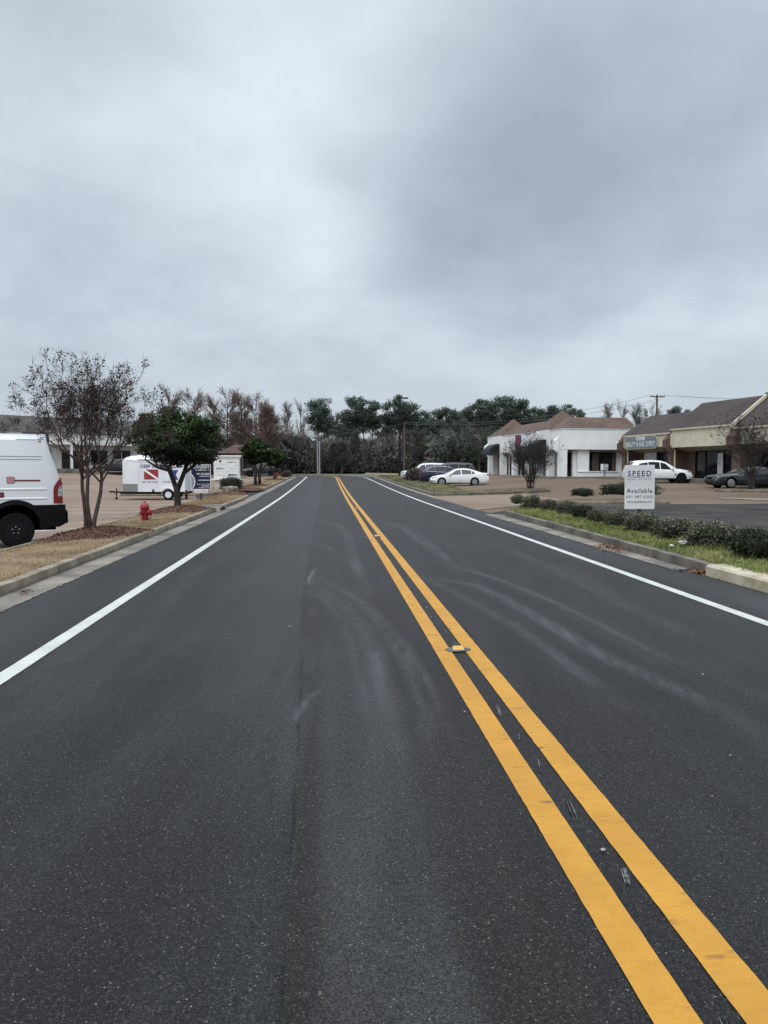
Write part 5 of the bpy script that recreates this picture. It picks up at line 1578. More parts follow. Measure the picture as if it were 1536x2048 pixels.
# --- white luxury crossover before the shops (nose to the right)
bmw = dict(suv, L=4.90, paint=white_paint, W=2.0, H=1.76, wheel='multi', rim='rim_dark', trim=None, xr=3.82,
  roof=[(1.25,1.09),(2.0,1.58),(2.45,1.72),(3.1,1.76),(4.1,1.72),(4.45,1.64),(4.86,1.18)],
  deck=[(0,.70),(.05,.90),(.2,.98),(.7,1.06),(1.3,1.12),(1.5,1.13),(4.2,1.18),(4.82,1.16),(4.91,1.02),(4.95,.82)],
  side=[[(1.66,.06),(2.5,.06),(2.5,.93),(2.12,.90)], [(2.57,.06),(3.42,.07),(3.42,.92),(2.57,.93)], [(3.48,.07),(4.25,.22),(4.12,.72),(3.48,.90)]],
  flank=[f_ for f_ in suv['flank'] if f_[0] not in ('headlight',)] + [('headlight', M['lamp_clear'], [(.10,.78),(.42,.84),(.5,.90),(.3,.92),(.10,.88)]), ('vent', M['trim_black'], [(1.32,.56),(1.42,.56),(1.50,.72),(1.40,.72)])],
  ends=[('grille', M['trim_black'], True, -.45,-.04,.56,.86,.012), ('grille', M['trim_black'], True, .04,.45,.56,.86,.012), ('licence_plate', M['plate'], False, -.26,.26,.7,.82,.015)])
p = Vector((xat(1388, 57.5), 58.6, 0)); p.z = T(p.x-2.4, 58.6)
make_car('parked_car', 'white crossover with dark spoked wheels parked in front of the cream shops', p, PI, bmw)
# --- grey muscle coupe
chal = dict(sedan, L=5.0, W=1.92, H=1.45, paint=grey_paint, glass='car_glass_light', wheel='five', rim='chrome', wheel_r=.36, xf=1.0, xr=3.95, zb=.20, mirror_x=2.02,
  deck=[(0,.70),(.03,.80),(.12,.88),(.5,.93),(1.2,1.0),(1.7,1.03),(4.0,1.08),(4.6,1.10),(4.9,1.07),(4.97,.95),(5.0,.75)],
  belt=[(0,.62),(.2,.76),(1.2,.88),(2.4,.92),(4.2,1.0),(4.9,.96),(5.0,.75)],
  roof=[(1.55,1.01),(2.35,1.38),(2.7,1.44),(3.1,1.455),(3.5,1.42),(4.45,1.11)],
  side=[[(2.02,.08),(3.05,.08),(3.05,.92),(2.45,.90)], [(3.10,.10),(3.65,.25),(3.5,.72),(3.10,.90)]],
  flank=[('tail_light', M['lamp_red'], [(4.6,.84),(4.96,.80),(4.96,.95),(4.62,.97)]), ('marker_light', M['lamp_red'], [(.35,.60),(.50,.61),(.50,.64),(.35,.63)]),
         ('door_seam', M['trim_black'], [(1.72,.34),(1.73,.34),(1.75,.9),(1.74,.9)]), ('door_seam', M['trim_black'], [(3.15,.36),(3.16,.36),(3.2,.93),(3.19,.93)])],
  ends=[('grille', M['trim_black'], True, -.72,.72,.60,.745,.010), ('headlight', M['lamp_clear'], True, -.70,-.58,.615,.73,.016), ('headlight', M['lamp_clear'], True, .58,.70,.615,.73,.016),
        ('headlight', M['lamp_clear'], True, -.52,-.41,.62,.725,.016), ('headlight', M['lamp_clear'], True, .41,.52,.62,.725,.016), ('bumper', M['chrome'], True, -.78,.78,.535,.585,.03), ('intake', M['trim_black'], True, -.5,.5,.27,.40,.01)])
p = Vector((xat(1424, 50), 50.4, 0)); p.z = T(p.x+2.4, 50)
make_car('parked_car', 'dark grey muscle coupe with chrome five-spoke wheels parked by the brick pier', p, math.radians(4), chal)
# --- dark four-by-four across the left lot
lsuv = dict(big, paint=black_paint, trim=None, rim='rim_dark', L=4.9, xr=3.85, deck=[(0,.80),(.05,.98),(.2,1.06),(.7,1.14),(1.3,1.20),(1.6,1.22),(4.6,1.25),(4.8,1.22),(4.88,1.0),(4.9,.85)],
  roof=[(1.25,1.17),(1.95,1.70),(2.3,1.80),(3.2,1.84),(4.2,1.80),(4.5,1.72),(4.82,1.24)], H=1.84, belt=[(0,.7),(.3,.9),(1.2,1.06),(2.4,1.12),(4.3,1.18),(4.8,1.14),(4.9,.82)],
  side=[[(1.66,.06),(2.5,.06),(2.5,.93),(2.1,.90)], [(2.57,.06),(3.42,.07),(3.42,.92),(2.57,.93)], [(3.48,.07),(4.2,.12),(4.3,.84),(3.48,.92)]], ends=big['ends'],
  flank=[('sill_trim', M['chrome'], [(1.35,.30),(3.4,.30),(3.4,.36),(1.35,.36)]), ('headlight', M['lamp_clear'], [(.10,.82),(.5,.88),(.62,.96),(.4,.99),(.10,.95)])])
p = Vector((xat(189, 88), 88.5, 0)); p.z = T(p.x+2.4, 88)
make_car('parked_car', 'black four-by-four parked before the pale building, seen behind the bare tree trunks', p, 0, lsuv)
p = Vector((xat(484, 100), 101, 0)); p.z = T(p.x+2.0, 101)
make_car('parked_car', 'dark vehicle far back by the brick building, partly hidden by the street tree', p, math.radians(6), dict(lsuv, paint=black_paint))

# ------------------------------------------------------------------ white panel van
def make_van():
    gx, gy = xat(127.5, 17.6), 17.6
    rv = math.radians(25)
    off = Matrix.Rotation(rv, 3, 'Z') @ Vector((5.98, -1.02, 0))
    root = thing('panel_van', 'tall white panel van with black lower body and red lettering, backed up to the verge', 'van', (gx-off.x, gy-off.y, T(gx-1.2, gy)), rv)
    Lv, W2, H = 5.95, 1.02, 2.64
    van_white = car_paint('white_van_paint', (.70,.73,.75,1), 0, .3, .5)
    # side outline z stations of the cross-section: (y fraction, z)
    sec = [(.90, .55), (.985, .62), (1.0, .95), (1.0, 1.45), (.99, 1.75), (.955, 2.15), (.905, 2.48), (.82, 2.585), (.6, 2.635), (0, 2.655)]
    top = lambda x: lerp_tab([(0,.95),(.25,1.12),(.9,1.28),(1.05,1.34),(1.75,2.35),(2.1,2.62),(2.5,H),(Lv,H)], x)
    xs_ = [0,.1,.25,.5,.9,1.05,1.3,1.55,1.75,2.1,2.5] + frange(3.0, Lv-.15, .35) + [Lv-.05, Lv]
    rings = []
    for x in xs_:
        k = top(x)/H
        wx = lerp_tab([(0,.75),(.25,.9),(.6,1),(Lv-.12,1),(Lv-.05,.985),(Lv,.95)], x)
        ring = []
        for yf, z in sec:
            zz = .55 + (z-.55)*((top(x)-.55)/(2.655-.55))
            lean = -.30*smooth(1.35, 2.65, zz)*smooth(3.0, Lv, x)**2 - .03*smooth(.9, 1.4, zz)*smooth(5.0, Lv, x)
            ring.append((x+lean, -W2*yf*wx, zz))
        rings.append([(x, 0, .55)] + ring + [(a, -b, c) for a, b, c in reversed(ring[:-1])])
    mb = MB(); N = len(rings[0]); mb.v = [p for r in rings for p in r]
    for i in range(len(rings)-1):
        for k in range(N): mb.f.append([i*N+k, i*N+(k+1)%N, (i+1)*N+(k+1)%N, (i+1)*N+k])
    mb.f += [list(range(N)), [(len(rings)-1)*N+k for k in range(N-1,-1,-1)]]; mb.mi = [0]*len(mb.f); mb.tint = [.5]*len(mb.f)
    body = fixnormals(mb.build('body', [van_white, M['well']], root))
    cut = MB(); rw = .395
    xw = (1.0, 4.95)
    for x in xw: cut.lathe([(.53, -3), (.53, 3)], 36, M=Matrix.Translation((x, 0, rw+.06)) @ Matrix.Rotation(PI/2, 4, 'X'))
    co = fixnormals(cut.build('cutter', [M['well']])); co.parent = root
    bo = body.modifiers.new('arch', 'BOOLEAN'); bo.object = co; bo.solver = 'EXACT'
    try: bo.material_mode = 'TRANSFER'
    except Exception: pass
    bpy.context.view_layer.update()
    body.data = D.meshes.new_from_object(body.evaluated_get(bpy.context.evaluated_depsgraph_get())); body.modifiers.clear(); D.objects.remove(co)
    autosmooth(body, .5)
    y = -W2-.006
    # black lower cladding with the arch cut out
    for sgn in (-1, 1):
        mb = MB(); pts = []
        cx, cz, R_ = xw[1], rw+.06, .565
        pts = [(5.97, .44), (6.0, .50), (6.02, .98), (5.55, .985)]
        pts += [(5.30, .965)]
        arc = [(cx+R_*math.cos(a), cz+R_*math.sin(a)) for a in frange(.80, PI-.62, .1)]
        # outer flare above the wheel
        outer = [(cx+(R_+.13)*math.cos(a), cz+(R_+.13)*math.sin(a)) for a in frange(.72, PI-.3, .1)]
        inner = [(cx+R_*math.cos(a), cz+R_*math.sin(a)) for a in frange(PI-.05, -.1, .1)] if False else [(cx+.53*math.cos(a), cz+.53*math.sin(a)) for a in frange(PI+.05, -.15, .12)]
        poly = [(5.30,.40)] + [(5.9,.44),(6.02,.50),(6.04,.97),(5.36,.97)] + outer[1:] 
        # build as strips: flare ring + rear corner panel
        fl = MB(); n = len(outer); inn = [(cx+.53*math.cos(a), cz+.53*math.sin(a)) for a in frange(-.1, PI+.1, .1)]; out_ = [(cx+.635*math.cos(a), cz+.635*math.sin(a)) for a in frange(-.1, PI+.1, .1)]
        ya, yb = sgn*(W2+.045), sgn*(W2-.03)
        vs = [(a, ya, b) for a, b in inn] + [(a, ya-sgn*.015, b) for a, b in out_] + [(a, yb, b) for a, b in out_] + [(a, yb, b) for a, b in inn]
        q = len(inn)
        fl.add(vs, [(k, k+1, q+k+1, q+k) for k in range(q-1)] + [(q+k, q+k+1, 2*q+k+1, 2*q+k) for k in range(q-1)] + [(k, k+1, 3*q+k+1, 3*q+k) for k in range(q-1)])
        P(fl, 'arch_flare', M['trim_black'], root)
        c = MB(); c.prism([(5.44,.42),(5.88,.45),(6.0,.52),(6.01,.965),(5.30,.965),(5.47,.75)], sgn*(W2-.03), sgn*(W2+.028)); P(c, 'lower_panel', M['trim_black'], root)
        c = MB(); c.prism([(1.6,.50),(4.40,.50),(4.35,.86),(1.7,.86)], sgn*(W2-.03), sgn*(W2+.028)); P(c, 'lower_panel', M['trim_black'], root)
        # pressed ribs
        for z, x0, x1 in ((1.335, 2.2, 5.62), (1.115, 2.2, 5.62)):
            zz = z; yy = W2*1.0
            c = MB(); c.prism([(0,-.03),(.012,-.012),(.012,.012),(0,.03)], x0, x1, 'x'); c.v = [(a, sgn*(yy+b_), zz+c_) for a, b_, c_ in c.v]
            P(c, 'side_rib', van_white, root)
        for z in (2.02, 2.09):
            c = MB(); yy = W2*lerp_tab([(1.75,.99),(2.15,.955)], z)
            c.box(2.2, 5.52, 0, .006, -.006, .006); c.v = [(a, sgn*(yy+b_), z+c_) for a, b_, c_ in c.v]; P(c, 'seam', M['grey_metal'], root)
        c = MB(); yy = W2*.903
        c.box(5.0, 5.5, 0, .006, -.006, .006); c.v = [(a, sgn*(yy+b_), 2.475+c_) for a, b_, c_ in c.v]; P(c, 'seam', M['grey_metal'], root)
        # tail lamp
        tl = MB(); o_ = [(5.755,1.0),(5.955,1.0),(5.95,1.46),(5.925,1.60),(5.84,1.50),(5.775,1.40),(5.757,1.30)]
        tl.prism(o_, sgn*(W2-.06), sgn*(W2+.014)); lamp = P(tl, 'tail_light', M['lamp_red'], root)
        P(MB().prism([(5.85,1.16),(5.953,1.16),(5.953,1.42),(5.90,1.40),(5.865,1.34)], sgn*(W2+.0145), sgn*(W2+.019)), 'clear_lens', M['lamp_clear'], lamp)
        P(MB().prism([(5.85,1.245),(5.953,1.245),(5.953,1.275),(5.85,1.275)], sgn*(W2+.0195), sgn*(W2+.022)), 'lens_bar', M['chrome'], lamp)
        for x in xw:
            make_wheel(root, x, sgn*(W2-.10), rw, .27, sgn, 'five', 'rim_dark', .62)
    for w in [c for c in root.children if c.name.startswith('wheel')]:
        for k in range(5):
            pass
    # chrome nuts on the near rear wheel
    for k in range(5):
        nb = MB(); a = 2*PI*k/5+PI/2; nb.lathe([(.014,0),(.014,.03),(0,.032)], 6, M=Matrix.Translation((4.95+.075*math.cos(a), -(W2-.10)-.128, rw+.075*math.sin(a))) @ Matrix.Rotation(PI/2, 4, 'X'))
        P(nb, 'wheel_nut', M['chrome'], root)
    P(MB().box(5.9, 6.06, -.95, .95, .52, .80), 'bumper', M['trim_black'], root)
    mb = MB(); mb.tube([(4.9,-.3,.35),(5.5,-.45,.42),(5.72,-.5,.44)], .035, 8); mb.build('exhaust', M['trim_black'], root)
    mb = MB(); mb.box(.4, 5.8, -.72, .72, .36, 1.06); P(mb, 'chassis', M['well'], root)
    # decals on the near flank
    yd = -W2-.004
    def pil(w, h, r): return pill(w, h, r, 5)
    X0 = 4.87; zi = 1.545
    d = P(MB().prism([(a+X0, b+zi) for a, b in pil(.165,.155,.035)], yd-.003, yd), 'decal', M['ink_navy'], root)
    P(MB().prism([(a+X0, b+zi) for a, b in pil(.135,.125,.028)], yd-.004, yd-.0031), 'decal_face', mat('pale_pink', (.62,.33,.36), None, 3, .5), d)
    for s1_, s2_ in ((.085, 'ink_red'), (.068, None), (.042, 'ink_red'), (.026, None)):
        pass
    ring = MB(); n = 20
    for r0, r1 in ((.020, .029),):
        vs = [(X0+r*math.cos(2*PI*k/n), yd-.0047, zi+r*math.sin(2*PI*k/n)) for r in (r0, r1) for k in range(n)]
        ring.add(vs, [(k, (k+1)%n, n+(k+1)%n, n+k) for k in range(n)])
    sq_o, sq_i = pil(.088,.082,.022), pil(.072,.066,.016); q = len(sq_o)
    vs = [(X0+a, yd-.0047, zi+b) for a, b in sq_o] + [(X0+a, yd-.0047, zi+b) for a, b in sq_i]
    ring.add(vs, [(k, (k+1)%q, q+(k+1)%q, q+k) for k in range(q)])
    ring.box(X0+.02, X0+.028, yd-.005, yd-.0046, zi+.018, zi+.026)
    P(ring, 'camera_icon', M['ink_red'], d)
    h_ = P(MB().prism([(a+X0+.33, b+zi-.012) for a, b in pil(.58,.034,.017)], yd-.002, yd), 'decal', M['ink_red'], root)
    mb = MB(); put_text(mb, 'offroadlightingtown', X0+.33, zi-.012, .55, .040, yd-.003, .03); P(mb, 'lettering', M['ink_navy'], h_)
    h_ = P(MB().prism([(a+X0-.49, b+zi-.34) for a, b in pil(.70,.125,.03)], yd-.002, yd), 'decal', M['ink_navy'], root)
    mb = MB(); put_text(mb, 'town.com', X0-.49, zi-.34, .64, .085, yd-.003, .02); P(mb, 'lettering', M['ink_red'], h_)
    # front end
    P(MB().box(-.03,.12,-.7,.7,.62,.85), 'grille', M['trim_black'], root)
    return root
make_van()

# ------------------------------------------------------------------ white cargo trailer
def make_trailer():
    Y = 44.0; sc = Y/1500
    x0, xv, x1 = xat(240, Y), xat(277, Y), xat(370, Y)
    g = T((xv+x1)/2, Y)
    root = thing('cargo_trailer', 'white dive-shop cargo trailer with red and blue flag markings, parked behind the evergreen tree', 'trailer', (x0, Y, g))
    zt = lambda py: at(300, py, Y).z - g
    z0, z1 = zt(983.5), zt(919.5)
    a, L_ = xv-x0, x1-x0
    Wt = 1.95
    tw = mat('white_trailer_skin', (.68,.70,.72), (.74,.76,.78), 1.2, .35)
    mb = MB()
    mb.add([(a,0,z0),(L_,0,z0),(L_,Wt,z0),(a,Wt,z0),(0,Wt*.75,z0),(0,Wt*.25,z0)]+[(a,0,z1),(L_,0,z1),(L_,Wt,z1),(a,Wt,z1),(0,Wt*.75,z1),(0,Wt*.25,z1)],
           [(0,3,2,1),(0,5,4,3),(0,1,7,6),(1,2,8,7),(2,3,9,8),(3,4,10,9),(4,5,11,10),(5,0,6,11),(6,7,8,9),(6,9,10,11)])
    P(mb, 'body', tw, root)
    # curved roof cap
    mb = MB(); n = 8; rows = []
    for x, w0, w1, hh in ((0,.25*Wt,.75*Wt,.10),(a*.4,.15*Wt,.85*Wt,.24),(a,0,Wt,.29),(L_-.05,0,Wt,.29),(L_,0.02,Wt-.02,.2)):
        rows.append([(x, w0+(w1-w0)*k/n, z1+.002+hh*math.sin(PI*k/n)**.55) for k in range(n+1)])
    mb.v = [p for r in rows for p in r]
    for i in range(len(rows)-1):
        for k in range(n): mb.f.append([i*(n+1)+k, i*(n+1)+k+1, (i+1)*(n+1)+k+1, (i+1)*(n+1)+k])
    mb.f += [list(range(n+1)), [(len(rows)-1)*(n+1)+k for k in range(n, -1, -1)]]; mb.mi=[0]*len(mb.f); mb.tint=[.5]*len(mb.f)
    autosmooth(mb.build('roof', mat('white_trailer_roof', (.76,.78,.79), None, 2, .4), root), .8)
    P(MB().box(a-.02, L_+.02, -.02, -.001, z1-.03, z1+.03), 'roof_rail', M['galv'], root)
    P(MB().box(a-.03, a+.03, -.018, -.001, z0, z1-.03), 'corner_trim', tw, root)
    # stone guard on the nose
    zg = zt(968)
    M['tread'] = mat('tread_plate', (.30,.31,.31), (.22,.225,.23), 20, .4, metal=.4)
    mb = MB(); mb.add([(a,-.012,z0),(a,-.012,zg),(0,.25*Wt-.012,zg),(0,.25*Wt-.012,z0),(0-.012,.75*Wt,z0),(0-.012,.75*Wt,zg)], [(0,1,2,3),(3,2,5,4)]); P(mb, 'stone_guard', M['tread'], root)
    # drawbar and jack
    P(MB().box(-.05, L_-.05, .2, .3, z0-.14, z0-.002), 'frame', M['black_metal'], root); P(MB().box(.0, L_-.05, Wt-.3, Wt-.2, z0-.14, z0-.002), 'frame', M['black_metal'], root)
    mb = MB(); mb.tube([(.9,.25,z0-.07),(-.75,Wt/2,z0-.05)], .05, 6); mb.tube([(.9,Wt-.25,z0-.07),(-.75,Wt/2,z0-.05)], .05, 6); mb.box(-.98,-.70,Wt/2-.06,Wt/2+.06,z0-.08,z0+.02); P(mb, 'drawbar', M['black_metal'], root)
    mb = MB(); mb.tube([(-.52,Wt/2-.1,z0+.22),(-.52,Wt/2-.1,.12)], .03, 8); mb.lathe([(.0,-.04),(.07,-.04),(.07,.04),(0,.04)], 10, M=Matrix.Translation((-.52,Wt/2-.1,.07)) @ Matrix.Rotation(PI/2,4,'X')); P(mb, 'jack', M['black_metal'], root)
    mb = MB(); mb.tube([(-.4,Wt/2-.12,z0+.1),(-.55,Wt/2-.2,z0-.2),(-.72,Wt/2-.1,z0-.02)], .012, 5); mb.build('chain', M['black_metal'], root)
    # wheel and fender
    r = 10.6*sc; xw = xat(336.8, Y)-x0
    for yy, sgn in ((.02, -1), (Wt-.02, 1)):
        make_wheel(root, xw, yy, r, .18, sgn, 'eight', 'rim_white', .62)
        mb = MB(); n = 12; vs = []
        for k in range(n+1):
            an = PI*k/n
            for rr, y_ in ((1.22*r, -.15), (1.22*r, .04), (1.44*r, .03), (1.42*r, -.01)):
                vs.append((xw+rr*math.cos(an), yy+(y_ if sgn < 0 else -y_), r+rr*math.sin(an)*1.02))
        mb.add(vs, [(4*k+j, 4*k+j+1, 4*k+5+j, 4*k+4+j) for k in range(n) for j in range(3)]); P(mb, 'fender', tw if sgn > 0 else M['white_trim'], root)
    P(MB().box(L_-.02, L_+.10, .1, .2, .05, z0+.02), 'stabiliser', M['black_metal'], root)
    P(MB().box(xat(306.5,Y)-x0-.05, xat(306.5,Y)-x0+.05, -.05, -.003, z0-.02, z0+.14), 'marker_lamp', M['black_metal'], root)
    P(MB().box(L_-.06, L_+.06, .05, .22, z0-.1, z0+.1), 'tail_light', M['lamp_red'], root)
    # markings
    X = lambda px: xat(px, Y)-x0
    Z = lambda py: zt(py)
    y = -.004
    mb = MB(); put_text(mb, 'DEEP SOUTH SCUBA', (X(281.8)+X(366))/2, Z(932.8), X(366)-X(281.8), .20, y, .025); P(mb, 'lettering', M['ink_blue'], root)
    fl_ = P(MB().box(X(288.6), X(317.3), y, y+.003, Z(959), Z(939)), 'dive_flag', M['sign_red'], root)
    w_ = .10
    mb = MB(); mb.prism([(X(288.7), Z(939.1)), (X(291.9), Z(939.1)), (X(317.2), Z(956.5)), (X(317.2), Z(958.9)), (X(313.8), Z(958.9)), (X(288.7), Z(942.0))], y-.002, y-.0005); P(mb, 'stripe', M['white_trim'], fl_)
    fb = P(MB().prism([(X(343), Z(940)), (X(357.5), Z(940)), (X(352), Z(949.5)), (X(357), Z(959.5)), (X(343), Z(959.5))], y, y+.003), 'signal_flag', M['ink_blue'], root)
    P(MB().box(X(330.5), X(342.9), y-.0005, y+.002, Z(959.5), Z(940)), 'white_half', M['white_trim'], fb)
    P(MB().box(X(330.2), X(330.5), y-.0005, y+.002, Z(959.5), Z(940)), 'outline', M['ink_grey'], fb)
    mb = MB(); put_text(mb, '601-957 DIVE', (X(285.2)+X(316.6))/2, Z(964), X(316.6)-X(285.2), .105, y, .015); P(mb, 'lettering', M['ink'], root)
    mb = MB(); put_text(mb, 'RIDGELAND, MS', (X(327)+X(361))/2, Z(964), X(361)-X(327), .105, y, .015); P(mb, 'lettering', M['ink'], root)
make_trailer()
# ------------------------------------------------------------------ vegetation
M['bark'] = mat('brown_bark', (.048,.034,.027), (.095,.070,.056), 5, .95, bump=.6, bscale=30)
M['bark_red'] = mat('reddish_smooth_bark', (.042,.025,.020), (.078,.048,.039), 5, .8, bump=.3, bscale=30)
M['bark_dark'] = mat('dark_wet_bark', (.018,.015,.013), (.040,.033,.028), 6, .8, bump=.6, bscale=30)
M['bark_grey'] = mat('pale_grey_bark', (.15,.135,.125), (.24,.22,.205), 2, .9)
M['pine_bark'] = mat('pine_bark', (.060,.048,.043), (.10,.082,.074), 2, .95)
M['seed'] = mat('dark_seed_heads', (.026,.016,.015), (.054,.032,.029), 3, .9, tint=(.5, 1.3))
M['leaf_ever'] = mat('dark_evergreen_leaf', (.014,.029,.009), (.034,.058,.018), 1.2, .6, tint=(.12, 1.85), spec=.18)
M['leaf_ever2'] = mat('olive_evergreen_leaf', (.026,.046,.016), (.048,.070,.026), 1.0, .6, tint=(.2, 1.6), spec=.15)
M['needle'] = mat('pine_needles', (.066,.090,.070), (.100,.125,.094), .25, .85, tint=(.40, 1.5), spec=.2)  # needles paled and greyed so the colour carries distance haze
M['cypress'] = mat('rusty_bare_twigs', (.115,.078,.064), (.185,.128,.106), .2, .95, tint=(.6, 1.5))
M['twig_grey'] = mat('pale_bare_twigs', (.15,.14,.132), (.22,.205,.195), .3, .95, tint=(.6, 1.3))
M['thicket'] = mat('tangled_undergrowth', (.066,.062,.057), (.112,.097,.090), .16, .95, tint=(.35, 1.7), lo=.35, hi=.65)  # undergrowth colour lifted toward grey to paint in far haze
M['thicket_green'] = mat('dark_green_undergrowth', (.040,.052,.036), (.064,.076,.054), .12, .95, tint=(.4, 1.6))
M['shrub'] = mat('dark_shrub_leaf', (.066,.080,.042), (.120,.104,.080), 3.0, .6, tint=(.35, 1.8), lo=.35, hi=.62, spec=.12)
M['shrub_core'] = mat('dark_shrub_core', (.014,.012,.010), (.028,.022,.018), 8, .95)  # solid dark core filling the shrub behind its leaves
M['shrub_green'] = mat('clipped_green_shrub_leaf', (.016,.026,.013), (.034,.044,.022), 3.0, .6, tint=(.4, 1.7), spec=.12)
M['bush_brown'] = mat('brown_bush_leaf', (.050,.034,.028), (.085,.060,.050), 3, .85, tint=(.4, 1.5))
M['grass_blade_dry'] = mat('dry_grass_blade', (.235,.165,.088), (.345,.255,.145), .9, .85, tint=(.5, 1.45), spec=.15)
M['grass_blade_green'] = mat('weed_blade', (.125,.165,.040), (.25,.24,.090), 1.3, .7, tint=(.45, 1.6), spec=.2, lo=.4, hi=.62)
M['grass_blade_mixed'] = mat('patchy_grass_blade', (.075,.092,.034), (.20,.150,.080), .55, .85, tint=(.5, 1.5), spec=.15, lo=.35, hi=.65)
M['chip'] = mat('bark_chip', (.075,.032,.020), (.155,.072,.044), 9, .9, tint=(.4, 1.7))

def rvec(R):
    while True:
        v = Vector((R.uniform(-1,1), R.uniform(-1,1), R.uniform(-1,1)))
        if .05 < v.length < 1: return v.normalized()
def leaf(mb, p, s, R, tint=None, up=0.0, asp=.5):
    a = rvec(R); b = rvec(R)
    if up: a = (a + Vector((0,0,up*-.2))).normalized()
    b = (b - a*b.dot(a)); b = b.normalized() if b.length > 1e-4 else a.orthogonal().normalized()
    a, b = a*s, b*s*asp
    mb.add([p-a, p-b*.9+a*.1, p+a, p+b*.9+a*.1], [(0,1,2,3)], 0, R.random() if tint is None else tint)
def strip(mb, pts, w, R, tint=None):
    """thin twig as a narrow triangular-section ribbon"""
    mb.tube(pts, [w*(1-.7*i/(len(pts)-1)) for i in range(len(pts))], 3, cap=False, tint=R.random() if tint is None else tint)

def grow(R, p, d, L, r, depth, cfg, out, tips):
    """recursive limb; out: list of (points, radii, depth)"""
    n = cfg.get('seg', 4)
    pts, rad = [p.copy()], [r]
    q, dd = p.copy(), d.copy()
    for i in range(n):
        dd = (dd + rvec(R)*cfg['wander'] + Vector((0,0,1))*cfg['up'] ).normalized()
        q = q + dd*(L/n); pts.append(q.copy()); rad.append(r*(1-(1-cfg['taper'])*(i+1)/n))
    out.append((pts, rad, depth))
    if depth >= cfg['depth']:
        tips.append((pts[-1], dd)); tips.append((pts[n//2], dd)); return
    k = cfg['kids'][min(depth, len(cfg['kids'])-1)]
    for j in range(k):
        t = R.uniform(.35, 1.0) if j else 1.0
        i = min(n-1, int(t*n)); base = pts[i].lerp(pts[i+1], t*n-i) if t < 1 else pts[-1]
        perp = (rvec(R)); perp = (perp - dd*perp.dot(dd)).normalized()
        ang = R.uniform(*cfg['spread'])*(.6 if j == 0 else 1)
        nd = (dd*math.cos(ang) + perp*math.sin(ang)).normalized()
        grow(R, base, nd, L*R.uniform(*cfg['shrink']), max(cfg['rmin'], r*cfg['taper']*R.uniform(.55, .85)), depth+1, cfg, out, tips)
def limbs_mesh(out, n0=7, maxdepth=9, mb=None):
    mb = mb or MB()
    for pts, rad, dp in out:
        if dp <= maxdepth: mb.tube(pts, rad, max(3, n0-dp*2), cap=False)
    return mb

# ---------------- the crape myrtle by the van
def crape_myrtle(name, label, base, height, width, seed, trunks, seeds, m_bark, m_seed, fork=.42, group=None, lean=(0,0), seedsize=.022, kids=(3,3,3,2), rr=.055, depth=4, density=1.0, up=.05, splay=.24):
    R = random.Random(seed)
    root = thing(name, label, 'tree', base, 0, group)
    cfg = dict(seg=4, wander=.13, up=up, taper=.62, depth=depth, kids=list(kids), spread=(.35,.85), shrink=(.55,.82), rmin=.0035)
    twigs = []; tips = []
    for k in range(trunks):
        a = 2*PI*k/trunks + seed
        kk = k-(trunks-1)/2
        bx = Vector((kk*2*rr, .05*math.sin(a), -.08))
        top = Vector((kk*splay+.03, .16*math.sin(a*1.7), height*fork*(1+.06*math.sin(k*2.3))))
        pts = [bx.lerp(top, t) + Vector((.035*math.sin(t*5+k*2)*math.sin(PI*t), .03*math.cos(t*5+k), 0)) for t in (0,.15,.3,.5,.7,.85,1)]
        rad = [rr*(1.25-.45*t) for t in (0,.15,.3,.5,.7,.85,1)]
        autosmooth(MB().tube(pts, rad, 9).build('trunk', m_bark, root), 2)
        nl = 6
        for j in range(nl):
            b = j*2*PI/nl + k + R.uniform(-.3,.3)
            out = R.uniform(.35,1.9) if j % 3 else R.uniform(.1,.5)
            d = Vector((math.cos(b)*out, math.sin(b)*out, 1)).normalized()
            grow(R, pts[-1-(j % 2)], d, height*.26*R.uniform(.8,1.1), rr*.52, 0, cfg, twigs, tips)
    # squeeze the crown to its measured outline
    zl_ = sorted(p.z for pts, _, _ in twigs for p in pts); zt = zl_[int(.995*len(zl_))]
    xl_ = sorted(abs(p.x) for pts, _, _ in twigs for p in pts); xw = xl_[int(.97*len(xl_))]
    z0 = height*fork
    def fit(p):
        k = max(0, (p.z - z0*.9)/(zt - z0*.9))
        if p.z > zt: p = Vector((p.x, p.y, zt+(p.z-zt)*.3))
        return Vector((p.x*(1 + (width/2/xw-1)*min(1, k*2.2)), p.y*(1+(width/2/xw-1)*min(1,k*2.2)), p.z if p.z < z0 else z0+(p.z-z0)*(height-z0)/(zt-z0)))
    twigs = [([fit(p) for p in pts], rad, d) for pts, rad, d in twigs]
    tips = [(fit(p), d) for p, d in tips]
    big = [q for q in twigs if q[2] <= 1]; small = [q for q in twigs if q[2] > 1]
    limbs_mesh(big, 6).build('limbs', m_bark, root, sm=True)
    mb = limbs_mesh(small, 6)
    for p, d in tips:
        for _ in range(3):
            e = p + (d + rvec(R)*.8).normalized()*R.uniform(.1, .28)
            strip(mb, [p, p.lerp(e, .5)+rvec(R)*.02, e], .0045, R)
    mb.build('twigs', m_bark, root)
    mb = MB()
    for p, d in tips:
        if R.random() > seeds: continue
        q = p + d*R.uniform(0,.15)
        c = q + rvec(R)*.05
        for _ in range(int(R.randint(5, 13)*density)):
            leaf(mb, c + rvec(R)*R.uniform(.01,.13), R.uniform(.6,1.5)*seedsize, R, asp=.6)
    mb.build('crown', m_seed, root, tint=True)
    return root
g = gp(180, 1070, .1)
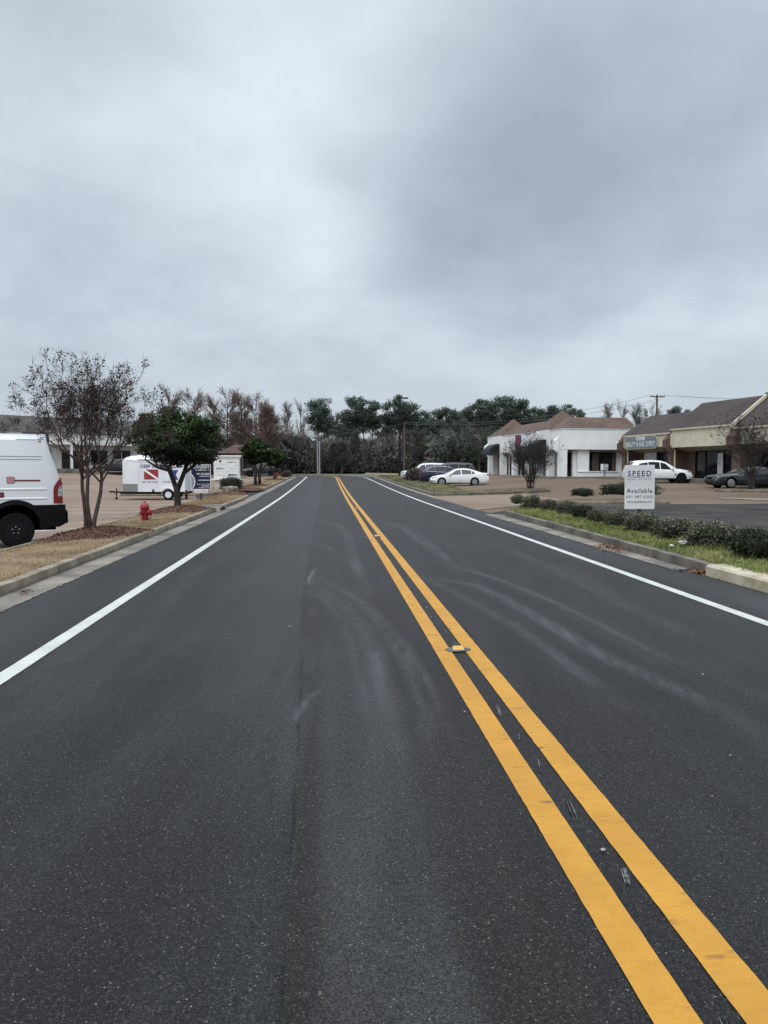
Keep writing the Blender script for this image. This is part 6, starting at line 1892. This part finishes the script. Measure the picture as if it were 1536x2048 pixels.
crape_myrtle('crape_myrtle', 'three-trunked bare crape myrtle with dark seed heads on the mulch beside the van', g, zat(724, g.y)-g.z, 3.25, 12, 3, .9, M['bark_red'], M['seed'], fork=.38, rr=.046, kids=(3,3,2,2), density=1.2)
g = gp(1060, 979, .14)
crape_myrtle('crape_myrtle', 'dark vase-shaped bare crape myrtle on the kerbed strip before the white shop', g, zat(872, g.y)-g.z, 2.95, 5, 6, .24, M['bark_dark'], M['seed'], fork=.13, rr=.040, seedsize=.04, kids=(4,3,3), depth=3, density=.5, up=.16, splay=.07)
g = at(1503, 974, 46.2); g.z = T(g.x, g.y)+.12
crape_myrtle('crape_myrtle', 'reddish bare crape myrtle in the small bed before the grey coupe', g, zat(832, g.y)-g.z, 3.6, 8, 5, .5, M['bark_dark'], M['seed'], fork=.18, rr=.045, seedsize=.04, kids=(3,3,2), depth=3, density=.6, splay=.08, up=.12)

# ---------------- clipped evergreen street trees
def evergreen(name, label, base, height, width, cz, seed, leaves, trunk_fn, m, size=.075, group=None):
    """crown built of lumpy leaf clumps; trunk_fn returns limb polylines"""
    R = random.Random(seed)
    root = thing(name, label, 'tree', base, 0, group)
    tr = MB(); ends = []
    for pts, rad in trunk_fn(height, width):
        tr.tube(pts, rad, 9); ends.append(Vector(pts[-1]))
    autosmooth(tr.build('trunk', M['bark_dark'], root), 2)
    mb = MB(); bl = MB()
    zc = (cz+height)/2; hz = (height-cz)/2
    clumps = []
    for _ in range(84):
        d = rvec(R); rr = R.uniform(.35, 1.0)
        c = Vector((d.x*width/2*rr, d.y*width/2*rr*.95, zc + d.z*hz*rr))
        # mushroom profile: flat-ish bottom
        if c.z < cz + .12*hz: c.z = cz + .12*hz + R.uniform(0, .2)*hz
        clumps.append((c, R.uniform(.14, .24)*width*.62))
    for k, (c, cr) in enumerate(clumps):
        base_t = .22 + .55*max(0, min(1, (c.z-cz)/(height-cz))) + R.uniform(-.12, .12)  # low clumps tinted dark, tops light: crown shade put into leaf colour
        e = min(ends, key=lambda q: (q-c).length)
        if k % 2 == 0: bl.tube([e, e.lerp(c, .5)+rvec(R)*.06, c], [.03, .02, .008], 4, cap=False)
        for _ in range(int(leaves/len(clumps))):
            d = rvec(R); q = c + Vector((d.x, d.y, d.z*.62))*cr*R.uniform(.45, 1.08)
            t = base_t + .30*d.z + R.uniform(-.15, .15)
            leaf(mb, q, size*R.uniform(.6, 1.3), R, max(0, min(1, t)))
    bl.build('limbs', M['bark_dark'], root)
    mb.build('crown', m, root, tint=True)
    return root
def fork_trunk(h, w):
    f = h*.24
    yield [(0,0,-.1),(.0,0,.12),(-.02,.0,f*.6),(-.04,.02,f)], [.19,.14,.125,.13]
    yield [(-.05,0,f*.85),(-.30,.05,f*1.55),(-.62,.1,h*.50),(-.95,.1,h*.66)], [.10,.085,.07,.05]
    yield [(-.30,.05,f*1.55),(-.20,-.2,h*.5),(-.1,-.3,h*.68)], [.07,.055,.04]
    yield [(.0,0,f*.8),(.22,.05,f*1.45),(.38,.1,h*.48),(.30,.2,h*.7)], [.10,.085,.07,.045]
    yield [(.25,.05,f*1.5),(.65,.0,h*.44),(1.05,-.1,h*.56)], [.07,.055,.04]
    yield [(-.32,.05,f*1.6),(-.75,-.1,h*.42),(-1.2,-.15,h*.5)], [.06,.045,.03]
def twin_trunk(h, w):
    yield [(-.16,0,-.1),(-.17,0,h*.2),(-.12,.02,h*.36),(-.35,.05,h*.6)], [.15,.12,.10,.06]
    yield [(.16,.05,-.1),(.16,.02,h*.2),(.24,.05,h*.36),(.42,.0,h*.6)], [.14,.115,.10,.06]
    yield [(-.12,.0,h*.3),(-.7,.1,h*.5)], [.07,.04]
    yield [(.22,.0,h*.3),(.85,.1,h*.52)], [.07,.04]
def vase_trunk(h, w):
    yield [(0,0,-.1),(0,0,.35),(.02,0,h*.24)], [.22,.16,.14]
    yield [(0,0,h*.2),(-.4,.05,h*.38),(-.95,.1,h*.56)], [.09,.07,.04]
    yield [(.02,0,h*.22),(.1,.1,h*.42),(.0,.1,h*.68)], [.09,.07,.04]
    yield [(.05,0,h*.2),(.45,0,h*.40),(1.0,-.1,h*.6)], [.09,.07,.04]
g = gp(356, 1016, .15); H_ = zat(822, g.y)-g.z
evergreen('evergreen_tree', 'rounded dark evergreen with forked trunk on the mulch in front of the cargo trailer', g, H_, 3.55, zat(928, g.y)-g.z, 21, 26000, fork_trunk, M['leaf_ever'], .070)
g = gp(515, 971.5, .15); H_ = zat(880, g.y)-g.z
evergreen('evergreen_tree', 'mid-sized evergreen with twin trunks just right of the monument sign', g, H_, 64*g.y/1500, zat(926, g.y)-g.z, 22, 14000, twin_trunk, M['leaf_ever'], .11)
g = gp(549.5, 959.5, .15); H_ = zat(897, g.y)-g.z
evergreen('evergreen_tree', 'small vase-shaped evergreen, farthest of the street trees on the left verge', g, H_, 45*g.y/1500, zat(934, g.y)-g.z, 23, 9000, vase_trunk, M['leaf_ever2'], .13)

# ---------------- mulch rings
def mulch(u, v, ru, rv, seed, zoff=.135, n=900):
    R = random.Random(seed); mb = MB(); rings, seg = 7, 26; vs = []
    def P_(rr, a):
        k = 1+.14*math.sin(3*a+seed)+.08*math.sin(5*a)
        x, y = to_xy(u+ru*rr*k*math.cos(a), v+rv*rr*k*math.sin(a))
        z = T(x, y)+zoff + .13*(1-rr**2)*(1+.25*noise.noise(Vector((x*3, y*3, 0)))) + .02*noise.noise(Vector((x*9, y*9, 0)))
        return (x, y, z - (.03 if rr > .99 else 0))
    vs = [P_(0, 0)] + [P_(k/rings, 2*PI*j/seg) for k in range(1, rings+1) for j in range(seg)]
    fs = [(0, 1+j, 1+(j+1)%seg) for j in range(seg)] + [(1+k*seg+j, 1+(k+1)*seg+j, 1+(k+1)*seg+(j+1)%seg, 1+k*seg+(j+1)%seg) for k in range(rings-1) for j in range(seg)]
    mb.add(vs, fs, 0)
    for _ in range(n):
        a, rr = R.uniform(0, 2*PI), math.sqrt(R.random())*1.1
        p = Vector(P_(min(rr, .985), a)) if rr <= 1 else Vector(P_(.98, a)) + Vector((math.cos(a), math.sin(a), 0))*R.uniform(0,.12)
        leaf(mb, p + Vector((0,0,.012)), R.uniform(.02,.05), R, asp=.35)
        mb.mi[-1] = 1
    o = mb.build('mulch_bed', [M['mulch'], M['chip']], tint=True); o['kind'] = 'stuff'
def uvpx(px, py): p = gp(px, py, .12); return to_uv(p.x, p.y)
u, v = uvpx(182, 1069); mulch(u+.12, v-.1, 1.0, 1.9, 1, n=2600)
u, v = uvpx(352, 1021); mulch(u+.1, v, 1.05, 2.6, 2, n=2200)
u, v = uvpx(460, 988); mulch(u+.1, v, .9, 2.0, 3)
u, v = uvpx(515, 972); mulch(u, v, 1.0, 2.2, 4)
u, v = uvpx(505, 979.5); mulch(u-.3, v, 1.2, 1.6, 6)
u, v = uvpx(550, 960); mulch(u, v, 1.0, 2.6, 5)

# ---------------- grasses
def pip(x, y, poly):
    c = False; j = len(poly)-1
    for i in range(len(poly)):
        xi, yi = poly[i]; xj, yj = poly[j]
        if (yi > y) != (yj > y) and x < (xj-xi)*(y-yi)/(yj-yi)+xi: c = not c
        j = i
    return c
def grass(name, poly, n, hgt, w, m, seed, zoff, vmax=80, bias=1.6, lean=.5, clump=0.0, avoid=()):
    R = random.Random(seed); mb = MB()
    x0, x1 = min(p[0] for p in poly), max(p[0] for p in poly); y0, y1 = max(3.5, min(p[1] for p in poly)), min(vmax, max(p[1] for p in poly))
    k = 0; tries = 0
    while k < n and tries < n*12:
        tries += 1
        x, y = R.uniform(x0, x1), y0 + (y1-y0)*R.random()**bias
        if not pip(x, y, poly): continue
        dens = .5 + .8*noise.noise(Vector((x*.9, y*.9, seed)))
        if R.random() > .55 + dens*.8: continue
        u_, v_ = to_uv(x, y)
        if any(((u_-a)/c)**2 + ((v_-b)/d)**2 < 1 for a, b, c, d in avoid): continue
        far = max(1.0, y/16)
        hh = hgt*R.uniform(.4, 1.25)*(1+clump*max(0, noise.noise(Vector((x*1.7, y*1.7, seed+3)))))
        ww = w*R.uniform(.7, 1.4)*far
        a = R.uniform(0, 2*PI); dx, dy = math.cos(a)*ww, math.sin(a)*ww
        b = R.uniform(0, 2*PI); l = hh*R.uniform(0, lean)*1.6
        z = T(x, y)+zoff
        mx, my = x+math.cos(b)*l*.4, y+math.sin(b)*l*.4
        mb.add([(x-dx, y-dy, z), (x+dx, y+dy, z), (mx+dx*.7, my+dy*.7, z+hh*.6), (mx-dx*.7, my-dy*.7, z+hh*.6), (x+math.cos(b)*l, y+math.sin(b)*l, z+hh*.95)],
               [(0,1,2,3),(3,2,4)], 0, min(1, max(0, R.random()*.8+.1+.35*noise.noise(Vector((x*.6, y*.6, 1))))))
        k += 1
    o = mb.build(name, m, tint=True); o['kind'] = 'stuff'; return o
uA, vA = uvpx(182, 1069); uB, vB = uvpx(352, 1021); uC, vC = uvpx(460, 988)
grass('grass', ISL['left'], 52000, .045, .0032, M['grass_blade_dry'], 1, .135, 44, 1.7, 1.0, .5, avoid=((uA+.12,vA-.1,.95,1.8),(uB+.1,vB,1.0,2.5),(uC,vC,.9,2)))
grass('grass', ISL['left2'], 9000, .06, .004, M['grass_blade_dry'], 2, .14, 98, 1.0, 1.0)
grass('grass', ISL['hedge'], 42000, .085, .0040, M['grass_blade_green'], 3, .16, 30, 1.1, .9, 1.6)
grass('grass', ISL['right'], 26000, .085, .0045, M['grass_blade_mixed'], 4, .16, 100, 1.0, .9, 1.0)

# ---------------- shrubs
def shrub_mesh(name, rx, rz, n, seed, m, size, flat=.35):
    R = random.Random(seed)
    core = bmesh.new(); bmesh.ops.create_icosphere(core, subdivisions=2, radius=1)
    mb = MB()
    off = Vector((seed*3.1, 0, 0))
    def rad(d): return 1 + .26*noise.noise(d*1.8+off) + .16*noise.noise(d*4.2+off)
    vs = []
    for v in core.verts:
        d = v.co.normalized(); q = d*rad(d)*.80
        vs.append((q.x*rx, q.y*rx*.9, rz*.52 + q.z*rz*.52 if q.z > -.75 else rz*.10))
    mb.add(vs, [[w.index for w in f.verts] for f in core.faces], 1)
    core.free()
    for _ in range(n):
        d = rvec(R)
        if d.z < -.55: continue
        f = rad(d)*(R.uniform(.74, 1.06) if R.random() > .1 else R.uniform(1.0, 1.2))
        p = Vector((d.x*f*rx, d.y*f*rx*.9, rz*.52 + math.copysign(abs(d.z)**.8, d.z)*f*rz*.52))
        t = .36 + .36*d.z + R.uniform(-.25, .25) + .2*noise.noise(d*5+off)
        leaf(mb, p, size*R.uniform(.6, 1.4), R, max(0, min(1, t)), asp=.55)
    me_o = mb.build(name, [m, M['shrub_core']], tint=True)
    me = me_o.data; D.objects.remove(me_o)
    return me
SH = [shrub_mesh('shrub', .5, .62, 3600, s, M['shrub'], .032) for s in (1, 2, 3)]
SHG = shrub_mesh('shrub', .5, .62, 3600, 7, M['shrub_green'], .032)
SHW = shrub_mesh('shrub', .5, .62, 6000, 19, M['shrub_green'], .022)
def put_shrub(label, px, py, wpx, hpx, me, group, zoff=.16, dz=0, name='shrub', deep=1.0):
    g = gp(px, py, zoff); o = D.objects.new(name, me); COL.objects.link(o)
    sc_ = g.y/1500
    o.location = (g.x, g.y + .35*wpx*sc_*deep, g.z - .03 + dz); o.scale = (wpx*sc_/.98, wpx*sc_*deep/.98, hpx*sc_/.66)
    o.rotation_euler = (0, 0, px*.37 if deep == 1 else 0)
    return tag(o, label, 'shrub', group)
G_ = 'shrubs of the kerbside hedge'
hedge = [(1037,1009,29,20,'far end shrub of the kerbside hedge, next to the drive'),
 (1066,1020,42,30,'second shrub from the far end of the kerbside hedge'),
 (1101,1024,36,27,'third shrub from the far end of the kerbside hedge'),
 (1136,1031,44,30,'fourth shrub from the far end of the kerbside hedge'),
 (1170,1040,44,30,'olive-tinged loose shrub, fifth from the far end of the kerbside hedge'),
 (1200,1047,46,31,'sixth shrub from the far end, left of the real estate board'),
 (1240,1056,56,37,'dark shrub directly under the left edge of the real estate board'),
 (1290,1067,64,42,'shrub just right of the real estate board post'),
 (1358,1081,82,47,'broad shrub beside the white plastic bag, third from the near end'),
 (1438,1101,104,58,'large sprawling shrub, second from the near end of the hedge'),
 (1534,1124,104,66,'grey-green shrub cut by the right edge of the picture, nearest of the hedge')]
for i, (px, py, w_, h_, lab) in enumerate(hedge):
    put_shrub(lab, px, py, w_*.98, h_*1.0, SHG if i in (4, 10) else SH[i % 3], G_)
put_shrub('smaller low clipped shrub on the kerbed island left of the real estate board', 1168, 994.5, 44, 19, SHW, None, .13, deep=.8)
put_shrub('wide clipped shrub on the kerbed island behind the real estate board', 1264, 994.5, 116, 29, SHW, None, .13, deep=.38)
o = put_shrub('dome-shaped clipped bush before the base of the monument sign', 459.5, 983, 45, 29, SHW, None, .15)
# ragged brown bushes
SB = shrub_mesh('bush', .5, .62, 1500, 11, M['bush_brown'], .055)
put_shrub('ragged brown bush at the noses of the parked four-by-fours', 829, 964, 36, 27, SB, None, .1, name='bush')
put_shrub('grey-brown twiggy bush at the far tip of the left verge', 572, 955.5, 22, 15, SB, None, .1, name='bush')

# ---------------- distant trees: a few kinds, each tree its own object
def mesh_of(mb, nm, mats, tint=True):
    o = mb.build(nm, mats, tint=tint); me = o.data; D.objects.remove(o); return me
def pine_kind(seed, bare=.42, wide=.5, ncl=30, per=110):
    """unit height pine: trunk and crown meshes"""
    R = random.Random(seed)
    tr = MB(); bend = [Vector((.012*math.sin(t*5+seed), .012*math.cos(t*4+seed), t)) for t in (-.03,.2,.4,.6,.8,.96)]
    tr.tube(bend, [.016,.0145,.0125,.010,.007,.003], 6, cap=False)
    cr = MB()
    zc, hz = (bare+1)/2, (1-bare)/2
    for k in range(ncl):
        d = rvec(R); f = R.uniform(.45, .95)
        cs = R.uniform(.055, .10)
        lop = 1 + .22*noise.noise(d*1.6+Vector((seed*7,0,0)))
        z = zc + .06 + d.z*(hz-.03)*f
        c = Vector((d.x*wide*.5*f*lop, d.y*wide*.5*f*lop, min(z, 1-cs*.62)))
        if R.random() < .24: c = Vector((c.x*1.15, c.y*1.15, bare-R.uniform(.0,.16))); cs *= .75
        t0 = Vector((0, 0, max(bare*.8, c.z-.05-.3*abs(c.x))))
        tr.tube([t0, t0.lerp(c, .6)+Vector((0,0,.01)), c], [.006,.004,.002], 3, cap=False)
        for _ in range(per):
            e = rvec(R); q = c + Vector((e.x*1.35, e.y*1.35, e.z*.62))*cs*R.uniform(.3, 1.08)
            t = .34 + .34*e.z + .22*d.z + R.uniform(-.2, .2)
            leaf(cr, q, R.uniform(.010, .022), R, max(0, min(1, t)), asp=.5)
    return mesh_of(tr, 'trunk', M['pine_bark'], False), mesh_of(cr, 'crown', M['needle'])
def bare_kind(seed, mat_t, mat_c, flat=True, dens=1.0, spread=.5, upr=.9):
    """unit height bare tree with a haze of fine twigs"""
    R = random.Random(seed)
    tr, cr = MB(), MB()
    top = .86
    tr.tube([(0,0,-.03),(.004,0,.15),(-.004,.003,.4),(.004,0,.65),(0,0,top)], [.020,.015,.011,.008,.003], 6, cap=False)
    for k in range(int(34*dens)):
        z = R.uniform(.25, .86); f = (z-.25)/.61
        L_ = spread*R.uniform(.55, 1.0)*(.62 if flat else (1-.7*f))*(1-.35*f)
        a = R.uniform(0, 2*PI); el = upr*R.uniform(.5, 1.2)
        d = Vector((math.cos(a)*math.cos(el), math.sin(a)*math.cos(el), math.sin(el)))
        b = Vector((0,0,z)); e = b + d*L_; 
        if e.z > 1: e.z = 1 - R.uniform(0,.04)
        m_ = b.lerp(e, .5) + Vector((0,0,-.02))
        tr.tube([b, m_, e], [.009*(1.2-f), .005, .002], 3, cap=False)
        for j in range(int(15*dens)):
            s = b.lerp(e, R.uniform(.25, 1)); d2 = (d + rvec(R)*.8 + Vector((0,0,.35))).normalized(); e2 = s + d2*R.uniform(.05, .14)
            if e2.z > 1.0: e2.z = 1.0
            strip(cr, [s, e2], .0018, R)
            for _ in range(9):
                s3 = s.lerp(e2, R.uniform(.3, 1)); e3 = s3 + (d2 + rvec(R)*.9).normalized()*R.uniform(.018,.05)
                w = R.uniform(.0014, .0030); pp = rvec(R)*w
                cr.add([s3-pp, s3+pp, e3], [(0,1,2)], 0, R.random())
    return mesh_of(tr, 'trunk', mat_t, False), mesh_of(cr, 'crown', mat_c)
def leafy_kind(seed, m):
    R = random.Random(seed); tr, cr = MB(), MB()
    tr.tube([(0,0,-.03),(0,0,.3),(.01,0,.6)], [.03,.022,.012], 6, cap=False)
    for _ in range(34):
        d = rvec(R); c = Vector((d.x*.24, d.y*.24, .56+d.z*.36))*1; cs = R.uniform(.07,.13)
        tr.tube([(0,0,.4), tuple(c)], [.008,.003], 3, cap=False)
        for _ in range(90):
            e = rvec(R); leaf(cr, c + e*cs*R.uniform(.4,1.05), R.uniform(.010,.022), R, max(0, min(1, .4+.35*e.z+R.uniform(-.2,.2))), asp=.55)
    return mesh_of(tr, 'trunk', M['pine_bark'], False), mesh_of(cr, 'crown', m)
PINES = [pine_kind(1, .42, .50, 54), pine_kind(2, .34, .54, 64), pine_kind(3, .44, .50, 48), pine_kind(4, .24, .46, 64), pine_kind(5, .38, .58, 60)]
CYP = [bare_kind(11, M['bark'], M['cypress'], True, 1.1, .52, .62), bare_kind(12, M['bark'], M['cypress'], True, 1.25, .48, .72), bare_kind(13, M['bark'], M['cypress'], False, 1.1, .50, .60)]
DOME = bare_kind(14, M['bark'], M['cypress'], False, 2.3, .62, .55)
BARE = [bare_kind(15, M['bark_grey'], M['twig_grey'], False, .8, .42, 1.0), bare_kind(16, M['bark_grey'], M['twig_grey'], True, .7, .40, 1.0)]
EVER = leafy_kind(17, M['thicket_green'])
PW = {}
def put_tree(name, label, kind, px, top, wpx, Y, cat='tree', group=None, rz=None):
    p = at(px, 940, Y); p.z = T(p.x, p.y)
    h = zat(top, Y) - p.z
    if kind[1].name not in PW:
        PW[kind[1].name] = max(v.co.x for v in kind[1].vertices) - min(v.co.x for v in kind[1].vertices)
    w = wpx*Y/1500 / PW[kind[1].name]
    zmax = max(v.co.z for v in kind[1].vertices)
    r = thing(name, label, cat, p, (px*.61) % 6.28 if rz is None else rz, group)
    r.scale = (w, w, h/zmax)
    for nm, me in (('trunk', kind[0]), ('crown', kind[1])):
        o = D.objects.new(nm, me); COL.objects.link(o); o.parent = r
    return r
GP, GC = 'pines of the far woods', 'bare rusty cypress trees behind the left lot'
for a in [
 ('cypress_tree','slender bare cypress, leftmost of the rusty row, rising above the street evergreen',CYP[0],341,761,70,128),
 ('cypress_tree','second bare cypress from the left, with open pale brown top',CYP[1],390,769,83,130),
 ('cypress_tree','third bare cypress from the left, shorter with fine twigs',CYP[2],428,785,64,126),
 ('cypress_tree','tallest rusty cypress, straight above the white monument sign',CYP[0],456,770,89,128),
 ('cypress_tree','rusty cypress just right of the one above the monument sign',CYP[1],484,771,83,130),
 ('cypress_tree','rusty cypress above the twin-trunked street evergreen',CYP[0],513,776,89,132),
 ('cypress_tree','last rusty cypress on the right, behind the brown dome-shaped tree',CYP[1],537,792,59,140)]:
    put_tree(*a, group=GC)
put_tree('bare_tree','dense brown dome-shaped bare tree right of the rusty cypresses',DOME,537,804,92,118)
for a in [
 ('bare_tree','pale grey bare tree between the brown dome tree and the first pine',BARE[0],576,796,46,170),
 ('bare_tree','taller pale bare tree close left of the first round pine',BARE[1],602,793,44,172),
 ('bare_tree','faint pale bare tree in the gap right of the first round pine',BARE[0],672,818,40,210),
 ('bare_tree','pale bare tree in the bright gap between the two middle pines',BARE[1],745,842,60,205),
 ('bare_tree','bare tree behind the white shop roof, left of the tee-shaped pole',BARE[0],1214,799,46,190),
 ('bare_tree','tallest bare tree behind the white shop roof',BARE[1],1241,795,46,190),
 ('bare_tree','bare tree right beside the crossarm pole on its left',BARE[0],1270,799,50,190),
 ('bare_tree','bare tree immediately behind the crossarm pole',BARE[1],1304,800,46,195)]:
    put_tree(*a, group='pale bare trees of the far woods')
for a in [
 ('pine_tree','round-topped pine behind the twin grey poles, leftmost of the pines',PINES[4],636,793,70,186),
 ('pine_tree','low dark pine tucked between the first round pine and the next',PINES[3],682,826,47,184),
 ('pine_tree','tall round pine right of the road bend, left of its lean neighbour',PINES[0],711,790,63,186),
 ('pine_tree','narrower pine leaning against the tall round pine',PINES[2],745,797,52,188),
 ('pine_tree','tall pine directly behind the black lamp post',PINES[1],788,788,63,188),
 ('pine_tree','spreading pine just right of the lamp post',PINES[4],818,799,66,190),
 ('pine_tree','lower pine right of the slender utility pole',PINES[3],853,819,50,192),
 ('pine_tree','thin open-crowned pine above the parked dark four-by-four',PINES[2],886,811,43,194),
 ('pine_tree','slim pine with see-through crown above the blue crossover',PINES[0],905,816,36,196),
 ('pine_tree','pine at the left edge of the tall pine grove',PINES[3],930,812,50,192),
 ('pine_tree','second pine of the tall grove, above the white saloon',PINES[1],952,797,63,194),
 ('pine_tree','third pine of the tall grove, left of the small roof peak',PINES[4],981,795,68,192),
 ('pine_tree','highest pine of the tall grove, above the small roof peak',PINES[0],1010,789,68,194),
 ('pine_tree','right-hand pine of the tall grove with paler top',PINES[2],1040,795,59,196),
 ('pine_tree','pine in the dip between the grove and the large roof peak',PINES[3],1070,812,47,200),
 ('pine_tree','pine just left of the large roof peak',PINES[0],1104,808,50,200),
 ('pine_tree','pine behind the large roof peak',PINES[1],1130,806,52,200),
 ('pine_tree','rightmost pine right of the large roof peak',PINES[4],1153,815,50,202),
 ('pine_tree','small pine above the brown roof right of the crossarm pole',PINES[2],1348,810,50,210),
 ('pine_tree','tiny pine top showing over the brown roof ridge',PINES[0],1372,817,34,215)]:
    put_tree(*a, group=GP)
for k, px in enumerate((652, 697, 728, 768, 803, 836, 868, 918, 942, 968, 996, 1026, 1054, 1086, 1117)):
    put_tree('pine_tree', 'one of the lower pines merging into the far woods', PINES[(k*2+1) % 5], px, 820 + 9*math.sin(k*2.7), 60 + 8*math.sin(k*1.7), 200 + (k*7) % 16, group='lower pines merging into the far woods')
put_tree('evergreen_tree','round dark evergreen behind the roof, left of the crossarm pole',EVER,1284,809,34,180)
put_tree('evergreen_tree','dark bushy evergreen behind the white saloon, left of the white shop',EVER,958,852,70,128)
put_tree('evergreen_tree','dark evergreen behind the parked blue crossover',EVER,915,862,64,132)
put_tree('evergreen_tree','olive tree top at the left edge behind the white van',EVER,2,838,44,52)
put_tree('evergreen_tree','green tree top peeping over the pale shop roof behind the crape myrtle',EVER,204,822,60,140)

UND = [bare_kind(41, M['bark'], M['thicket'], False, 1.5, .50, .9), bare_kind(42, M['bark'], M['thicket'], True, 1.3, .46, 1.0)]
Ru = random.Random(77)
for k in range(18):
    px = 572 + k*24 + Ru.uniform(-9, 9)
    if 868 < px < 985:
        put_tree('evergreen_tree', 'dark low evergreen in the tangle behind the parked row of cars', EVER, px, 858 + Ru.uniform(-12, 14), Ru.uniform(44, 62), 140 + Ru.uniform(0, 14), group='dark low evergreens behind the parked cars')
    else:
        put_tree('bare_tree', 'dark bare understorey tree in the tangle along the far bend', UND[k % 2], px, 872 + Ru.uniform(-20, 14), Ru.uniform(40, 58), 154 + Ru.uniform(0, 10), group='dark bare understorey trees along the far bend')
# ---------------- tangled woods behind the bend (reads as one mass)
def woods():
    R = random.Random(31); mb = MB()
    def topline(px):
        return lerp_tab([(100,905),(300,895),(420,884),(540,872),(600,880),(660,886),(720,893),(790,886),(850,880),(900,872),(980,868),(1100,872),(1400,885)], px) + 16*noise.noise(Vector((px*.022, 0, 0))) + 11*noise.noise(Vector((px*.075, 3, 0)))
    n = 0
    while n < 62000:
        px = R.uniform(380, 1060) if R.random() < .86 else R.uniform(60, 1500)
        Y = R.uniform(158, 182) if px > 560 else R.uniform(140, 165)
        if px > 860: Y = R.uniform(128, 160)
        tp_ = topline(px) + R.gauss(0, 5)
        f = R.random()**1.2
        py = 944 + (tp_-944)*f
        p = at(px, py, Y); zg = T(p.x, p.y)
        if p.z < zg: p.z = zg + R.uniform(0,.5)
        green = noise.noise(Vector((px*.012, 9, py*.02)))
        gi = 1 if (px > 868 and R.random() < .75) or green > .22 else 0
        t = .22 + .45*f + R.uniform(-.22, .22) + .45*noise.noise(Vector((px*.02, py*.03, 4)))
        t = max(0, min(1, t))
        if n < 9000:
            p = p + Vector((0, R.uniform(4, 9), 0)); p.z = T(p.x, p.y) + (p.z-T(p.x, p.y))*.94
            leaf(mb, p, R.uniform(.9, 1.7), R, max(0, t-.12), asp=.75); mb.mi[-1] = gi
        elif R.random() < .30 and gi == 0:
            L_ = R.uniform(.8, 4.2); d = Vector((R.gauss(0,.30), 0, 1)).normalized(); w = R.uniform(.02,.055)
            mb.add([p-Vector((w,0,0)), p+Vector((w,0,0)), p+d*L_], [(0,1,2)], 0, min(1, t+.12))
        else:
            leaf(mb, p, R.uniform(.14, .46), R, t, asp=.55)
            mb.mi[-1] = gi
        n += 1
    o = mb.build('undergrowth', [M['thicket'], M['thicket_green']], tint=True); o['kind'] = 'stuff'
woods()
